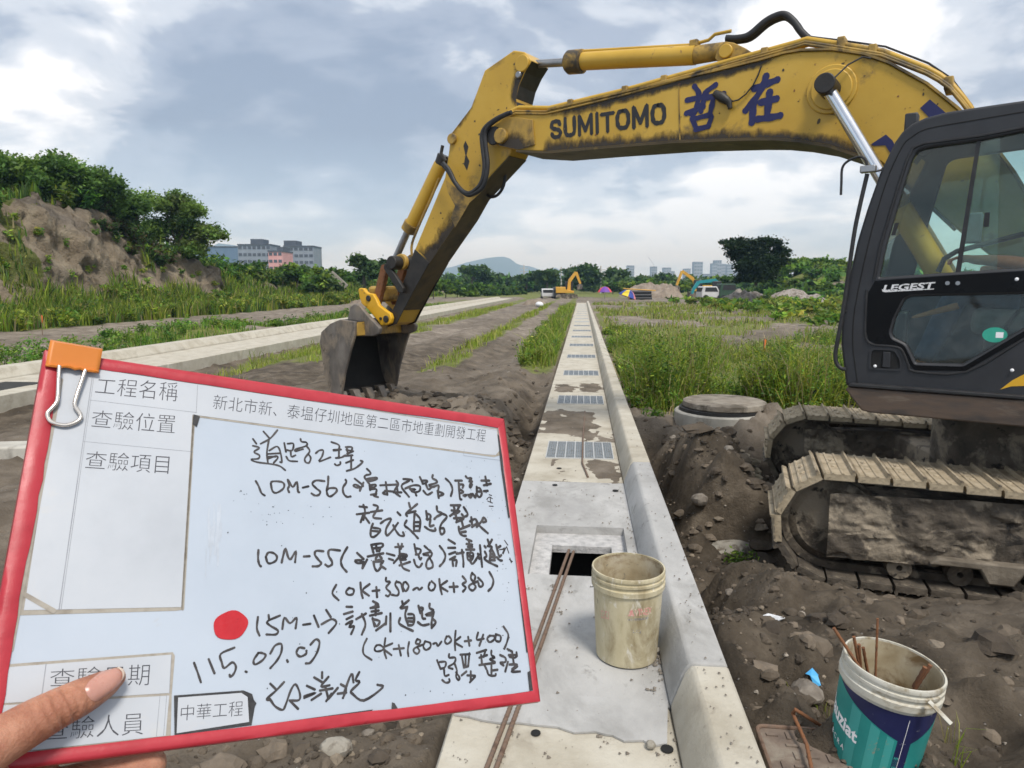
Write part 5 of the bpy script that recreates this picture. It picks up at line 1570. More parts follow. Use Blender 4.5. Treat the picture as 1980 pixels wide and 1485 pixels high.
mat('ink_smear', [(0.02, 0.02, 0.022), (0.05, 0.05, 0.05)], 200, 0.7)
mat('ink_fade', [(0.36, 0.39, 0.43), (0.46, 0.50, 0.55)], 90, 0.35)

MB().box((-BW / 2 + 0.001, 0.001, -0.0035), (BW / 2 - 0.001, BH - 0.001, 0.0)).build('panel', 'board_white', BD_, bevel=0.0006, seg=1)
# red tape wrapped over the four edges
inner = bqs([(118, 703), (962, 828), (1029, 1336), (-14, 1463)])
outer = [(-BW / 2, BH), (BW / 2, BH), (BW / 2, 0), (-BW / 2, 0)]


def tape(name, pts, z, material, wob=0.0006, seed=0):
    """tape strip with slightly wavy edges: pts = outer a, outer b, inner b, inner a; wraps round to the back"""
    rs = np.random.default_rng(seed); n = 24
    a, b, c, d = [np.array(p) for p in pts]; V = []; Fq = []
    rows = 6
    nrm = ((a + b) / 2 - (c + d) / 2); nrm /= np.linalg.norm(nrm)
    wv = np.cumsum(rs.normal(0, 1, n)); wv = (wv - np.linspace(wv[0], wv[-1], n)); wv = wv / max(1e-6, np.abs(wv).max()) * wob
    for i in range(n):
        t = i / (n - 1)
        o_ = a + (b - a) * t; k_ = d + (c - d) * t - nrm * wv[i]
        up_ = 0.0009 + 0.0003 * math.sin(i * 1.9 + seed)
        pr = [(k_, z), (k_ * 0.92 + o_ * 0.08, z + 0.0003), (k_ * 0.3 + o_ * 0.7, z + up_), (o_ + nrm * 0.0002, z + 0.0002), (o_ + nrm * 0.0008, -0.0018), (o_ * 0.75 + k_ * 0.25, -0.0044)]
        V += [(p[0], p[1], zz) for p, zz in pr]
    for i in range(n - 1):
        for j in range(rows - 1):
            q = i * rows + j; Fq.append((q, q + 1, q + rows + 1, q + rows))
    mb = MB(); mb.add(V, Fq)
    return mb.build(name, material, BD_, smooth=True, angle=60)


tape('tape_strip', (outer[0], outer[1], inner[1], inner[0]), 0.0006, 'tape_red', 0.0008, 1)
tape('tape_strip', (outer[1], outer[2], inner[2], inner[1]), 0.0009, 'tape_red', 0.0004, 2)
tape('tape_strip', (outer[2], outer[3], inner[3], inner[2]), 0.0012, 'tape_red', 0.0007, 3)
tape('tape_strip', (outer[3], outer[0], inner[0], inner[3]), 0.0009, 'tape_red', 0.0009, 4)


def flat(name, px_pts, z, material, t=0.00012):
    return MB().slab(bqs(px_pts)[::-1], z, z + t).build(name, material, BD_)


# pasted paper forms, each on a grimy adhesive border
flat('paper_border', [(116, 703), (962, 829), (968, 880), (955, 884), (376, 806), (354, 1179), (340, 1181), (33, 1190)], 0.00006, 'grime_brown')
flat('paper_form', [(120, 704), (960, 831), (965, 872), (958, 880), (940, 879), (372, 802), (350, 1174), (104, 1179), (46, 1180)], 0.00024, 'board_paper')
flat('paper_border', [(12, 1291), (20, 1284), (334, 1261), (338, 1268), (332, 1343), (330, 1424), (78, 1452), (-6, 1452)], 0.00006, 'grime_brown')
flat('paper_form', [(18, 1290), (331, 1266), (327, 1340), (2, 1360)], 0.00024, 'board_paper')
flat('paper_form', [(4, 1364), (327, 1345), (320, 1423), (80, 1449), (-4, 1456)], 0.00026, 'board_paper')
flat('paper_border', [(336, 1345), (470, 1335), (487, 1342), (493, 1362), (486, 1402), (337, 1422)], 0.00040, 'ink_smear')
flat('paper_form', [(344, 1349), (466, 1340), (478, 1348), (481, 1396), (341, 1418)], 0.00056, 'board_paper')
flat('smear_mark', [(486, 1348), (495, 1360), (487, 1375), (480, 1362)], 0.00075, 'ink_smear')


def line(p, q, w, z=0.00042, material='line_grey', name='ruled_line'):
    mb = MB(); a, b = bq(*p), bq(*q)
    ribbon(mb, [a, b], w, lambda x, y, zz: (x, y, zz), z, 2)
    return mb.build(name, material, BD_)


line((178, 731), (114, 1179), 0.00022); line((181, 732), (118, 1178), 0.00012)
line((174, 774), (379, 798), 0.00013); line((161, 854), (372, 874), 0.00013)
line((382, 742), (379, 799), 0.00013); line((192, 711), (962, 833), 0.00011)
line((89, 1284), (80, 1350), 0.0002); line((331, 1266), (327, 1341), 0.0001)
line((309, 1345), (302, 1424), 0.00012); line((322, 1344), (316, 1422), 0.00012)
line((897, 869), (896, 881), 0.0001); line((896, 881), (966, 890), 0.0001)
line((375, 806), (353, 1178), 0.0007, 0.00018, 'grime_brown', 'glue_edge')
line((48, 1150), (104, 1182), 0.0011, 0.0005, 'grime_brown', 'glue_edge')
line((118, 735), (20, 1258), 0.0011, 0.00045, 'grime_brown', 'glue_edge')
for pl in ([(374, 802), (386, 806), (380, 826), (372, 820)], [(650, 1390), (700, 1379), (760, 1373), (800, 1368), (860, 1362), (935, 1350), (1027, 1336), (1029, 1340), (860, 1367), (640, 1394)],
           [(480, 1405), (560, 1394), (640, 1383), (720, 1372), (716, 1378), (560, 1399)], [(757, 1358), (762, 1360), (768, 1370), (756, 1373)],
           [(961, 840), (966, 846), (972, 910), (985, 1000), (982, 1002), (968, 905)], [(1000, 1120), (1003, 1122), (1012, 1200), (1020, 1260), (1017, 1262)], [(1019, 1300), (1026, 1296), (1029, 1334), (1023, 1336)]):
    flat('smear_mark', pl, 0.0007, 'ink_smear')
rs_ = np.random.default_rng(5)
mb = MB()
for i in range(170):
    k = i % 5
    if k == 0: x, y = rs_.normal(520, 60), rs_.normal(985, 22)
    elif k == 1: x, y = rs_.uniform(640, 960), 1372 - (rs_.uniform(640, 960) - 700) * 0.12 - abs(rs_.normal(0, 6)); 
    elif k == 2: x, y = rs_.uniform(400, 1000), rs_.uniform(850, 1340)
    elif k == 3: x, y = rs_.normal(975, 12), rs_.uniform(900, 1330)
    else: x, y = rs_.normal(930, 30), rs_.normal(960, 60)
    if not (390 < x < 985 and 850 < y < 1345): continue
    a = bq(x, y); r_ = rs_.uniform(0.00015, 0.0005)
    mb.add([(a[0] + r_ * rs_.uniform(0.5, 1.2) * math.cos(t), a[1] + r_ * rs_.uniform(0.5, 1.2) * math.sin(t), 0.0002) for t in np.linspace(0, 6.283, 7)[:-1]], [(0, 1, 2, 3, 4, 5)])
mb.build('ink_specks', 'ink_smear', BD_)['kind'] = 'stuff'
mb = MB()
for i in range(26):
    x = rs_.normal(414, 9); y0_ = rs_.uniform(965, 1060); l_ = rs_.uniform(10, 60)
    ribbon(mb, bqs([(x, y0_), (x - l_ * 0.03 + rs_.uniform(-2, 2), y0_ + l_)]), rs_.uniform(0.0001, 0.0006), lambda a, b, c: (a, b, c), 0.00008 + i * 0.000002, 2)
mb.build('wiped_smudge', 'ink_fade', BD_)


# printed form text
def printed(txt, quad, z=0.00045, bold=-0.012, name='printed_text'):
    """quad in pixels: lower-left, lower-right, upper-right, upper-left"""
    c = [np.array(bq(*p)) for p in quad]
    f = quad_fn(*[(a[0], a[1], z) for a in c])
    return text_mesh(txt, f, bold=bold).build(name, 'ink_print', BD_)


printed('工程名稱', [(183, 762), (342, 777), (345, 740), (189, 730)])
printed('查驗位置', [(175, 826), (337, 839), (340, 803), (180, 793)])
printed('查驗項目', [(163, 906), (325, 917), (328, 881), (168, 872)])
printed('新北市新、泰塭仔圳地區第二區市地重劃開發工程', [(411, 791), (937, 855), (940, 831), (414, 763)])
printed('查驗日期', [(96, 1328), (287, 1325), (290, 1283), (98, 1294)])
printed('查驗人員', [(84, 1432), (276, 1420), (278, 1377), (88, 1390)])
printed('中華工程', [(348, 1394), (468, 1384), (470, 1355), (350, 1364)], 0.00075)

# red round sticker
c_ = np.array(bq(446, 1209)); e1 = np.array(bq(479, 1205)) - c_; e2 = np.array(bq(446, 1181)) - c_
pts = [tuple(c_ + (e1 * math.cos(t) + e2 * math.sin(t)) * (1 + 0.03 * math.sin(5 * t + 1))) for t in np.linspace(0, 2 * math.pi, 30)[:-1]]
MB().slab(pts, 0.00008, 0.0005).build('red_dot', 'tape_red_old', BD_, bevel=0.0001, seg=1)

# handwriting: (offset x, offset y, zoom, half width, strokes)
HW = [
    (470, 820, 7.615, 15, '300,110 380,200;505,90 400,210 260,290;380,230 350,420 365,570;385,390 500,330 550,420 570,560 545,560;370,440 540,430;370,510 480,470 510,500 450,570;370,480 480,480;145,220 195,290;145,320 240,350 160,410 240,460 220,510 120,520 200,560 420,590 540,620 620,680;605,280 630,410;655,290 740,290 720,390 630,380;700,390 710,480 770,460;635,480 680,540 795,550;845,220 860,260 930,270 930,320 780,370 770,400 880,370;930,320 980,400 910,500 920,560 970,570 995,500 960,440;1070,430 1120,390 1180,390 1160,480 1120,550 1285,490;1300,265 1410,310 1400,380 1330,390;1330,380 1440,375;1410,390 1410,500;1365,500 1450,490 1500,460;1350,590 1380,610 1430,590 1430,560;1510,340 1600,340 1590,390 1520,380;1525,350 1540,430;1530,440 1620,400;1500,470 1610,460;1515,570 1620,530;1590,470 1590,650;1525,690 1650,650 1760,560 1730,540'),
    (480, 895, 7.92, 18, '115,280 160,360 200,460 250,500;345,320 370,430 430,460 530,400 550,330 500,290 370,285 345,320;605,260 625,350 605,400 625,450;615,270 680,370 745,290 760,440 780,450;835,380 920,360;1165,280 1040,270 980,320 1040,390 1100,440 1080,490 1020,500 970,470;1225,210 1220,330 1200,420 1220,500 1270,510 1350,440 1340,390 1240,390 1200,420;1490,260 1500,300 1450,380 1460,470 1510,520 1565,515'),
    (670, 890, 6.6, 14, '105,235 210,320;215,285 190,340 170,390;170,390 170,340 110,310 90,330 140,350 210,330;260,110 300,150 300,180 250,190 230,220 280,290;250,240 380,220 370,250 280,270;270,250 360,240;290,300 300,380;300,320 370,310 360,340 300,350;300,370 380,370 370,430;310,440 390,430 340,450 400,470;430,320 640,310;500,280 520,440;510,390 460,420 520,440;490,390 600,400;635,265 660,310 610,400 680,460;600,410 700,410;640,330 650,390;725,240 820,245 840,270;800,260 700,330 795,465;750,360 850,320 935,330 930,390 880,410;810,370 880,370 820,390 870,410 890,450;800,350 860,400;935,215 970,290;970,260 1030,260 1010,290 970,300;1010,300 1040,370 1080,350;980,390 1030,440 1090,410;1100,190 1095,230 1150,260 1140,290 1050,320 1100,340 1170,320 1170,380;1160,390 1175,480;1170,400 1240,430 1170,460;1265,235 1320,290 1350,370 1330,455;1385,260 1470,260;1430,290 1445,480 1465,500;1440,310 1490,310 1480,350;1440,370 1490,400 1460,420;1520,205 1545,230 1595,230 1565,270;1600,270 1570,320 1580,350 1600,310;1490,450 1530,440 1510,460;1550,440 1580,480 1600,430 1570,440;1610,430 1640,480 1650,430;1660,340 1665,440 1700,470 1725,420 1700,360 1660,350;1670,400 1720,400;1720,260 1820,260;1770,210 1790,320;1750,320 1840,300;1750,395 1800,390'),
    (670, 890, 6.6, 6, '1790,500 1820,470 1860,490;1800,520 1860,545;1830,470 1840,540;1820,440 1850,450;1820,585 1870,588'),
    (670, 890, 6.6, 15, '165,590 260,600;215,570 235,650 215,760;130,690 290,670;210,700 180,790;240,730 290,800;345,570 400,590 380,650;310,660 455,640;370,660 340,730 440,745;335,810 310,880 310,970 350,980;330,860 430,880 400,940 350,980;320,900 420,910;435,805 500,760 570,750 510,860 500,930 520,960 590,890 655,800;595,830 630,900 680,960 735,960 720,920;795,545 810,600;900,560 840,610 760,680 770,710;760,680 880,650;870,660 860,780 860,900;890,690 940,760 930,900;860,790 930,790;870,840 930,840;860,900 930,900;650,665 685,700;765,770 740,830 800,880 860,940 910,995;1015,650 1030,760;1020,680 1070,700 1060,750 1020,750;1070,760 1060,840 1110,830;1000,850 1060,890 1130,900 1130,870;1150,590 1160,650 1220,680 1150,720 1120,750;1220,680 1280,720 1210,810 1190,890 1210,945 1245,920 1240,870 1200,870;1330,575 1450,575;1440,580 1400,650 1320,710;1340,640 1440,650;1370,600 1410,780;1380,690 1430,660;1370,740 1500,740 1400,790;1495,600 1545,690 1500,720 1470,690;1470,780 1490,860;1430,850 1440,920 1480,960 1520,965;1450,880 1570,830;1460,920 1520,910;1575,780 1640,750 1660,800 1600,850;1590,730 1600,820;1650,760 1700,840 1800,930;1660,850 1720,780 1750,730 1780,780 1740,790'),
    (490, 1040, 7.333, 18, '70,175 65,290 80,370 105,405;175,270 200,350 250,360 320,320 330,260 280,215 210,210 175,270;400,350 420,260 455,150 490,270 530,300 600,190 590,345;715,265 795,260;990,190 890,185 870,240 920,310 960,360 920,400 840,405;1225,180 1080,170 1065,250 1110,330 1110,380 1060,405 1020,380;1330,135 1270,240 1240,330 1260,410 1320,480;1470,215 1560,300;1610,310 1545,430;1530,320 1440,320 1480,360 1550,350;1545,430 1560,340;1670,100 1820,80 1820,130 1700,150;1670,100 1700,210;1740,110 1750,190;1800,140 1780,190;1620,265 1840,220;1760,240 1730,320 1820,300 1790,260;1700,340 1720,430 1760,470 1810,410;1710,340 1840,330;1830,350 1800,390 1870,440'),
    (730, 1030, 7.333, 16, '130,295 240,325;160,370 220,390;230,430 300,350;250,205 360,195;290,160 310,220;345,160 330,230;310,240 320,390;310,300 410,310 400,350 330,370;300,330 390,330;320,390 400,380;310,465 460,415;330,420 360,500 445,540;520,165 550,310;530,220 610,240 590,300 540,310;580,320 600,380 620,360;515,385 540,460 590,490 630,440;665,190 720,240 750,270 640,310 720,320;750,270 770,310 700,400 690,480 720,510 775,490 780,440 740,360;880,190 940,270 960,340 930,420 880,475;1005,100 1095,155;1000,215 1100,215;1015,305 1100,275;1025,380 1100,340;1060,390 1070,470;1080,390 1120,390 1110,470;1120,300 1220,280;1195,245 1215,400 1215,480;1260,90 1330,120;1260,160 1340,170;1290,110 1320,250;1255,240 1370,240;1280,200 1340,200;1270,290 1350,290 1340,380 1280,380 1270,290;1280,335 1340,335;1305,300 1320,390;1310,400 1350,440 1440,310;1420,300 1440,370;1450,180 1465,330 1480,480;1515,190 1530,210;1520,270 1545,330 1510,370 1600,430 1695,475;1560,100 1580,160;1620,100 1570,190;1560,190 1620,200 1590,260;1600,270 1590,390;1610,230 1660,320 1650,390;1600,300 1650,310;1600,345 1650,345;1590,390 1660,390;1680,175 1720,330 1750,320;1710,210 1740,190;1690,350 1730,390 1760,395'),
    (730, 1030, 7.333, 7, '1760,240 1800,220 1770,290;1830,200 1860,290;1870,380 1910,410;1800,110 1845,175;1730,240 1800,235;1820,210 1780,300;1875,360 1895,425'),
    (730, 1030, 7.333, 16, '120,640 120,690 180,700 120,780 180,850 150,900 120,890;270,690 250,740 300,830 280,890 200,880;280,700 330,720 360,830;400,700 440,760 400,830 360,780 370,710 400,700;505,810 560,780 590,810 630,780;740,710 720,770 750,820 800,800 815,740 765,690;875,660 885,770 910,870;985,685 895,760 990,830;1020,770 1135,765;1075,715 1085,840;1205,620 1255,690 1200,730 1250,780 1210,835;1340,570 1320,640 1360,690 1385,620 1340,575;1420,690 1310,740 1300,790 1350,820 1390,770 1360,720;1425,640 1490,710 1480,760 1440,760 1430,720;1585,560 1640,670 1620,770 1570,825'),
    (480, 740, 3.4138, 8, '580,1335 555,1390 595,1435;665,1355 645,1380 660,1400 690,1395 695,1365 665,1355;740,1320 745,1380 755,1420;800,1330 755,1370 795,1405;820,1375 865,1370;845,1350 850,1415'),
    (470, 1150, 5.077, 12, '145,220 135,330 160,400;360,205 240,260 260,300 340,350 320,390 230,390;250,200 255,240;385,335 405,225 460,280 525,225 515,330;590,295 660,285;695,205 740,315;815,150 860,220;770,290 870,240 915,280 840,375;1015,118 1070,120;990,190 1075,165;1015,240 1075,210;1010,290 1075,255 1040,320 1090,310 1060,385;1110,240 1205,185;1165,190 1200,290 1165,390;1275,65 1330,100 1250,130;1250,130 1330,120;1260,165 1330,155;1245,205 1360,180;1300,100 1300,200;1270,230 1290,310;1270,240 1340,260 1310,310 1280,270;1305,350 1400,280;1405,215 1400,290;1445,185 1445,360;1560,65 1570,110;1625,55 1540,130 1610,120;1610,120 1590,200 1620,300;1620,190 1675,200 1670,290 1620,300;1620,230 1670,230;1620,260 1665,265;1540,230 1530,280 1590,320 1665,355;1720,110 1740,180;1730,130 1765,130 1750,170;1755,180 1760,230 1785,235;1715,270 1760,300 1820,290;1830,90 1830,130 1870,160 1790,200 1860,200;1870,170 1850,260 1850,320;1860,240 1890,270 1850,325'),
    (360, 1210, 4.95, 12, '75,355 110,450 140,540;215,320 270,455;460,210 330,270 340,350 365,405 440,350 475,390 460,450 425,490 415,470;568,438 578,443;690,260 645,330 660,370 730,330 760,280 720,260 690,260;805,265 850,190 910,175 910,250 870,330 805,405;965,330 972,345;1130,215 1080,210 1055,260 1090,295 1145,270 1150,240;1190,180 1240,130 1275,160 1250,260 1190,350 1145,360'),
    (360, 1210, 4.95, 12, '805,555 860,610;935,540 860,620 770,700 800,710;800,700 850,770 920,805 950,760 1000,620 1045,560 1085,640 1080,710 990,715;990,715 1070,795;1155,575 1230,610;1130,675 1240,640 1130,690;1200,710 1290,650;1225,495 1300,540;1300,445 1300,500;1360,490 1290,580 1370,570;1280,620 1400,600;1330,580 1360,700;1370,690 1450,595;1340,720 1390,650;1480,560 1530,600 1500,690;1450,650 1530,640;1510,640 1580,460 1600,540;1655,445 1620,520 1660,540 1580,620 1590,650 1700,715 1880,590 1830,565'),
    (690, 1200, 6.0, 12, '115,210 75,300 80,390 170,455;230,285 205,320 220,355 280,350 310,320 270,285 230,285;330,205 315,340 340,435;410,265 310,320 400,400;425,330 545,320;485,285 510,405;605,250 590,340 597,410;700,215 680,260 720,270 735,230 700,215;760,280 670,320 660,360 700,385 725,350 700,310;790,240 770,300 800,340 850,310 850,260 790,240;885,270 920,260 940,295 980,245;1040,185 1020,240 1050,270 1095,230 1070,185 1040,185;1145,120 1135,240 1140,340;1200,190 1140,250 1220,305;1250,240 1325,230;1290,190 1305,290;1405,140 1390,220 1470,210;1465,165 1420,290;1540,175 1510,210 1540,250 1590,220 1590,180 1540,175;1610,160 1610,230 1660,240 1665,180 1610,160;1700,70 1755,160 1740,250 1710,325'),
    (690, 1200, 6.0, 12, '930,460 970,560;960,480 1030,480 1020,540 970,560;1010,560 1020,640 1065,630;990,690 1030,720 1075,710 1070,680;1070,390 1070,430 1140,430 1130,490 1060,540 1110,560;1130,490 1160,580 1150,650 1180,690 1190,660 1150,600;1200,395 1310,390;1215,400 1240,540;1305,380 1290,530;1260,400 1260,520;1240,545 1290,530;1215,635 1270,590;1280,635 1370,640;1320,590 1320,700;1310,715 1370,650;1390,375 1500,340;1490,350 1470,420;1420,430 1510,400;1440,400 1450,500;1420,515 1600,490;1560,350 1560,400 1600,430 1540,450 1600,480;1480,520 1500,560;1560,510 1560,610;1565,580 1630,570;1510,580 1530,630 1600,640 1610,620;1660,400 1720,430 1720,480 1660,490 1700,520;1750,480 1720,590;1745,330 1800,360;1760,400 1850,400 1830,430 1770,420;1800,360 1820,510;1850,370 1855,410;1770,510 1860,510 1800,560;1860,530 1790,590 1890,590'),
]
for x0_, y0_, zm, hwid, data in HW:
    mb = MB()
    for i, s in enumerate(data.split(';')):
        pts = [tuple(float(q) for q in p.split(',')) for p in s.split()]
        P_ = [bq(x0_ + x / zm, y0_ + y / zm) for x, y in pts]
        # local metres per pixel where this stroke lies
        ax, ay = bq(x0_ + pts[0][0] / zm, y0_ + pts[0][1] / zm); bx2, by2 = bq(x0_ + pts[0][0] / zm + 1, y0_ + pts[0][1] / zm)
        mpp = math.hypot(bx2 - ax, by2 - ay)
        ribbon(mb, P_, hwid / zm * mpp * 0.98, lambda a, b, c: (a, b, c), 0.00015 + 0.000004 * i, 4)
    mb.build('handwriting', 'ink_marker', BD_)

# ------------------------------------------------------------------ binder clip on the corner
mat('clip_orange', [(0.55, 0.17, 0.025), (0.60, 0.20, 0.03)], 20, 0.35, grunge=[((0.30, 0.10, 0.03), 160, (0.70, 0.76))])
mat('clip_wire', [(0.62, 0.56, 0.50), (0.70, 0.65, 0.58)], 30, 0.22, metal=0.85)
CL = empty('binder_clip', matrix=BM, label='orange binder clip with wire loop on the board corner', cat='clip')
ca = [np.array(p) for p in bqs([(96, 664), (196, 681), (189, 727), (86, 714)])]
mb = MB(); n = 12
V = []
for i in range(n):
    t = i / (n - 1); top = ca[0] + (ca[1] - ca[0]) * t; bot = ca[3] + (ca[2] - ca[3]) * t
    nick = 0.0012 * max(0, math.sin(t * math.pi) - 0.45) * (1 if 3 < i < 8 else 0.6)
    bot = bot + (top - bot) * (0.05 * (i in (4, 5, 7)))
    for k, zz in ((0.0, 0.0045), (0.12, 0.0062), (0.86, 0.0028), (0.95, 0.0046), (1.0, 0.0040), (0.97, 0.0022)):
        p = top + (bot - top) * k; V.append((p[0], p[1], zz))
    for k, zz in ((0.0, -0.0085), (0.86, -0.0065)):
        p = top + (bot - top) * k; V.append((p[0], p[1], zz))
fs = []
for i in range(n - 1):
    a = i * 8; b = a + 8
    for j, k in ((0, 1), (1, 2), (2, 3), (3, 4), (4, 5), (0, 6), (6, 7)): fs.append((a + j, a + k, b + k, b + j))
mb.add(V, fs)
o = mb.build('clip_body', 'clip_orange', CL, smooth=True, angle=50)
sd_ = o.modifiers.new('thick', 'SOLIDIFY'); sd_.thickness = 0.0005
wp = [(113, 714), (112, 735), (111, 760), (109, 780), (101, 791), (92, 800), (91, 808), (97, 818), (110, 823), (126, 825), (142, 821), (153, 814), (155, 806), (149, 797), (143, 787), (146, 772), (155, 745), (163, 722)]
W3 = []
for i, p in enumerate(wp):
    a = bq(*p); W3.append((a[0], a[1], 0.0042 - 0.0022 * math.sin(math.pi * i / (len(wp) - 1))))
MB().tube(catmull(W3, 4), 0.00105, 10).build('wire_loop', 'clip_wire', CL, smooth=True)
W4 = [(p[0], p[1], -0.0075) for p in W3]
MB().tube(catmull(W4, 3), 0.00105, 8).build('wire_loop', 'clip_wire', CL, smooth=True)


# ------------------------------------------------------------------ the holding hand
def bpos(px, py, lift):
    """world point seen at a pixel, 'lift' metres in front of the board face"""
    p0 = b_or + bz_ax * lift
    return on_plane(px, py, p0, bz_ax)


HB = empty('person', tuple(bpos(-60, 1520, 0.0)), label='bare hand with thumb over the board corner, holding it up', cat='person')
hb0 = np.array(HB.location)
mb = MB()


def capsule(pts, rr, n=20):
    P = catmull(pts, 5); k = len(P)
    rs2 = np.interp(np.linspace(0, 1, k), np.linspace(0, 1, len(rr)), rr)
    # hemispherical end at the last point
    d = (P[-1] - P[-2]); d = d / np.linalg.norm(d); e = P[-1]; r_e = rs2[-1]
    P = P + [e + d * r_e * math.sin(a) for a in (0.4, 0.8, 1.15, 1.4)]; rs2 = list(rs2) + [r_e * math.cos(a) for a in (0.4, 0.8, 1.15, 1.4)]
    mb.tube([tuple(np.array(p) - hb0) for p in P], rs2, n)


mpx = float(np.linalg.norm(bpos(101, 1350, 0.012) - bpos(100, 1350, 0.012)))
# thumb: wrist side -> tip
th = [(-150, 1545, 0.030), (-90, 1498, 0.026), (-30, 1452, 0.021), (28, 1417, 0.0175), (71, 1392, 0.0150), (118, 1367, 0.0125), (165, 1344, 0.0105), (205, 1322, 0.0090), (222, 1311, 0.0082)]
rad = [70, 62, 55, 51, 49, 45.5, 42, 33, 25]
capsule([bpos(*t) for t in th], [r * mpx * 0.98 for r in rad], 28)
# palm, out of frame to the lower left, then the wrist
palm0 = bpos(-150, 1545, 0.03)
pc = bpos(-170, 1640, 0.0)
wr_ = bpos(-330, 1900, 0.02)
capsule([wr_, bpos(-240, 1760, 0.014), pc, bpos(-110, 1560, 0.002), bpos(-60, 1530, -0.012)], [0.028, 0.030, 0.033, 0.026, 0.016])
capsule([palm0, bpos(-180, 1600, 0.02), pc], [0.017, 0.022, 0.02])
# four fingers curled behind the board; the second tip shows below the red edge
fing = [((-60, 1530), (60, 1452), (190, 1400), 0.0098), ((-70, 1580), (60, 1545), (283, 1481), 0.0100), ((-110, 1600), (70, 1575), (215, 1548), 0.0095), ((-140, 1640), (40, 1640), (150, 1622), 0.0082)]
for (a, b, c, r_) in fing:
    capsule([bpos(*a, -0.010), bpos((a[0] + b[0]) / 2, (a[1] + b[1]) / 2, -0.026), bpos(*b, -0.024), bpos(*c, -0.0135)], [r_ * 1.3, r_ * 1.12, r_ * 1.05, r_ * 0.9])
# forearm
capsule([wr_, bpos(-560, 2300, 0.03)], [0.028, 0.036])
hm = mb.mesh('hand', 'skin')
ho = bpy.data.objects.new('hand_tmp', hm); COL.objects.link(ho)
rm = ho.modifiers.new('r', 'REMESH'); rm.mode = 'VOXEL'; rm.voxel_size = 0.0011; rm.use_smooth_shade = True
sm2 = ho.modifiers.new('s', 'SMOOTH'); sm2.factor = 0.5; sm2.iterations = 6
dg = bpy.context.evaluated_depsgraph_get(); dg.update()
hme = bpy.data.meshes.new_from_object(ho.evaluated_get(dg))
bpy.data.objects.remove(ho)
co = np.empty(len(hme.vertices) * 3, np.float32); hme.vertices.foreach_get('co', co); co = co.reshape(-1, 3).astype(float) + hb0
nr = np.empty(len(hme.vertices) * 3, np.float32); hme.vertices.foreach_get('normal', nr); nr = nr.reshape(-1, 3)
# knuckle creases across the thumb joint and fine folds
Pth = np.array([bpos(*t) for t in th]); cum = np.concatenate([[0], np.cumsum(np.linalg.norm(np.diff(Pth, axis=0), axis=1))])
tax = (Pth[8] - Pth[3]); tax /= np.linalg.norm(tax)
sl = (co - Pth[5]) @ tax
front = np.clip(nr @ bz_ax * 1.6, 0, 1) * ((co - b_or) @ bz_ax > 0.004)
dz = np.zeros(len(co))
lat = (co - Pth[5]) @ np.cross(bz_ax, tax)
for s0, dep, wd, cv in ((-0.0045, 0.0011, 0.0008, 9), (-0.0022, 0.0007, 0.0007, -6), (0.0006, 0.0012, 0.0008, 5), (0.0036, 0.0008, 0.0007, -8), (-0.0085, 0.0006, 0.0007, 10), (0.0075, 0.0005, 0.0007, -6), (-0.013, 0.0004, 0.0008, 7)):
    dz -= dep * np.exp(-((sl - s0 - cv * lat ** 2 * 3) / wd) ** 2)
co2 = co + nr * (dz * front)[:, None]
hme.vertices.foreach_set('co', (co2 - hb0).astype(np.float32).ravel()); hme.update()
hme.materials.clear(); hme.materials.append(MATS['skin'])
hme.polygons.foreach_set('use_smooth', [True] * len(hme.polygons))
hand_o = link('hand', hme, HB)
# thumb nail: a thin curved plate lying on the thumb
bvh = bvhtree.BVHTree.FromPolygons([tuple(c) for c in co2], [tuple(p.vertices) for p in hme.polygons])


def nail(name, outline, material, lift, shrink=1.0):
    c = np.mean(outline, 0); rings = 7; V = []; Fq = []; n = 32
    O = np.array(catmull(list(outline) + [outline[0]], 4))[:-1]
    ii = np.linspace(0, len(O) - 1e-6, n, endpoint=False).astype(int); O = O[ii]
    for k in range(rings + 1):
        f_ = k / rings
        for p in O:
            q = c + (p - c) * f_ * shrink
            rd = ray(*q); hit = bvh.ray_cast(Vector(CAM), Vector(rd).normalized())
            if hit[0] is None: hit = bvh.find_nearest(Vector(bpos(q[0], q[1], 0.012)))
            h = np.array(hit[0]) + np.array(hit[1]) * lift * (1 - 0.75 * f_ ** 6)
            V.append(h - hb0)
    for k in range(rings):
        for j in range(n):
            a = k * n + j; b = k * n + (j + 1) % n
            Fq.append((a, b, b + n, a + n))
    m_ = MB(); m_.add(V, Fq)
    return m_.build(name, material, hand_o, smooth=True, angle=80)


no_ = np.array([(164, 1331), (174, 1316), (200, 1298), (224, 1290), (236, 1295), (239, 1306), (228, 1326), (206, 1343), (184, 1356), (170, 1346)], float)
nail('thumb_nail', no_, 'nail', 0.0008)
nail('nail_edge', np.array([(228, 1290.5), (236, 1294.5), (240, 1303), (237.5, 1312), (234, 1316), (236, 1306), (232.5, 1298), (226, 1293)], float), 'nail_tip', 0.0010)


# ================================================================== PAILS, RODS AND BITS
def on_cyl(mbf, r_at, ang0):
    return mbf


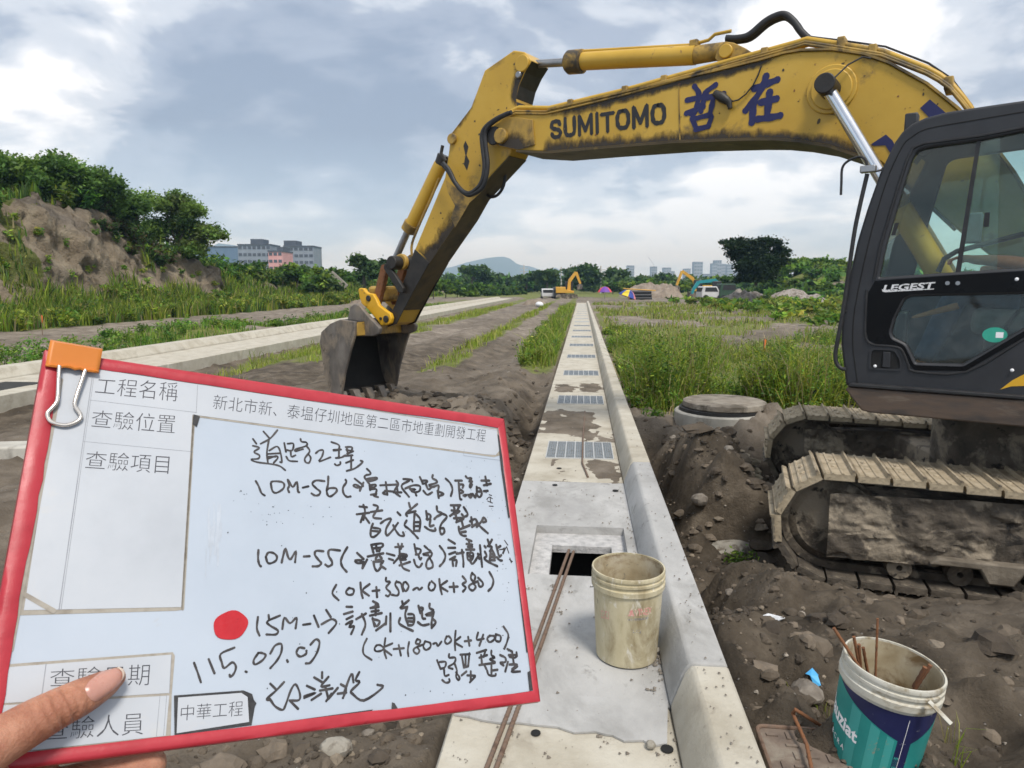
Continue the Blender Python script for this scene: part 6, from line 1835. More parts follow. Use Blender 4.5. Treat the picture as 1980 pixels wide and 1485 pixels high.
mat('pail_cream', [(0.42, 0.36, 0.22), (0.50, 0.445, 0.30), (0.54, 0.49, 0.36)], 7, 0.55, bump=0.0008, bscale=60, spots=(0.24, 0.19, 0.10), sscale=9, sthr=(0.47, 0.66), grunge=[((0.60, 0.57, 0.49), 26, (0.58, 0.68)), ((0.10, 0.085, 0.06), 40, (0.64, 0.71))], stretch=(1, 1, 0.45))
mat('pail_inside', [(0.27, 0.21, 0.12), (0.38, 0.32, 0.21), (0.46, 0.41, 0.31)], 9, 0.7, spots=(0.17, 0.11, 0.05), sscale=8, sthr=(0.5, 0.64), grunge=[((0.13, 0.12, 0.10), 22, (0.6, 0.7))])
mat('pail_white', [(0.46, 0.44, 0.36), (0.57, 0.55, 0.48)], 9, 0.45, spots=(0.27, 0.22, 0.14), sscale=10, sthr=(0.50, 0.63), grunge=[((0.20, 0.17, 0.12), 40, (0.68, 0.74))])
mat('pail_teal', [(0.018, 0.21, 0.19), (0.03, 0.27, 0.245)], 7, 0.4, spots=(0.30, 0.24, 0.16), sscale=11, sthr=(0.66, 0.72))
mat('pail_teal_light', [(0.05, 0.30, 0.275), (0.06, 0.34, 0.31)], 7, 0.4, spots=(0.30, 0.24, 0.16), sscale=9, sthr=(0.62, 0.69))
mat('pail_navy', [(0.012, 0.015, 0.06), (0.02, 0.024, 0.085)], 9, 0.4, grunge=[((0.33, 0.33, 0.34), 45, (0.645, 0.70))])
mat('faded_pink', [(0.60, 0.22, 0.22), (0.58, 0.34, 0.28)], 40, 0.6, spots=(0.56, 0.50, 0.38), sscale=70, sthr=(0.5, 0.56))
mat('faded_blue', [(0.10, 0.12, 0.20), (0.20, 0.22, 0.27)], 60, 0.6, spots=(0.56, 0.50, 0.38), sscale=110, sthr=(0.52, 0.58))


def pail(name, matrix, rb, rt, h, body, label, inside='pail_inside', rings=3, wall=0.0025):
    root = empty(name, matrix=matrix, label=label, cat='bucket')
    rr = lambda z: rb + (rt - rb) * z / h
    prof = [(0.002, 0.004), (rb - 0.006, 0.004), (rb, 0.0), (rb + 0.001, 0.008)]
    zs = np.linspace(0.02, h * 0.80, 8)
    prof += [(rr(z), z) for z in zs]
    zc = h * 0.80
    prof += [(rr(zc) + 0.008, zc + 0.002), (rr(zc) + 0.009, zc + 0.022), (rr(zc) + 0.002, zc + 0.026)]
    prof += [(rr(zc) + 0.002, h * 0.90), (rr(h) + 0.004, h * 0.905), (rr(h) + 0.004, h * 0.93), (rr(h) - 0.001, h * 0.935), (rr(h) - 0.001, h * 0.955), (rr(h) + 0.003, h * 0.96), (rr(h) + 0.004, h * 0.985), (rr(h) + 0.002, h)]
    outp = prof + [(rr(h) - wall - 0.001, h), (rr(h) - wall - 0.002, h * 0.95)]
    MB().lathe(outp + [(rr(h) - wall - 0.0015, h * 0.94), (rr(zc) - 0.001, zc), (rr(0.02) - 0.001, 0.02), (0.002, 0.008)], 64).build('pail_wall', body, root, smooth=True, angle=50)
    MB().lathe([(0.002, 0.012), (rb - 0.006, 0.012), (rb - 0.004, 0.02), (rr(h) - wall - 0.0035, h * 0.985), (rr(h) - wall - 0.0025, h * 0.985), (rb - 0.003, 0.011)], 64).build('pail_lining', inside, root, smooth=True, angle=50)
    return root, rr


def wrap_fn(rr, a0, a1, z00, z10, z11, z01, lift=0.0007):
    def f(s, t):
        a = a0 + (a1 - a0) * s
        z = (z00 * (1 - s) + z10 * s) * (1 - t) + (z01 * (1 - s) + z11 * s) * t
        r_ = rr(z) + lift
        return (r_ * math.cos(a), r_ * math.sin(a), z)
    return f


def patch(mb, fn, n=16, k=6):
    V = [fn(i / n, j / k) for i in range(n + 1) for j in range(k + 1)]
    mb.add(V, [(i * (k + 1) + j, (i + 1) * (k + 1) + j, (i + 1) * (k + 1) + j + 1, i * (k + 1) + j + 1) for i in range(n) for j in range(k)])
    return mb


pb = ground(1211, 1262, 0.004)
p1, rr1 = pail('plastic_pail', Matrix.Translation((pb[0], pb[1], 0.005)), 0.127, 0.148, 0.385, 'pail_cream', 'empty stained cream plastic pail standing on the drain slab')
fa = math.atan2(-pb[1], -pb[0])              # the side facing the camera
tx = text_mesh('▲VINEX', wrap_fn(rr1, fa + 0.02, fa + 0.76, 0.232, 0.232, 0.27, 0.27), bold=0.02)
tx.build('faded_print', 'faded_pink', p1)
text_mesh('HIGH TECHNOLOGY', wrap_fn(rr1, fa + 0.02, fa + 0.66, 0.212, 0.214, 0.224, 0.222), bold=0.01).build('faded_print', 'faded_blue', p1)
text_mesh('口口', wrap_fn(rr1, fa - 0.85, fa - 0.55, 0.19, 0.2, 0.235, 0.225), bold=0.01).build('faded_print', 'faded_pink', p1)
text_mesh('LCJ', wrap_fn(rr1, fa + 0.18, fa + 0.42, 0.155, 0.155, 0.172, 0.172), bold=-0.01).build('faded_print', 'faded_blue', p1)
bz = 0.31
bl_ = []
for t in np.linspace(0, math.pi, 24):
    a = fa - 1.25 - t
    bl_.append((0.158 * math.cos(a), 0.158 * math.sin(a), bz - 0.075 * math.sin(t) ** 0.8))
MB().tube(bl_, 0.002, 6).build('bail_handle', 'rod_grey', p1, smooth=True)

# paint pail full of rebar ends, leaning
rc = at(1729, 1281, 2.15)
axis_v = np.array(UP) * 0.0 + np.array([0, 0, 1.0]) + RT * 0.11 - FWD * 0.06
axis_v /= np.linalg.norm(axis_v)
ph = 0.37
pbase = rc - axis_v * ph
zx = np.cross(axis_v, FWD); zx /= np.linalg.norm(zx); zy = np.cross(axis_v, zx)
PM = Matrix([[zx[i], zy[i], axis_v[i], pbase[i]] for i in range(3)] + [[0, 0, 0, 1]])
p2, rr2 = pail('paint_pail', PM, 0.124, 0.140, ph, 'pail_white', 'teal and navy paint pail full of rusty rebar ends, leaning')
cl_ = np.array(PM.inverted() @ Vector(CAM))
fa2 = math.atan2(cl_[1], cl_[0])
sgn = 1 if (PM.to_3x3() @ Vector((math.cos(fa2 + 0.3), math.sin(fa2 + 0.3), 0))).dot(Vector(RT)) > (PM.to_3x3() @ Vector((math.cos(fa2), math.sin(fa2), 0))).dot(Vector(RT)) else -1
A2 = lambda k: fa2 + sgn * k
patch(MB(), wrap_fn(rr2, A2(-1.6), A2(1.6), 0.02, 0.02, 0.285, 0.285, 0.0006), 40, 4).build('pail_label', 'pail_navy', p2, smooth=True)
patch(MB(), wrap_fn(rr2, A2(-1.6), A2(0.42), 0.02, 0.02, 0.195, 0.312, 0.0011), 30, 6).build('label_field', 'pail_teal', p2, smooth=True)
patch(MB(), wrap_fn(rr2, A2(0.72), A2(1.6), 0.02, 0.02, 0.27, 0.19, 0.0011), 14, 6).build('label_field', 'pail_teal', p2, smooth=True)
for i, (k0, k1) in enumerate(((-0.62, -0.38), (-0.15, 0.05), (0.2, 0.36))):
    zt_ = lambda k: 0.312 + (0.195 - 0.312) * (k + 1.6) / 2.02 - 0.004
    patch(MB(), wrap_fn(rr2, A2(k0), A2(k1), 0.02, 0.02, zt_(k1), zt_(k0), 0.0014), 6, 4).build('label_stripe', 'pail_teal_light', p2, smooth=True)
text_mesh('lauziat', wrap_fn(rr2, A2(-1.38), A2(-0.36), 0.165, 0.130, 0.172, 0.220, 0.0019), bold=0.03).build('label_lettering', 'mark_white', p2)
text_mesh('B C R A', wrap_fn(rr2, A2(-1.15), A2(-0.62), 0.10, 0.082, 0.098, 0.116, 0.0019), bold=0.01).build('label_lettering', 'mark_white', p2)
patch(MB(), wrap_fn(rr2, A2(0.545), A2(0.555), 0.04, 0.04, 0.27, 0.27, 0.0016), 2, 4).build('label_line', 'mark_white', p2)
text_mesh('日日日', wrap_fn(rr2, A2(0.44), A2(0.53), 0.06, 0.06, 0.14, 0.14, 0.0016), bold=0.0).build('label_lettering', 'pail_teal_light', p2)


def rod(name, pts, r, material, label, cat, group=None, n=8, ribs=False):
    P = [np.array(p) for p in pts]; o0 = P[0]
    mb = MB()
    if ribs:
        Q = []; rs3 = []
        for a, b in zip(P[:-1], P[1:]):
            l = np.linalg.norm(b - a); k = max(2, int(l / 0.011))
            for i in range(k):
                Q.append(a + (b - a) * i / k); rs3.append(r * (1.12 if len(Q) % 2 else 0.92))
        Q.append(P[-1]); rs3.append(r)
        mb.tube([tuple(q - o0) for q in Q], rs3, n)
    else: mb.tube([tuple(q - o0) for q in P], r, n)
    o = mb.build(name, material, None, smooth=True, angle=70); o.location = tuple(o0)
    return tag(o, label, cat, group)


rb = [((1612, 1214, 0.62), (1668, 1300, 0.40), 'longest rusty rebar end, sticking out over the left rim of the paint pail'),
      ((1697, 1196, 0.62), (1693, 1300, 0.38), 'thin upright rusty rod rising above the rim of the paint pail'),
      ((1651, 1231, 0), (1662, 1290, 0), 'short thick rusty rebar end inside the paint pail, leftmost of its bunch'),
      ((1661, 1246, 0), (1664, 1290, 0), 'short rusty rebar end inside the paint pail, middle of its bunch'),
      ((1669, 1252, 0), (1677, 1296, 0), 'short rusty rebar end inside the paint pail, rightmost of its bunch'),
      ((1799, 1286, 0), (1778, 1318, 0), 'flat rusty rebar end leaning on the right inside of the paint pail'),
      ((1789, 1290, 0), (1774, 1316, 0), 'rusty rebar end just left of the flat one inside the paint pail')]
for i, (a, b, lab) in enumerate(rb):
    dd = 2.15 - (0.02 if i < 2 else -0.03)
    if i in (5, 6): dd = 2.14
    A_ = at(a[0], a[1], dd + (0.03 if i == 0 else 0)); B_ = at(b[0], b[1], dd + 0.02)
    B_ = A_ + (B_ - A_) * (1.5 if i != 1 else 1.25)
    rod('rebar_offcut', [A_, B_], 0.0048 if i in (0, 2, 3, 4) else (0.0036 if i == 1 else 0.006), 'rust', lab, 'rebar', 'rebar ends in the paint pail', ribs=True)
rod('wooden_batten', [at(1796, 1356, 2.0), at(1839, 1400, 1.96)], 0.0075, 'pail_white', 'pale square batten stub poking out beside the paint pail', 'batten', n=4)

# two long bars lying along the drain, one thin rod farther on
for k, (dx0, dx1, lab) in enumerate(((0, 0, 'left bar of the two long brown steel bars lying over the drain inlet'), (9, 17, 'right bar of the two long brown steel bars lying over the drain inlet'))):
    A_ = ground(1100 + dx0, 1064 + k * 3, 0.012); M1 = ground(1036 + dx1 * 0.75, 1240, 0.011); B_ = ground(912 + dx1 * 1.2, 1560, 0.011)
    rod('steel_bar', [A_, M1, B_], 0.0085, 'rebar_brown', lab, 'rebar', 'steel bars on the drain', ribs=True)
rod('thin_steel_rod', [ground(1131, 795, 0.012), ground(1127, 850, 0.014), ground(1126, 895, 0.014), ground(1137, 922, 0.010)], 0.008, 'rebar_brown', 'thin rusty rod lying across the nearest closed grate', 'rod')

# rusty square cover with a bent bar beside the paint pail
gz = 0.085
mat('cover_rust', [(0.10, 0.075, 0.06), (0.17, 0.13, 0.10), (0.22, 0.18, 0.14)], 12, 0.85, bump=0.003, bscale=60, spots=(0.26, 0.23, 0.18), sscale=6, sthr=(0.54, 0.68))
cov = [ground(x, y, gz) for x, y in ((1508, 1409), (1640, 1405), (1700, 1560), (1530, 1560))]
cc_ = sum(cov) / 4
CV = empty('manhole_cover', tuple(cc_), label='rusty square manhole cover on the soil at the foot of the paint pail', cat='cover')
e1_ = RT; e2_ = FWD
hw_, hl_ = 0.17, 0.17
MR = Matrix.Rotation(-0.12, 3, 'Z')
def cvp(x, y, z=0):
    q = np.array(e1_) * x + np.array(e2_) * y; q = np.array(MR @ Vector(q)); return (q[0], q[1], z)
mb = MB()
rect = rounded([(-hw_, -hl_), (hw_, -hl_), (hw_, hl_), (-hw_, hl_)], 0.03, 4)
n = len(rect)
mb.add([cvp(x, y, -0.05) for x, y in rect] + [cvp(x, y, 0.0) for x, y in rect], [tuple(range(n - 1, -1, -1)), tuple(range(n, 2 * n))] + [(i, (i + 1) % n, n + (i + 1) % n, n + i) for i in range(n)])
mb.build('cover_plate', 'cover_rust', CV, bevel=0.003)
MB().tube([cvp(x * 0.985, y * 0.985, 0.003) for x, y in rect] + [cvp(rect[0][0] * 0.985, rect[0][1] * 0.985, 0.003)], 0.007, 8).build('cover_rim', 'rebar_brown', CV, smooth=True)
rs_ = np.random.default_rng(11)
for i in range(6):
    for j in range(6):
        if rs_.random() < 0.15: continue
        x = -0.125 + i * 0.05; y = -0.125 + j * 0.05
        hor = (i + j) % 2
        w_, l_ = (0.018, 0.006) if hor else (0.006, 0.018)
        V = [cvp(x + sx * w_, y + sy * l_, z) for z in (0.0005, 0.005) for sx, sy in ((-1, -1), (1, -1), (1, 1), (-1, 1))]
        MB().add(V, [(0, 3, 2, 1), (4, 5, 6, 7), (0, 1, 5, 4), (1, 2, 6, 5), (2, 3, 7, 6), (3, 0, 4, 7)]).build('raised_stud', 'cover_rust', CV)
rod('bent_rebar', [ground(1590, 1405, 0.10), at(1538, 1372, 2.30), ground(1533, 1380, 0.14), ground(1560, 1440, 0.12), ground(1572, 1500, 0.11)], 0.006, 'rust', 'bent rusty rebar hook over the square manhole cover', 'rebar', ribs=True)

# scraps, stones
mat('scrap_blue', [(0.06, 0.36, 0.72), (0.10, 0.45, 0.80)], 20, 0.5)
mat('scrap_white', [(0.62, 0.63, 0.64), (0.72, 0.73, 0.74)], 20, 0.5)
mat('stone', [(0.12, 0.10, 0.08), (0.19, 0.165, 0.135), (0.27, 0.24, 0.20)], 12, 0.9, bump=0.006, bscale=40)
mat('stone_pale', [(0.24, 0.22, 0.18), (0.34, 0.315, 0.265)], 10, 0.9, bump=0.006, bscale=30, spots=(0.13, 0.11, 0.085), sscale=14, sthr=(0.5, 0.62))


def hgt(x, y): return float(height(np.array([[x]]), np.array([[y]]))[0, 0])


def drop(px, py, z0=-0.1):
    p = ground(px, py, z0)
    for _ in range(12):
        z = hgt(p[0], p[1]); p = ground(px, py, 0.5 * z + 0.5 * p[2])
    return p


def scrap(name, pts, material, label, cat, lift=0.012, zg=None):
    P = [drop(*p) if zg is None else ground(*p, zg) for p in pts]; c = sum(P) / len(P)
    n = len(P); V = []
    for i, p in enumerate(P):
        q = p - c; V.append((q[0], q[1], q[2] + lift + 0.015 * math.sin(i * 2.3)))
    mb = MB(); mb.add(V, [tuple(range(n))])
    o = mb.build(name, material); o.location = tuple(c)
    s_ = o.modifiers.new('t', 'SOLIDIFY'); s_.thickness = 0.004
    return tag(o, label, cat)


scrap('plastic_scrap', [(1557, 1308), (1570, 1302), (1583, 1304), (1581, 1316), (1587, 1332), (1576, 1330), (1566, 1318)], 'scrap_blue', 'bright blue plastic scrap on dark soil left of the paint pail', 'scrap')
scrap('foam_scrap', [(1461, 1199), (1485, 1194), (1518, 1193), (1514, 1203), (1492, 1210), (1470, 1206)], 'scrap_white', 'flat white scrap lying on the soil beyond the kerb', 'scrap')


def stone(name, px, py, rpx, sc, material, label, z0=None, sink=0.5, seed=0):
    p = drop(px, py) if z0 is None else ground(px, py, z0)
    d = np.linalg.norm(p - CAM); r_ = rpx * d / F
    rs4 = random.Random(seed)
    mb = MB(); mb.ball((0, 0, r_ * sc[2] * (1 - sink)), r_, 13, 10, sc, 0.07, rs4)
    for i_, p_ in enumerate(mb.v):
        k_ = 1 + 0.30 * float(fbm(np.array(p_[0] / r_ * 0.9 + seed * 3.1), np.array(p_[1] / r_ * 0.9 + p_[2] / r_), 3, seed))
        mb.v[i_] = (p_[0] * k_, p_[1] * k_, p_[2] * k_)
    o = mb.build(name, material, None, smooth=True, angle=25); o.location = tuple(p); o.rotation_euler = (0, 0, rs4.uniform(0, 6))
    return tag(o, label, 'stone')


stone('stone', 650, 1455, 20, (1.0, 1.3, 0.7), 'stone_pale', 'pale angular lump of concrete in the soil below the board', seed=1)
stone('stone', 712, 1420, 10, (1.2, 1.0, 0.6), 'stone', 'brownish clod just under the red tape edge', seed=2)
stone('stone', 1415, 1068, 30, (1.5, 1.0, 0.5), 'stone_pale', 'flat pale slab of rubble in the ditch beyond the kerb', seed=3)
stone('stone', 1352, 972, 15, (1.1, 1.0, 0.8), 'stone', 'brown stone on the ditch slope nearest the kerb', seed=4)
stone('stone', 1560, 1345, 24, (1.4, 1.0, 0.6), 'stone', 'half-buried grey stone between kerb and paint pail', seed=5)
stone('stone', 1458, 1218, 7, (1.2, 1, 0.8), 'stone_pale', 'small whitish stone beside the flat white scrap', seed=6)
stone('stone', 1412, 1150, 9, (1.3, 1, 0.7), 'stone', 'dull stone at the outer foot of the kerb', seed=7)
stone('stone', 1404, 1215, 11, (1.4, 1, 0.6), 'stone_pale', 'pale stone at the outer foot of the kerb, nearest the camera', seed=8)
stone('stone', 642, 575, 11, (1.2, 1, 0.8), 'stone_pale', 'grey boulder in the grass at the foot of the far bank', z0=0.0, seed=9)
stone('stone', 624, 580, 9, (1.5, 1, 0.6), 'stone_pale', 'pale low boulder left of the grey boulder', z0=-0.05, seed=10)
stone('stone', 1256, 1268, 8, (1, 1, 0.8), 'stone', 'brown pebble against the pail, right of its base', z0=0.003, sink=0.05, seed=11)
stone('stone', 1268, 1262, 6.5, (1, 1.2, 0.8), 'stone_pale', 'grey pebble between pail and kerb', z0=0.003, sink=0.05, seed=12)
stone('stone', 1259, 1446, 8, (1, 1.2, 0.8), 'stone_pale', 'single pale pebble beside the lifting hole near the kerb end', z0=0.003, sink=0.05, seed=13)

# loose grit on the slab and clods on the soil
rs_ = np.random.default_rng(3)
V = []; Fl = []


def grit(V, Fl, p, r, rs):
    o = len(V)
    for a, b, c in ((1, 0, 0), (-0.5, 0.87, 0), (-0.5, -0.87, 0), (0, 0, 1)):
        q = rs.uniform(0.6, 1.2)
        V.append((p[0] + a * r * q, p[1] + b * r * q, p[2] + c * r * 0.8 * q))
    Fl += [(o, o + 1, o + 3), (o + 1, o + 2, o + 3), (o + 2, o, o + 3)]


for i in range(900):
    y = 1.6 + rs_.exponential(1.9); x = rs_.uniform(-0.45, 0.34)
    if rs_.random() < 0.45: x = 0.33 - abs(rs_.normal(0, 0.03))
    if i < 120: x = pb[0] + 0.11 + abs(rs_.normal(0, 0.03)); y = pb[1] - 0.02 + rs_.normal(0, 0.06)
    if PIT[0] - 0.02 < x < PIT[1] + 0.02 and PIT[2] - 0.02 < y < PIT[3] + 0.02: continue
    grit(V, Fl, (x, y, 0.003), (0.0012 + 0.009 * rs_.random() ** 3) * (1.5 if i < 120 else 1), rs_)
for c_i in range(46):
    cy_ = 1.7 + rs_.exponential(1.6); cx_ = rs_.uniform(-0.44, 0.32); k_ = rs_.integers(4, 16)
    if PIT[0] - 0.06 < cx_ < PIT[1] + 0.06 and PIT[2] - 0.06 < cy_ < PIT[3] + 0.06: continue
    for j in range(k_): grit(V, Fl, (min(0.335, cx_ + rs_.normal(0, 0.014)), cy_ + rs_.normal(0, 0.02), 0.002), 0.002 + 0.009 * rs_.random() ** 2, rs_)
for i in range(110):
    y = 1.5 + rs_.exponential(2.0); x = rs_.uniform(0.43, 0.54)
    grit(V, Fl, (x, y, 0.183), rs_.uniform(0.002, 0.008), rs_)
me = bpy.data.meshes.new('grit'); me.from_pydata(V, [], Fl); me.materials.append(MATS['stone'])
tag(link('grit', me), 'loose grit scattered over the drain slab', 'grit', kind='stuff')
V = []; Fl = []; Cc = []


def clods(n, x, y, rmin, rmax, pw, flat=1.0):
    z = height(x[None, :], y[None, :])[0]
    for xx, yy, zz in zip(x, y, z):
        if -0.6 < xx < 0.62 or yy < 1.2: continue
        r_ = rmin + (rmax - rmin) * rs_.random() ** pw
        o = len(V); k = 7; lay = ((1.0, -0.35), (1.05, 0.12), (0.62, 0.55)); a0 = rs_.uniform(0, 6); sx, sy = rs_.uniform(0.7, 1.3, 2)
        col = np.array(((0.06, 0.047, 0.034), (0.095, 0.075, 0.054), (0.14, 0.112, 0.082), (0.20, 0.165, 0.122), (0.29, 0.255, 0.21))[rs_.choice(5, p=(0.30, 0.36, 0.22, 0.09, 0.03))]) * rs_.uniform(0.8, 1.2)
        for q0, h0 in lay:
            for j in range(k):
                q = rs_.uniform(0.68, 1.22) * q0; a = a0 + j * 0.898
                V.append((xx + r_ * sx * q * math.cos(a), yy + r_ * sy * q * math.sin(a), zz + r_ * flat * (h0 + rs_.uniform(-0.16, 0.16))))
        V.append((xx, yy, zz + r_ * flat * 0.75)); Cc.extend([col] * (3 * k + 1))
        for l in range(2):
            for j in range(k): Fl.append((o + l * k + j, o + l * k + (j + 1) % k, o + (l + 1) * k + (j + 1) % k, o + (l + 1) * k + j))
        for j in range(k): Fl.append((o + 2 * k + j, o + 2 * k + (j + 1) % k, o + 3 * k))


rx = lambda n, s: 0.6 + rs_.exponential(s, n)
clods(90, rx(90, 0.6), 2.4 + rs_.exponential(2.6, 90), 0.03, 0.085, 2.0, 0.8)
clods(420, rx(420, 0.55), 2.0 + rs_.exponential(2.6, 420), 0.010, 0.035, 2.2)
clods(1300, rx(1300, 0.6), 1.8 + rs_.exponential(2.4, 1300), 0.003, 0.012, 1.5)
clods(80, rs_.normal(1.3, 0.35, 80), rs_.normal(6.2, 1.0, 80), 0.03, 0.12, 2.2, 0.7)
clods(300, rs_.normal(1.4, 0.45, 300), rs_.normal(6.6, 1.1, 300), 0.012, 0.05, 2)
clods(110, -0.6 - rs_.exponential(0.7, 110), 2.0 + rs_.exponential(4.5, 110), 0.03, 0.09, 2.0, 0.8)
clods(1100, -0.6 - rs_.exponential(0.9, 1100), 1.8 + rs_.exponential(4.0, 1100), 0.010, 0.04, 2.2)
clods(2000, -0.6 - rs_.exponential(0.9, 2000), 1.6 + rs_.exponential(2.5, 2000), 0.004, 0.014, 1.5)
clods(160, rs_.normal(-2.2, 0.9, 160), rs_.normal(8.9, 0.9, 160), 0.03, 0.12, 2.0, 0.8)
mat('clod', [(0.75, 0.75, 0.75), (1.0, 1.0, 1.0), (1.25, 1.25, 1.25)], 14, 0.95, bump=0.006, bscale=70, attr='col')
me = bpy.data.meshes.new('clods'); me.from_pydata(V, [], Fl); me.materials.append(MATS['clod'])
ca_ = me.color_attributes.new('col', 'FLOAT_COLOR', 'POINT'); c4 = np.ones((len(V), 4), np.float32); c4[:, :3] = np.array(Cc); ca_.data.foreach_set('color', c4.ravel())
tag(link('clods', me), 'crumbled soil clods strewn beside the drain', 'soil', kind='stuff')

# concrete manhole ring with lid
mat('earth_lid', [(0.15, 0.125, 0.095), (0.23, 0.20, 0.16), (0.30, 0.27, 0.22)], 5, 0.95, bump=0.008, bscale=30, spots=(0.10, 0.085, 0.065), sscale=4, sthr=(0.52, 0.64))
mr = ground(1392, 812, -0.12)
MH = empty('manhole_ring', (mr[0], mr[1], -0.27), label='round concrete manhole ring with a slab lid, among the weeds', cat='manhole')
MB().lathe([(0.42, -0.3), (0.56, -0.3), (0.56, 0.26), (0.545, 0.275), (0.42, 0.275)], 48).build('ring', 'concrete_dirty', MH, smooth=True, angle=40)
MB().lathe([(0.001, 0.277), (0.50, 0.277), (0.50, 0.315), (0.001, 0.315)], 48).build('seat_ring', 'rubber_black', MH, smooth=True, angle=40)
MB().lathe([(0.001, 0.317), (0.50, 0.317), (0.51, 0.33), (0.50, 0.385), (0.48, 0.395), (0.001, 0.40)], 48).build('lid', 'earth_lid', MH, smooth=True, angle=40).location = (0.05, 0.04, 0)
# concrete beam lying at far left
q0 = ground(-330, 880, 0.0); q1 = ground(240, 866, 0.0)
dd = (q1 - q0) / np.linalg.norm(q1 - q0)
BMm = empty('concrete_beam', tuple(q0), math.atan2(dd[1], dd[0]), label='dirty concrete beam lying on the haul road at the left edge', cat='beam')
MB().box((0, -0.03, -0.35), (2.6, 0.26, 0.04)).build('beam_body', 'concrete_dirty', BMm, bevel=0.02)

# ================================================================== VEGETATION
mat('grass_blade', [(0.85, 0.85, 0.85), (1.0, 1.0, 1.0), (1.15, 1.1, 1.0)], 0.6, 0.6, attr='col', transl=0.42, spec=0.25)
mat('leaf', [(0.8, 0.8, 0.8), (1.0, 1.0, 1.0), (1.2, 1.15, 1.0)], 0.4, 0.55, attr='col', transl=0.45, spec=0.3)
mat('bark', [(0.06, 0.05, 0.04), (0.11, 0.09, 0.07)], 6, 0.9, bump=0.01)


def pick_cols(n, pal, rng, jit=0.27):
    pal = np.array(pal); c = pal[rng.integers(0, len(pal), n)]
    return c * (1 + rng.normal(0, jit, (n, 1)))


def blades(X, Y, Z, H, W, C, rng, bend=0.45):
    n = len(X); a = rng.uniform(0, 2 * np.pi, n); b = rng.uniform(0, 2 * np.pi, n)
    sx, sy = np.cos(a) * W / 2, np.sin(a) * W / 2
    k = rng.uniform(0.05, bend, n) * H; dx, dy = np.cos(b) * k, np.sin(b) * k
    P = np.stack([X, Y, Z - 0.02], 1)
    v = np.zeros((n, 5, 3))
    S = np.stack([sx, sy, np.zeros(n)], 1)
    mid = P + np.stack([dx * 0.3, dy * 0.3, H * 0.55 + 0.02], 1)
    tip = P + np.stack([dx, dy, H * (1 - 0.25 * (k / H) ** 2)], 1)
    v[:, 0] = P - S; v[:, 1] = P + S; v[:, 2] = mid + S * 0.75; v[:, 3] = mid - S * 0.75; v[:, 4] = tip
    o = np.arange(n)[:, None] * 5
    q = (o + np.array([0, 1, 2, 3])); t = (o + np.array([3, 2, 4]))
    return v.reshape(-1, 3), q, t, np.repeat(C, 5, 0)


def leaves(Cn, L, W, C, rng, droop=0.2, up=0.0):
    n = len(Cn)
    d = rng.normal(0, 1, (n, 3)); d[:, 2] = d[:, 2] * 0.6 - droop; d /= np.linalg.norm(d, axis=1)[:, None]
    s = rng.normal(0, 1, (n, 3)); s[:, 2] *= 0.5
    s -= d * (s * d).sum(1)[:, None]; s /= np.linalg.norm(s, axis=1)[:, None]
    v = np.zeros((n, 4, 3))
    v[:, 0] = Cn - d * L[:, None] / 2; v[:, 2] = Cn + d * L[:, None] / 2
    v[:, 1] = Cn + s * W[:, None] / 2; v[:, 3] = Cn - s * W[:, None] / 2
    q = np.arange(n)[:, None] * 4 + np.array([0, 1, 2, 3])
    return v.reshape(-1, 3), q, np.repeat(C, 4, 0)


def stuff(name, chunks, material, label, cat='grass'):
    """chunks: (verts, quads or None, tris or None, cols)"""
    V = []; fi = []; lt = []; C = []; o = 0
    for v, q, t, c in chunks:
        V.append(v); C.append(c)
        if q is not None: fi.append((q + o).ravel()); lt.append(np.full(len(q), 4))
        if t is not None: fi.append((t + o).ravel()); lt.append(np.full(len(t), 3))
        o += len(v)
    me = raw_mesh(name, np.concatenate(V), np.concatenate(fi), np.concatenate(lt), material, np.clip(np.concatenate(C), 0.003, 0.9))
    return tag(link(name, me), label, cat, kind='stuff')


YG = [(0.22, 0.30, 0.03), (0.28, 0.35, 0.04), (0.17, 0.25, 0.025), (0.33, 0.34, 0.08)]
MG = [(0.11, 0.22, 0.028), (0.16, 0.275, 0.035), (0.07, 0.155, 0.022), (0.21, 0.30, 0.04)]
DG = [(0.06, 0.12, 0.028), (0.08, 0.15, 0.035), (0.045, 0.09, 0.022), (0.115, 0.185, 0.045)]
DRY = [(0.30, 0.25, 0.12), (0.36, 0.31, 0.17)]


def sample(x0, x1, y0, y1, n, rng, pw=1.0):
    X = rng.uniform(x0, x1, n); u = rng.uniform(0, 1, n)
    Y = y0 + (y1 - y0) * u ** pw
    return X, Y


def grass_patch(name, box, n, hr, wr, pal, label, seed, pw=1.6, thr=0.45, clump=1.0, dryf=0.1, bend=0.5, maskfn=cover_mask, hfn=height):
    rng = np.random.default_rng(seed)
    X, Y = sample(*box, n, rng, pw)
    m_ = maskfn(X[None], Y[None])[0]
    nz = fbm(X[None] * 1.1, Y[None] * 0.8, 3, seed)[0]
    keep = m_ * (0.75 + clump * nz) > thr * rng.uniform(0.5, 1.3, n)
    X, Y, nz = X[keep], Y[keep], nz[keep]
    Z = hfn(X[None], Y[None])[0]
    H = rng.uniform(*hr, len(X)) * (0.75 + 0.7 * np.clip(nz + 0.3, 0, 1))
    W = rng.uniform(*wr, len(X)) * (1 + Y / 22.0)
    C = pick_cols(len(X), pal, rng)
    dm = rng.random(len(X)) < dryf; C[dm] = pick_cols(dm.sum(), DRY, rng)
    v, q, t, c = blades(X, Y, Z, H, W, C, rng, bend)
    return stuff(name, [(v, q, t, c)], 'grass_blade', label)


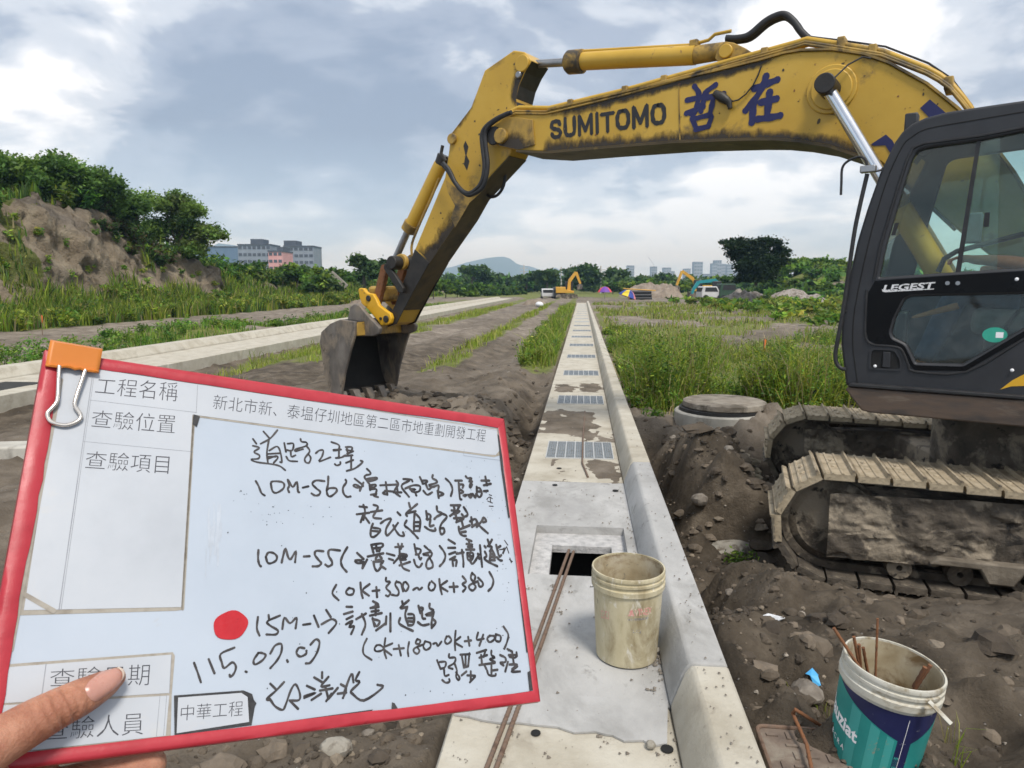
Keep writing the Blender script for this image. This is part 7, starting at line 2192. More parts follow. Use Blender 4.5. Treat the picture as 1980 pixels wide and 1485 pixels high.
grass_patch('grass', (-8.3, -0.56, 8.0, 60, ), 62000, (0.06, 0.24), (0.006, 0.012), YG, 'yellow-green grass strips along the haul road', 101, pw=1.9, thr=0.5, bend=0.95)
grass_patch('grass', (-1.6, -0.56, 13.5, 45), 9000, (0.16, 0.5), (0.008, 0.014), YG + MG, 'tall grass growing against the left side of the drain', 102, pw=1.7, thr=0.5, clump=1.4, bend=0.9)
grass_patch('grass', (-14, -10.1, 8, 60), 14000, (0.08, 0.30), (0.012, 0.02), MG, 'low green weeds behind the far drain', 103, thr=0.5)
grass_patch('grass', (0.62, 9, 8.2, 22), 52000, (0.06, 0.30), (0.006, 0.012), YG + MG, 'rank green grass on the plot right of the drain', 104, pw=1.5, thr=0.52, clump=1.9, dryf=0.28, bend=1.0)
grass_patch('grass', (1, 22, 14, 70), 52000, (0.08, 0.32), (0.010, 0.02), YG + YG + MG[:1], 'thin yellow-green grass over the far right plot', 105, pw=1.2, thr=0.46, clump=1.9, dryf=0.34, bend=0.9)


# bank foot and bank grass
def bank_mask(X, Y):
    d = bank_h(X, Y)[1]
    return (1 - sstep(1.1, 1.9, d + 0.5 * fbm(X, Y * 0.6, 2, 6)) * (1 - sstep(44, 50, Y))) * np.clip(0.95 + 0.4 * fbm(X * 0.3, Y * 0.2, 3, 14), 0, 1) * (1 - sstep(-21.6, -20.6, X + 0.6 * fbm(Y * 0.2, Y * 0.1, 2, 5)))


def bank_z(X, Y):
    a = height(X, Y); b, d = bank_h(X, Y)
    return np.maximum(a, b)


grass_patch('grass', (-24.6, -20.3, 14, 95), 70000, (0.35, 0.9), (0.016, 0.03), YG + MG + YG + DG[:2], 'tall wild grass along the foot of the earth bank', 106, pw=1.25, thr=0.5, clump=0.9, maskfn=bank_mask, hfn=bank_z, dryf=0.08)


def slope_mask(X, Y):
    z, d = bank_h(X, Y)
    c = np.clip(1.0 - sstep(0.9, 1.7, d + 0.6 * fbm(X, Y * 0.7, 3, 66)) + sstep(3.7, 4.6, d + 0.9 * fbm(X * 0.7, Y * 0.5, 3, 62)), 0, 1)
    return np.clip(c + 0.9 * sstep(0.34, 0.46, fbm(X * 0.6, Y * 0.35, 3, 19)) + sstep(45, 50, Y) * (0.75 + 1.2 * fbm(X * 0.7, Y * 0.4, 3, 20)), 0, 1)


grass_patch('grass', (-30, -22, 14, 110), 60000, (0.3, 0.85), (0.02, 0.04), MG + DG + YG, 'wild grass over the slopes and top of the earth bank', 107, pw=1.2, thr=0.5, clump=0.6, maskfn=slope_mask, hfn=bank_z, dryf=0.07)


# leafy weeds right of the drain
def weeds(name, spots, label, seed, pal, leaf=(0.035, 0.075), per=70, material='leaf', base_fn=height, cat='weeds'):
    rng = np.random.default_rng(seed); chunks = []
    for (x, y, hgt_, rad) in spots:
        z0 = float(base_fn(np.array([[x]]), np.array([[y]]))[0, 0])
        ns = max(3, int(per / 9)); cent = []
        for s in range(ns):
            a = rng.uniform(0, 6.283); lean = rng.uniform(0.1, 0.75) * rad; hh = hgt_ * rng.uniform(0.55, 1.0)
            t = np.sort(rng.uniform(0.15, 1.0, per // ns + 2))
            px_ = x + np.cos(a) * lean * t ** 1.4; py_ = y + np.sin(a) * lean * t ** 1.4; pz_ = z0 + hh * t
            cent.append(np.stack([px_, py_, pz_], 1) + rng.normal(0, 0.035 + 0.05 * rad, (len(t), 3)) * np.array([1, 1, 0.5]))
        cn = np.concatenate(cent); cn[:, 2] = np.maximum(cn[:, 2], z0 + 0.02)
        L_ = rng.uniform(*leaf, len(cn)) * (1 + y / 40); C = pick_cols(len(cn), pal, rng) * (rng.uniform(0.6, 1.35) * np.array([rng.uniform(0.75, 1.2), 1.0, 1.0]))
        v, q, c = leaves(cn, L_, L_ * rng.uniform(0.22, 0.5, len(cn)), C, rng)
        chunks.append((v, q, None, c))
    return stuff(name, chunks, material, label, cat)


rng = np.random.default_rng(55)
CL_ = [(1228, 778, .42, .8), (1262, 782, .40, 1.05), (1300, 772, .42, 1.25), (1340, 762, .42, 1.3), (1245, 745, .5, 1.0), (1318, 738, .4, .9), (1215, 720, .4, .6), (1205, 680, .5, .55), (1462, 765, .35, .95), (1500, 768, .4, 1.1), (1545, 775, .4, 1.15), (1590, 770, .45, 1.1), (1625, 760, .5, 1.0), (1590, 720, .6, .9), (1270, 700, .6, .7), (1500, 690, .6, .6), (1190, 645, .6, .5), (1600, 660, 1.0, .7), (1340, 690, .5, .55)]
sp = []; ch = []
for px, py, rad_, hh in CL_:
    c = ground(px, py, -0.1)
    for k in range(20):
        x, y = c[0] + rng.normal(0, rad_ * 0.55), c[1] + rng.normal(0, rad_ * 0.6)
        if (x - mr[0]) ** 2 + (y - mr[1]) ** 2 < 0.7 or x < 0.68: continue
        f_ = max(0.25, 1 - ((x - c[0]) ** 2 + (y - c[1]) ** 2) / (2.2 * rad_ ** 2))
        sp.append((x, y, hh * f_ * rng.uniform(0.3, 1.2), rng.uniform(0.15, 0.45)))
    n_ = int(380 * min(1, rad_ + 0.2)); X = c[0] + rng.normal(0, rad_ * 0.6, n_); Y = c[1] + rng.normal(0, rad_ * 0.65, n_)
    ok = (X > 0.68) & ((X - mr[0]) ** 2 + (Y - mr[1]) ** 2 > 0.6); X, Y = X[ok], Y[ok]; n_ = len(X)
    f_ = np.clip(1 - ((X - c[0]) ** 2 + (Y - c[1]) ** 2) / (2.6 * rad_ ** 2), 0.25, 1)
    H = hh * f_ * rng.uniform(0.25, 1.3, n_); C = pick_cols(n_, YG + MG[:2], rng) * (rng.uniform(0.62, 1.3) * np.array([rng.uniform(0.8, 1.15), 1.0, 1.0])); dm = rng.random(n_) < 0.22; C[dm] = pick_cols(dm.sum(), DRY, rng)
    ch.append(blades(X, Y, height(X[None], Y[None])[0], H, rng.uniform(0.006, 0.012, n_) * (1 + Y / 30), C, rng, 1.05))
stuff('grass', ch, 'grass_blade', 'tall wispy grass clumps right of the drain kerb')
weeds('weeds', sp, 'dense leafy weeds right of the drain kerb', 301, MG + YG[:3] + DG[1:2], (0.025, 0.065), 120)
sp = [(rng.uniform(-1.5, -0.65), 14 + 26 * rng.random() ** 1.5, rng.uniform(0.15, 0.42), 0.3) for i in range(40)]
weeds('weeds', sp, 'leafy weeds along the left side of the drain', 302, MG + YG, (0.05, 0.09), 90)
sp = [(rng.uniform(-14.2, -10.3), 13 + 26 * rng.random(), rng.uniform(0.2, 0.5), 0.5) for i in range(200)]
sp = [q for q in sp if fbm(np.array(q[0] * 0.5), np.array(q[1] * 0.22), 2, 61) > -0.02]
weeds('weeds', sp, 'low leafy creepers behind the far drain', 303, MG, (0.05, 0.10), 80)
sp = [(rng.uniform(-23.4, -20.9), 16 + 60 * rng.random() ** 1.2, rng.uniform(0.4, 1.1), 0.8) for i in range(300)]
weeds('weeds', sp, 'bushy weeds at the foot of the earth bank', 304, MG + YG, (0.08, 0.16), 110, base_fn=bank_z)
sp = []
for i in range(260):
    y = 24 + 80 * rng.random() ** 1.1; x = rng.uniform(-31, -25.2)
    sp.append((x, y, rng.uniform(0.7, 1.8), 1.0))
weeds('weeds', sp, 'scrub along the top of the earth bank', 305, MG + DG, (0.12, 0.24), 120, base_fn=bank_z)
sp = []
for i in range(520):
    y = rng.uniform(150, 215); x = rng.uniform(-95, 62)
    if -10 < x - 0.02 * y < 2 and rng.random() < 0.6: continue
    sp.append((x, y, rng.uniform(2.0, 4.6) * (1.15 if x < 0 else 0.9), 3.0))
weeds('tree_line', sp, 'continuous low tree line closing the far fields', 310, DG + MG[:1], (0.22, 0.40), 90, cat='trees')


def rise_z(X, Y):
    r2 = np.exp(-((Y - 95) / 14) ** 2) * sstep(20, 30, X)
    return np.maximum(height(X, Y), -0.5 + r2 * 3.3 * (1 + 0.35 * fbm(X * 0.09, Y * 0.09, 3, 5)))


sp = [(rng.uniform(22, 70), rng.uniform(76, 100), rng.uniform(0.5, 1.1), 1.6) for i in range(420)]
weeds('weeds', sp, 'green scrub covering the low right rise', 307, MG + DG, (0.3, 0.5), 60, base_fn=rise_z)
sp = [(rng.uniform(9, 34), rng.uniform(28, 74), rng.uniform(0.3, 0.8), 1.0) for i in range(260)]
weeds('weeds', sp, 'scattered tall weeds on the right plot', 308, MG + YG, (0.14, 0.28), 60)
sp = [(rng.uniform(-26.2, -24.6), rng.uniform(34.5, 41), rng.uniform(0.4, 0.9), 0.9) for i in range(40)]
weeds('weeds', sp, 'dark brush hanging over the slope right of the bare cliff', 309, DG + [(0.10, 0.08, 0.04), (0.13, 0.10, 0.05)], (0.10, 0.2), 110, base_fn=bank_z)
sp = [(rng.uniform(-25.4, -23.2), rng.uniform(27, 46), rng.uniform(0.15, 0.45), 0.4) for i in range(70)]
weeds('weeds', sp, 'sparse green tufts on the bare bank face', 311, MG + YG, (0.07, 0.14), 50, base_fn=bank_z)
# a few sprigs by the kerb and paint pail
rng = np.random.default_rng(56); ch = []
for px, py, n_, h_ in ((1525, 1345, 7, 0.10), (1600, 1390, 9, 0.12), (1840, 1440, 8, 0.16), (1500, 1310, 5, 0.06), (1400, 1190, 6, 0.08), (1850, 1485, 7, 0.14)):
    p = drop(px, py)
    X = p[0] + rng.normal(0, 0.01, n_); Y = p[1] + rng.normal(0, 0.01, n_)
    ch.append(blades(X, Y, np.full(n_, p[2]), rng.uniform(0.6, 1.2, n_) * h_, np.full(n_, 0.004), pick_cols(n_, YG + DRY, rng), rng, 0.9))
stuff('grass', ch, 'grass_blade', 'thin grass sprigs round the paint pail')
weeds('weeds', [(*drop(1440, 990)[:2], 0.16, 0.12), (*drop(1440, 870)[:2], 0.14, 0.15), (*drop(1425, 985)[:2], 0.12, 0.1)], 'small green sprig in the ditch', 306, MG, (0.03, 0.05), 50)


# ------------------------------------------------------------------ trees
def tree(name, base, blobs, n, leaf, pal, label, cat='tree', group=None, seed=0, trunk_r=0.2, sub=16, dark=None):
    """base world xyz; blobs: (dx, dy, dz, rx, ry, rz) relative to the base; leaves gathered in uneven clumps"""
    rng = np.random.default_rng(seed)
    root = empty(name, tuple(base), label=label, cat=cat, group=group)
    V = []; Cn = []
    vol = np.array([b[3] * b[4] * b[5] for b in blobs]) ** (2 / 3); vol = vol / vol.sum()
    pts = []; cols = []; cl_c = []
    for b, w in zip(blobs, vol):
        for k in range(sub):
            d = rng.normal(0, 1, 3); d /= np.linalg.norm(d); d[2] = d[2] if d[2] > -0.35 else -d[2] * 0.4
            rr_ = rng.uniform(0.45, 1.0)
            c = np.array(b[:3]) + d * np.array(b[3:]) * rr_; cl_c.append(c)
            m_ = max(4, int(n * w / sub)); s_ = np.array(b[3:]).mean() * rng.uniform(0.32, 0.6)
            q = rng.normal(0, 1, (m_, 3)) * np.array([s_, s_, s_ * 0.7]) * 0.62 + c
            pts.append(q); base_c = np.array(pal[rng.integers(0, len(pal))]) * rng.uniform(0.75, 1.2)
            cols.append(base_c * (1 + rng.normal(0, 0.16, (m_, 1))))
    pts = np.concatenate(pts); cols = np.concatenate(cols)
    pts[:, 2] = np.maximum(pts[:, 2], 0.05)
    L_ = rng.uniform(leaf * 0.6, leaf * 1.8, len(pts))
    v, q, c = leaves(pts, L_, L_ * rng.uniform(0.4, 0.7, len(pts)), cols, rng, 0.25)
    me = raw_mesh('crown', v, q.ravel(), np.full(len(q), 4), 'leaf', np.clip(c, 0.003, 0.6)); link('crown', me, root)
    mb = MB(); zt = min(b[2] for b in blobs)
    top = np.mean([b[:3] for b in blobs], 0)
    tr = [(0, 0, -0.3), (0.1 * trunk_r, 0, zt * 0.5), tuple(top * np.array([0.5, 0.5, 0.8]))]
    mb.tube(tr, [trunk_r * 1.25, trunk_r, trunk_r * 0.5], 8)
    for c in cl_c[::max(1, len(cl_c) // 14)]:
        s0 = np.array(tr[1]) + (np.array(tr[2]) - np.array(tr[1])) * rng.uniform(0.2, 0.9)
        md_ = (s0 + c) / 2 + np.array([0, 0, -0.06 * np.linalg.norm(c - s0)])
        mb.tube([tuple(s0), tuple(md_), tuple(c)], [trunk_r * 0.4, trunk_r * 0.25, trunk_r * 0.08], 5)
    mb.build('trunk', 'bark', root, smooth=True)
    return root


def px_tree(name, px, py_base, d, blobs_px, n, leaf, pal, label, seed, cat='tree', group=None, trunk_r=0.18, sub=14, deep=0.8):
    """blobs given in photograph pixels at depth d: (cx, cy, rx, ry)"""
    b = at(px, py_base, d); bl = []
    rng2 = random.Random(seed)
    for cx, cy, rx, ry in blobs_px:
        c = at(cx, cy, d) - b; k = d / F
        off = FWD * rng2.uniform(-0.4, 0.4) * rx * k
        bl.append((c[0] + off[0], c[1] + off[1], max(c[2], 0.1), rx * k, rx * k * deep, ry * k))
    return tree(name, b, bl, n, leaf, pal, label, cat, group, seed, trunk_r, sub)


TG = [(0.085, 0.17, 0.033), (0.135, 0.24, 0.045), (0.06, 0.12, 0.027), (0.20, 0.31, 0.06), (0.16, 0.26, 0.045)]
GT = 'trees on top of the earth bank'
px_tree('bank_tree', 10, 420, 34, [(-60, 340, 50, 32), (0, 335, 48, 34), (40, 345, 42, 32), (-20, 370, 60, 24)], 20000, 0.17, TG, 'leftmost leafy tree on the bank top, cut by the picture edge', 401, group=GT)
px_tree('bank_tree', 112, 425, 36, [(85, 340, 44, 30), (120, 334, 40, 28), (150, 352, 40, 30), (100, 375, 55, 24)], 20000, 0.17, TG, 'leafy bank tree above the pale bare cliff', 402, group=GT)
px_tree('bank_tree', 205, 445, 38, [(185, 362, 38, 26), (215, 372, 34, 26), (195, 395, 45, 26), (160, 400, 30, 20)], 16000, 0.17, TG[:3], 'dark bank tree just right of the cliff top', 403, group=GT)
px_tree('bank_tree', 255, 470, 41, [(245, 390, 26, 22), (268, 405, 24, 24), (240, 420, 30, 26), (262, 445, 24, 20)], 11000, 0.17, TG[:3], 'slender dark bank tree left of the broad loose tree', 404, group=GT)
px_tree('bank_tree', 345, 525, 45, [(305, 400, 36, 26), (345, 395, 36, 24), (372, 412, 26, 22), (330, 440, 52, 28), (390, 450, 34, 22), (295, 455, 32, 26), (365, 480, 42, 20), (425, 458, 18, 12)], 26000, 0.17, TG + [(0.10, 0.14, 0.03)], 'broad loose tree at the right end of the bank trees', 405, group=GT, sub=11)

px_tree('broad_tree', 704, 552, 80, [(696, 508, 17, 14), (715, 514, 16, 12), (705, 528, 26, 12)], 3000, 0.45, DG, 'dark tree behind the excavator bucket linkage', 411, sub=10)
px_tree('broad_tree', 745, 552, 84, [(742, 515, 14, 14), (752, 528, 20, 12)], 2000, 0.45, DG, 'dark tree partly hidden by the excavator arm end', 412, sub=10)
px_tree('umbrella_tree', 912, 556, 150, [(905, 523, 20, 10), (922, 526, 22, 12), (935, 535, 16, 10)], 2600, 0.8, DG, 'flat-domed tree standing before the blue mountain', 413, sub=10)
px_tree('broad_tree', 1058, 556, 140, [(1050, 536, 12, 14), (1066, 533, 12, 12), (1058, 544, 18, 8)], 2000, 0.8, DG, 'round dark tree right of the mountain foot', 414, sub=10)
px_tree('broad_tree', 1018, 556, 150, [(1010, 543, 10, 8), (1025, 540, 12, 9)], 1400, 0.8, DG, 'small dark tree under the mountain, left of the round one', 415, sub=9)
px_tree('broad_tree', 1126, 557, 140, [(1110, 530, 20, 14), (1132, 525, 22, 14), (1146, 535, 16, 14), (1124, 544, 34, 10)], 3600, 0.8, DG, 'large dome tree behind the end of the drain', 416, sub=12)
px_tree('broad_tree', 1190, 557, 145, [(1183, 530, 14, 12), (1198, 533, 16, 12), (1190, 543, 22, 8)], 2000, 0.8, DG, 'dome tree just left of the far towers', 417, sub=10)
px_tree('broad_tree', 1245, 556, 160, [(1240, 542, 14, 7), (1256, 543, 14, 6)], 1200, 0.8, DG, 'low tree below the leftmost tower', 418, sub=9)
px_tree('broad_tree', 1290, 556, 160, [(1280, 538, 12, 7), (1297, 540, 16, 8)], 1400, 0.8, DG, 'low dome tree below the tower with the crane', 419, sub=9)
px_tree('dark_tree', 1462, 546, 62, [(1420, 478, 22, 12), (1450, 474, 26, 14), (1488, 474, 24, 14), (1508, 488, 18, 12), (1462, 492, 40, 16), (1455, 510, 34, 16), (1475, 520, 28, 14), (1400, 470, 8, 6), (1462, 533, 28, 12), (1490, 505, 26, 14), (1432, 496, 22, 14), (1440, 518, 28, 12), (1482, 530, 32, 10), (1452, 540, 34, 8)], 26000, 0.22, [(0.022, 0.045, 0.016), (0.03, 0.058, 0.02), (0.018, 0.034, 0.012)], 'large very dark tree on the right horizon, left of the cab', 420, trunk_r=0.12, sub=14)
# bushes along the far part of the bank and along the far field edge
BG = 'bushes along the far bank'
rr_ = random.Random(9)
lst = [(770, 548, 70), (805, 553, 78), (838, 548, 82), (862, 552, 90), (884, 556, 96), (905, 560, 100), (928, 558, 106), (950, 562, 110), (968, 560, 116), (985, 563, 120), (1002, 562, 124), (600, 530, 62), (650, 533, 66), (575, 527, 60), (625, 545, 58)]
names_ = ['nearest', 'second', 'third', 'fourth', 'fifth', 'sixth', 'seventh', 'eighth', 'ninth', 'tenth', 'eleventh']
for i, (px, py, d) in enumerate(lst):
    w = rr_.uniform(20, 30) * 80 / d
    lab = f'far-bank green bush right of the arm, {names_[i]} from the left' if i < 11 else ['bush on the bank below the pink building', 'bush left of the dark tree behind the bucket', 'bush on the bank below the left grey block', 'low bush above the boulders on the bank'][i - 11]
    px_tree('bush', px, py + 26 * 80 / d, d, [(px - w * 0.3, py + 6, w * 0.7, 12 * 80 / d), (px + w * 0.4, py + 8, w * 0.6, 11 * 80 / d), (px, py - 2, w * 0.5, 10 * 80 / d)], 1500, 0.3 * d / 60, MG + DG, lab, 430 + i, 'bush', BG, 0.06, 9)
lst = [(1330, 549, 120), (1365, 551, 120), (1225, 552, 125), (1265, 551, 122), (1300, 552, 124), (1185, 553, 125), (1385, 545, 110), (1410, 541, 100)]
lab = ['below the tallest tower', 'below the stepped tower', 'right of the striped parasol', 'behind the brown heap, left', 'behind the brown heap, right', 'behind the red and purple parasol', 'left of the rubble heap', 'beside the foot of the dark tree']
for i, (px, py, d) in enumerate(lst):
    w = 26
    px_tree('bush', px, py + 14, d, [(px - 9, py + 2, 17, 8), (px + 10, py + 3, 16, 7)], 1300, 0.5, MG + DG, 'low green bush far off, ' + lab[i], 450 + i, 'bush', 'bushes along the far field edge', 0.06, 9)
HT = [(1500, 507, 92), (1535, 500, 94), (1570, 499, 95), (1605, 503, 96), (1640, 508, 96), (1690, 505, 98), (1760, 503, 98)]
hl = ['right beside the dark tree', 'second from the dark tree', 'third from the dark tree', 'nearest left of the cab', 'just behind the grab rail', 'behind the cab door glass', 'behind the right cab glass']
for i, (px, py, d) in enumerate(HT):
    px_tree('bush', px, py + 30, d, [(px - 14, py + 10, 20, 8), (px + 12, py + 9, 20, 8), (px, py + 18, 26, 8)], 2200, 0.42, MG, 'green bush on the right rise, ' + hl[i], 470 + i, 'bush', 'bushes on the right rise', 0.06, 11)


# ================================================================== FAR THINGS
mat('block_grey', [(0.20, 0.23, 0.28), (0.25, 0.28, 0.33)], 0.3, 0.8)
mat('block_dark', [(0.06, 0.07, 0.09), (0.09, 0.10, 0.12)], 0.3, 0.8)
mat('block_pink', [(0.55, 0.28, 0.28), (0.62, 0.34, 0.33)], 0.3, 0.8)
mat('block_blue', [(0.10, 0.16, 0.25), (0.13, 0.19, 0.28)], 0.3, 0.7)
mat('tower_grey', [(0.22, 0.24, 0.28), (0.28, 0.30, 0.34)], 0.1, 0.8)
mat('white_paint', [(0.48, 0.48, 0.48), (0.56, 0.56, 0.55)], 2, 0.5)
mat('pole_grey', [(0.45, 0.44, 0.42), (0.55, 0.54, 0.52)], 2, 0.8)
mat('tyre', [(0.015, 0.015, 0.015), (0.03, 0.03, 0.03)], 8, 0.85)
mat('teal_paint', [(0.02, 0.22, 0.25), (0.03, 0.28, 0.30)], 2, 0.5)
mat('far_yellow', [(0.52, 0.28, 0.03), (0.60, 0.34, 0.05)], 2, 0.5)
mat('far_green', [(0.02, 0.05, 0.03), (0.035, 0.075, 0.045)], 2, 0.6)
for nm, c in (('para_red', (0.55, 0.05, 0.06)), ('para_purple', (0.14, 0.05, 0.30)), ('para_yellow', (0.65, 0.50, 0.03)), ('para_blue', (0.03, 0.06, 0.28)), ('para_pink', (0.60, 0.22, 0.25)), ('cone_orange', (0.65, 0.16, 0.03))):
    mat(nm, [c, tuple(x * 1.1 for x in c)], 3, 0.6)


def building(name, x0, x1, ytop, ybase, d, floors, bays, wall, label, roofbox=None, band='block_dark', depth_m=14, cat='building', group=None):
    k = d / F; c = at((x0 + x1) / 2, ybase, d); w = (x1 - x0) * k; h = (ybase - ytop) * k
    root = empty(name, (c[0], c[1], c[2]), math.atan2(RT[1], RT[0]), label=label, cat=cat, group=group)
    MB().box((-w / 2, 0, -8), (w / 2, depth_m, h)).build('wall', wall, root)
    fh = h / floors
    for f_ in range(floors):
        z = f_ * fh + fh * 0.35
        if bays:
            bw = w / bays
            for b in range(bays):
                o = MB().box((-w / 2 + b * bw + bw * 0.14, -0.12, z), (-w / 2 + (b + 1) * bw - bw * 0.14, 0.05, z + fh * 0.42)).build('window', band, root)
    if roofbox:
        a, b, yt = roofbox
        MB().box(((a - (x0 + x1) / 2) * k, 2, h + 0.003), ((b - (x0 + x1) / 2) * k, depth_m - 3, (ybase - yt) * k)).build('roof_house', 'block_dark', root)
    MB().box((-w / 2 - 0.15, -0.25, h - 0.4), (w / 2 + 0.15, depth_m, h + 0.25)).build('parapet', 'block_dark', root)
    return root


building('apartment_block', 463, 526, 474, 540, 330, 5, 7, 'block_grey', 'left grey apartment block with a dark roof house', (485, 508, 463))
building('apartment_block', 551, 608, 477, 540, 320, 5, 6, 'block_grey', 'right grey apartment block with a dark roof house', (549, 573, 466))
building('pink_house', 521, 548, 486, 540, 290, 4, 3, 'block_pink', 'pink stepped house between the grey blocks', (535, 547, 478))
building('shed', 398, 462, 478, 540, 380, 1, 0, 'block_blue', 'long blue roofed shed left of the grey blocks')
TW = [(1213, 1226, 514, 'leftmost far tower'), (1259, 1270, 516, 'far tower with a crane on top'), (1283, 1297, 518, 'low round-topped far tower'), (1297, 1304, 525, 'lowest narrow far tower'), (1323, 1335, 520, 'short far tower behind the far yellow boom'), (1341, 1358, 507, 'broad dark far tower, second tallest'), (1376, 1386, 510, 'left wing of the stepped far tower'), (1381, 1394, 504, 'tallest stepped far tower'), (1394, 1402, 511, 'right wing of the stepped far tower'), (1404, 1416, 512, 'pale far tower beside the dark tree'), (1386, 1432, 523, 'long low far block under the stepped tower'), (1362, 1376, 530, 'low far block left of the stepped tower')]
for i, (a, b, t, lb) in enumerate(TW):
    building('tower', a, b, t, 545, 1500 + 12 * i, 6, 3, 'tower_grey', lb + ' on the skyline', None, depth_m=18, group='towers on the skyline')
cb_ = at(1264, 516, 1506); ck = 1506 / F
rod('tower_crane', [cb_, cb_ + np.array([0, 0, 4 * ck]), cb_ - RT * 11 * ck + np.array([0, 0, 19 * ck])], 0.45, 'tower_grey', 'thin tower crane jib leaning left above a far tower', 'crane', n=5)
for px, y0_, y1_, d, lb in ((1013, 512, 553, 170, 'thin utility pole before the blue mountain'), (1085, 516, 553, 150, 'pale utility pole left of the dome tree'), (1161, 514, 556, 140, 'utility pole right of the dome tree'), (943, 520, 553, 200, 'faint pole beside the flat-domed tree')):
    a = at(px, y1_, d); b = at(px, y0_, d)
    root = empty('utility_pole', tuple(a), math.atan2(RT[1], RT[0]), label=lb, cat='pole', group='utility poles')
    MB().tube([(0, 0, -3), (0, 0, b[2] - a[2])], [0.19, 0.13], 8).build('pole', 'pole_grey', root)
    for zz in (0.9, 1.7): MB().box((-1.0, -0.06, b[2] - a[2] - zz), (1.0, 0.06, b[2] - a[2] - zz + 0.14)).build('crossarm', 'pole_grey', root)


def mini_excavator(name, px, d, sc, face, paint, label, boom_pts, zg=-0.2):
    """far excavator: boom_pts in metres (x forward, z up) along the boom and arm"""
    b = ground(px, CY, 0) if False else at(px, 551 + (CAMZ - zg) * F / d, d)
    root = empty(name, (b[0], b[1], zg), math.atan2(RT[1], RT[0]) + (0 if face > 0 else math.pi), label=label, cat='excavator', group='far excavators')
    for sy in (-0.95, 0.95):
        pr = rounded([(-1.6 * sc, 0), (1.6 * sc, 0), (1.75 * sc, 0.4 * sc), (1.5 * sc, 0.8 * sc), (-1.5 * sc, 0.8 * sc), (-1.75 * sc, 0.4 * sc)], 0.15)
        MB().prism(pr, (sy - 0.28) * sc, (sy + 0.28) * sc).build('track', 'steel_mud', root)
    MB().prism([(-1.7 * sc, 0.95 * sc), (1.1 * sc, 0.95 * sc), (1.1 * sc, 1.3 * sc), (-0.2 * sc, 1.5 * sc), (-0.2 * sc, 1.9 * sc), (-1.7 * sc, 1.9 * sc)], -1.15 * sc, 1.15 * sc).build('house', paint, root, bevel=0.06)
    MB().box((-0.15 * sc, 0.25 * sc, 1.32 * sc), (1.05 * sc, 1.13 * sc, 2.75 * sc)).build('cab', 'cab_black', root, bevel=0.08)
    for i, (p, q) in enumerate(zip(boom_pts[:-1], boom_pts[1:])):
        p = np.array(p); q = np.array(q); dd_ = (q - p) / np.linalg.norm(q - p); nn = np.array([-dd_[1], dd_[0]]) * (0.26 * sc if i < len(boom_pts) - 2 else 0.2 * sc)
        MB().prism([tuple(p + nn), tuple(q + nn * 0.8), tuple(q - nn * 0.8), tuple(p - nn)], -0.2 * sc + 0.003 * i, 0.2 * sc - 0.003 * i).build('boom' if i < len(boom_pts) - 2 else 'arm', paint, root)
    e = np.array(boom_pts[-1])
    MB().prism([(e[0] - 0.1, e[1]), (e[0] + 0.35 * sc, e[1] - 0.2 * sc), (e[0] + 0.2 * sc, e[1] - 0.8 * sc), (e[0] - 0.45 * sc, e[1] - 0.9 * sc), (e[0] - 0.5 * sc, e[1] - 0.3 * sc)], -0.45 * sc, 0.45 * sc).build('bucket', 'bucket_steel', root)
    return root


mini_excavator('excavator', 1095, 86, 0.8, 1, 'far_yellow', 'far yellow excavator with raised arm beyond the drain end', [(0.3, 1.1), (0.35, 2.2), (1.15, 3.3), (1.7, 1.9)])
mini_excavator('excavator', 1352, 100, 0.9, -1, 'far_yellow', 'far yellow excavator arm above the teal machine', [(0.3, 1.2), (1.0, 2.6), (2.6, 3.7), (3.3, 1.7)])
mini_excavator('excavator', 1388, 84, 0.8, -1, 'teal_paint', 'far teal excavator digging beside the white truck', [(0.0, 1.2), (0.3, 2.3), (2.4, 2.1), (3.0, 1.2), (3.15, 0.7)])


def far_car(name, px, d, w, l, h, paint, label, rot, zg=-0.2, cat='car'):
    b = at(px, 551 + (CAMZ - zg) * F / d, d)
    root = empty(name, (b[0], b[1], zg), rot, label=label, cat=cat)
    pr = rounded([(-l / 2, 0.3), (l / 2, 0.3), (l / 2, h * 0.55), (l * 0.32, h * 0.6), (l * 0.18, h), (-l * 0.42, h), (-l / 2, h * 0.6)], 0.12)
    MB().prism(pr, -w / 2, w / 2).build('body', paint, root, bevel=0.06)
    MB().box((-l / 2 - 0.012, -w * 0.40, h * 0.62), (-l * 0.40, w * 0.40, h * 0.90)).build('rear_window', 'rubber_black', root)
    for sy in (-1, 1):
        MB().prism([(-l * 0.36, h * 0.62), (l * 0.24, h * 0.62), (l * 0.14, h * 0.92), (-l * 0.34, h * 0.92)], sy * w / 2 - 0.012, sy * w / 2 + 0.012).build('side_window', 'rubber_black', root)
        for sx in (-0.32, 0.32):
            MB().tube([(sx * l, sy * w / 2 - 0.12, 0.32), (sx * l, sy * w / 2 + 0.012, 0.32)], 0.32, 16).build('wheel', 'tyre', root)
    return root


far_car('white_van', 1058, 88, 1.5, 3.6, 1.3, 'white_paint', 'white van parked near the far end of the drain', R(96), cat='van')
far_car('truck', 1079, 87, 1.3, 3.6, 1.5, 'cab_black', 'dark truck parked between white van and far excavator', R(100), cat='truck')
far_car('white_truck', 1372, 80, 1.8, 2.6, 1.6, 'white_paint', 'white truck cab beside the teal excavator', R(12), cat='truck')
far_car('green_truck', 1408, 80, 2.0, 2.6, 1.9, 'far_green', 'dark green truck right of the white truck', R(5), cat='truck')


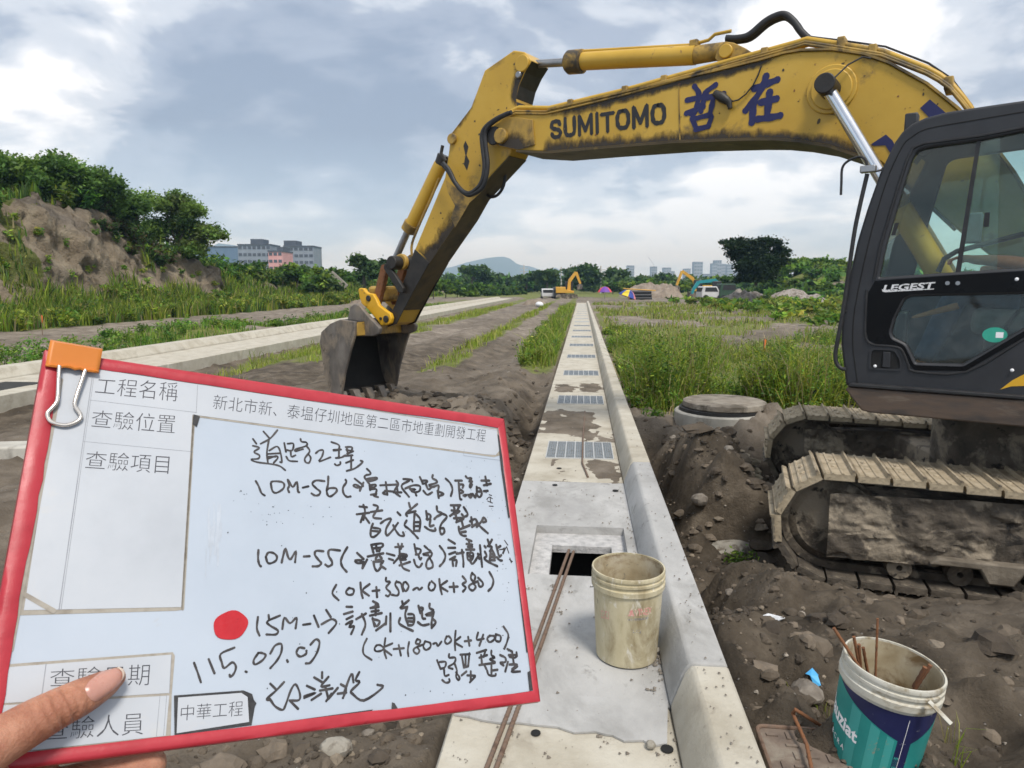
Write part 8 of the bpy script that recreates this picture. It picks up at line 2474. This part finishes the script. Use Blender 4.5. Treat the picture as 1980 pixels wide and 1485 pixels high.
def parasol(px, py_c, d, r, cols, label, tilt=0.0, zg=-0.2, h=2.0):
    b = at(px, 551 + (CAMZ - zg) * F / d, d)
    root = empty('parasol', (b[0], b[1], zg), label=label, cat='parasol')
    M_ = Matrix.Translation((0, 0, h)) @ Matrix.Rotation(tilt, 4, Vector(FWD))
    n = len(cols)
    for i, c in enumerate(cols):
        a0, a1 = 2 * math.pi * i / n, 2 * math.pi * (i + 1) / n; V = []
        for rr2_, z in ((0.02, 0.75 * r), (r * 0.5, 0.58 * r), (r * 0.85, 0.22 * r), (r, -0.05 * r)):
            for t in (0, 0.5, 1): a = a0 + (a1 - a0) * t; V.append(tuple(M_ @ Vector((rr2_ * math.cos(a), rr2_ * math.sin(a), z))))
        mb = MB(); mb.add(V, [(3 * k + j, 3 * k + j + 1, 3 * k + j + 4, 3 * k + j + 3) for k in range(3) for j in range(2)])
        mb.build('canopy_panel', c, root, smooth=True)
    MB().tube([(0, 0, 0), tuple(M_ @ Vector((0, 0, r * 0.74)))], 0.03, 6).build('pole', 'pole_grey', root)


parasol(1169, 556, 82, 0.85, ['para_red', 'para_red', 'para_red', 'para_purple', 'para_red', 'para_purple', 'para_purple', 'para_red'], 'red and purple parasol near the drain end', h=0.95)
parasol(1213, 570, 80, 1.05, ['para_blue', 'para_yellow', 'para_pink', 'para_red', 'para_blue', 'para_yellow', 'para_blue', 'para_pink'], 'striped yellow, red and blue parasol leaning on the ground', tilt=0.35, h=0.45)
pbz = at(1240, 575, 80)
PS = empty('pipe_stack', (pbz[0], pbz[1], -0.2), math.atan2(RT[1], RT[0]), label='stack of black drain pipes beside the striped parasol', cat='pipes')
for i in range(3):
    for j in range(3 - i):
        MB().tube([(-1.2, j * 0.42 + i * 0.21, 0.2 + i * 0.36), (1.2, j * 0.42 + i * 0.21, 0.2 + i * 0.36)], 0.2, 12).build('pipe', 'rubber_black', PS, smooth=True)
rod('yellow_pole', [at(1205, 558, 79), at(1268, 562, 79)], 0.06, 'far_yellow', 'long yellow pole lying above the black pipes', 'pole')


def heap(name, px, d, w, h, dep, material, label, seed, zg=-0.25, jag=0.35):
    b = at(px, 551 + (CAMZ - zg) * F / d, d); n = 36; V = []; Fq = []
    for i in range(n):
        for j in range(n):
            x = (i / (n - 1) - 0.5) * 2; y = (j / (n - 1) - 0.5) * 2
            r2 = max(0, 1 - x * x - y * y) ** 0.8
            z = r2 * h * (1 + jag * float(fbm(np.array(x * 3 + seed), np.array(y * 3), 4, seed)) * 1.6) - 0.15
            V.append((x * w / 2, y * dep / 2, z))
    for i in range(n - 1):
        for j in range(n - 1):
            a = i * n + j; Fq.append((a, a + n, a + n + 1, a + 1))
    mb = MB(); mb.add(V, Fq); o = mb.build(name, material, None, smooth=True, angle=40)
    o.location = (b[0], b[1], zg); o.rotation_euler = (0, 0, YAW)
    return tag(o, label, 'heap')


mat('earth', [(0.16, 0.125, 0.095), (0.24, 0.195, 0.15), (0.30, 0.25, 0.20)], 1.2, 0.95, bump=0.1, bscale=3)
mat('rubble_mix', [(0.11, 0.09, 0.07), (0.20, 0.17, 0.14), (0.32, 0.29, 0.26), (0.17, 0.13, 0.10)], 2.6, 0.95, bump=0.12, bscale=4)
heap('earth_heap', 1245, 98, 7.5, 2.1, 6, 'earth', 'left of the two brown earth heaps beyond the parasols', 5)
heap('earth_heap', 1282, 96, 6.0, 1.7, 5, 'earth', 'right of the two brown earth heaps beyond the parasols', 8)
heap('rubble_heap', 1455, 66, 7.0, 1.2, 6, 'rubble_mix', 'pale rubble heap under the dark tree', 11, jag=0.7)
heap('rubble_heap', 1530, 70, 8.5, 1.1, 6, 'rubble_mix', 'lower rubble heap right of the dark tree, half grown over', 14, jag=0.6)
heap('earth_heap', 1034, 60, 2.6, 0.7, 2.2, 'earth', 'small dark soil heap on the road before the white van', 21)
heap('earth_heap', 700, 64, 3.0, 0.6, 2.5, 'earth', 'low brown mound at the foot of the far bank', 23)
# survey stakes with orange tape, white sack, concrete slab on the bank
for px, d, h, lb in ((82, 24, 0.75, 'thin survey stake with orange tape on the far left dirt track'), (1474, 16, 0.55, 'survey stake with orange tape in the right hand weeds'), (1215, 68, 0.7, 'small orange marker stake on the far right plot')):
    b = at(px, 551 + 1.72 * F / d, d)
    root = empty('survey_stake', (b[0], b[1], -0.2), label=lb, cat='stake', group='survey stakes')
    MB().tube([(0, 0, -0.1), (0.02, 0, h)], 0.012, 6).build('stake', 'rebar_brown', root)
    MB().add([(0.02, 0, h), (0.07, 0.01, h - 0.05), (0.05, -0.01, h - 0.3), (0.0, 0.01, h - 0.25)], [(0, 1, 2, 3)]).build('tape', 'cone_orange', root)
sk_ = ground(1043, 594, -0.15)
o = MB().ball((0, 0, 0.2), 0.45, 14, 9, (0.7, 1, 0.5), 0.05).build('white_sack', 'scrap_white', None, smooth=True); o.location = tuple(sk_)
tag(o, 'white sack lying on the haul road left of the drain', 'sack')
sl0 = at(655, 541, 61)
o = MB().box((-0.9, -0.1, -0.22), (0.9, 0.1, 0.22)).build('concrete_slab', 'stone_pale', None, bevel=0.02); o.location = tuple(sl0); o.rotation_euler = (0, 0.75, YAW)
tag(o, 'pale broken concrete slab tilted on the bank', 'slab')

# ------------------------------------------------------------------ haze
hz_m = bpy.data.materials.new('haze'); hz_m.use_nodes = True
nt = hz_m.node_tree; nt.nodes.clear()
ho_ = nt.nodes.new('ShaderNodeOutputMaterial'); pv = nt.nodes.new('ShaderNodeVolumePrincipled')
pv.inputs['Color'].default_value = (0.45, 0.72, 1.0, 1); pv.inputs['Absorption Color'].default_value = (1, 1, 1, 1); pv.inputs['Density'].default_value = 0.00036; pv.inputs['Anisotropy'].default_value = 0.0
nt.links.new(pv.outputs[0], ho_.inputs['Volume'])
MATS['haze'] = hz_m
o = MB().box((-3500, -120, -15), (3500, 4300, 178)).build('haze', 'haze')
tag(o, 'thin pale summer haze', 'haze', kind='stuff')
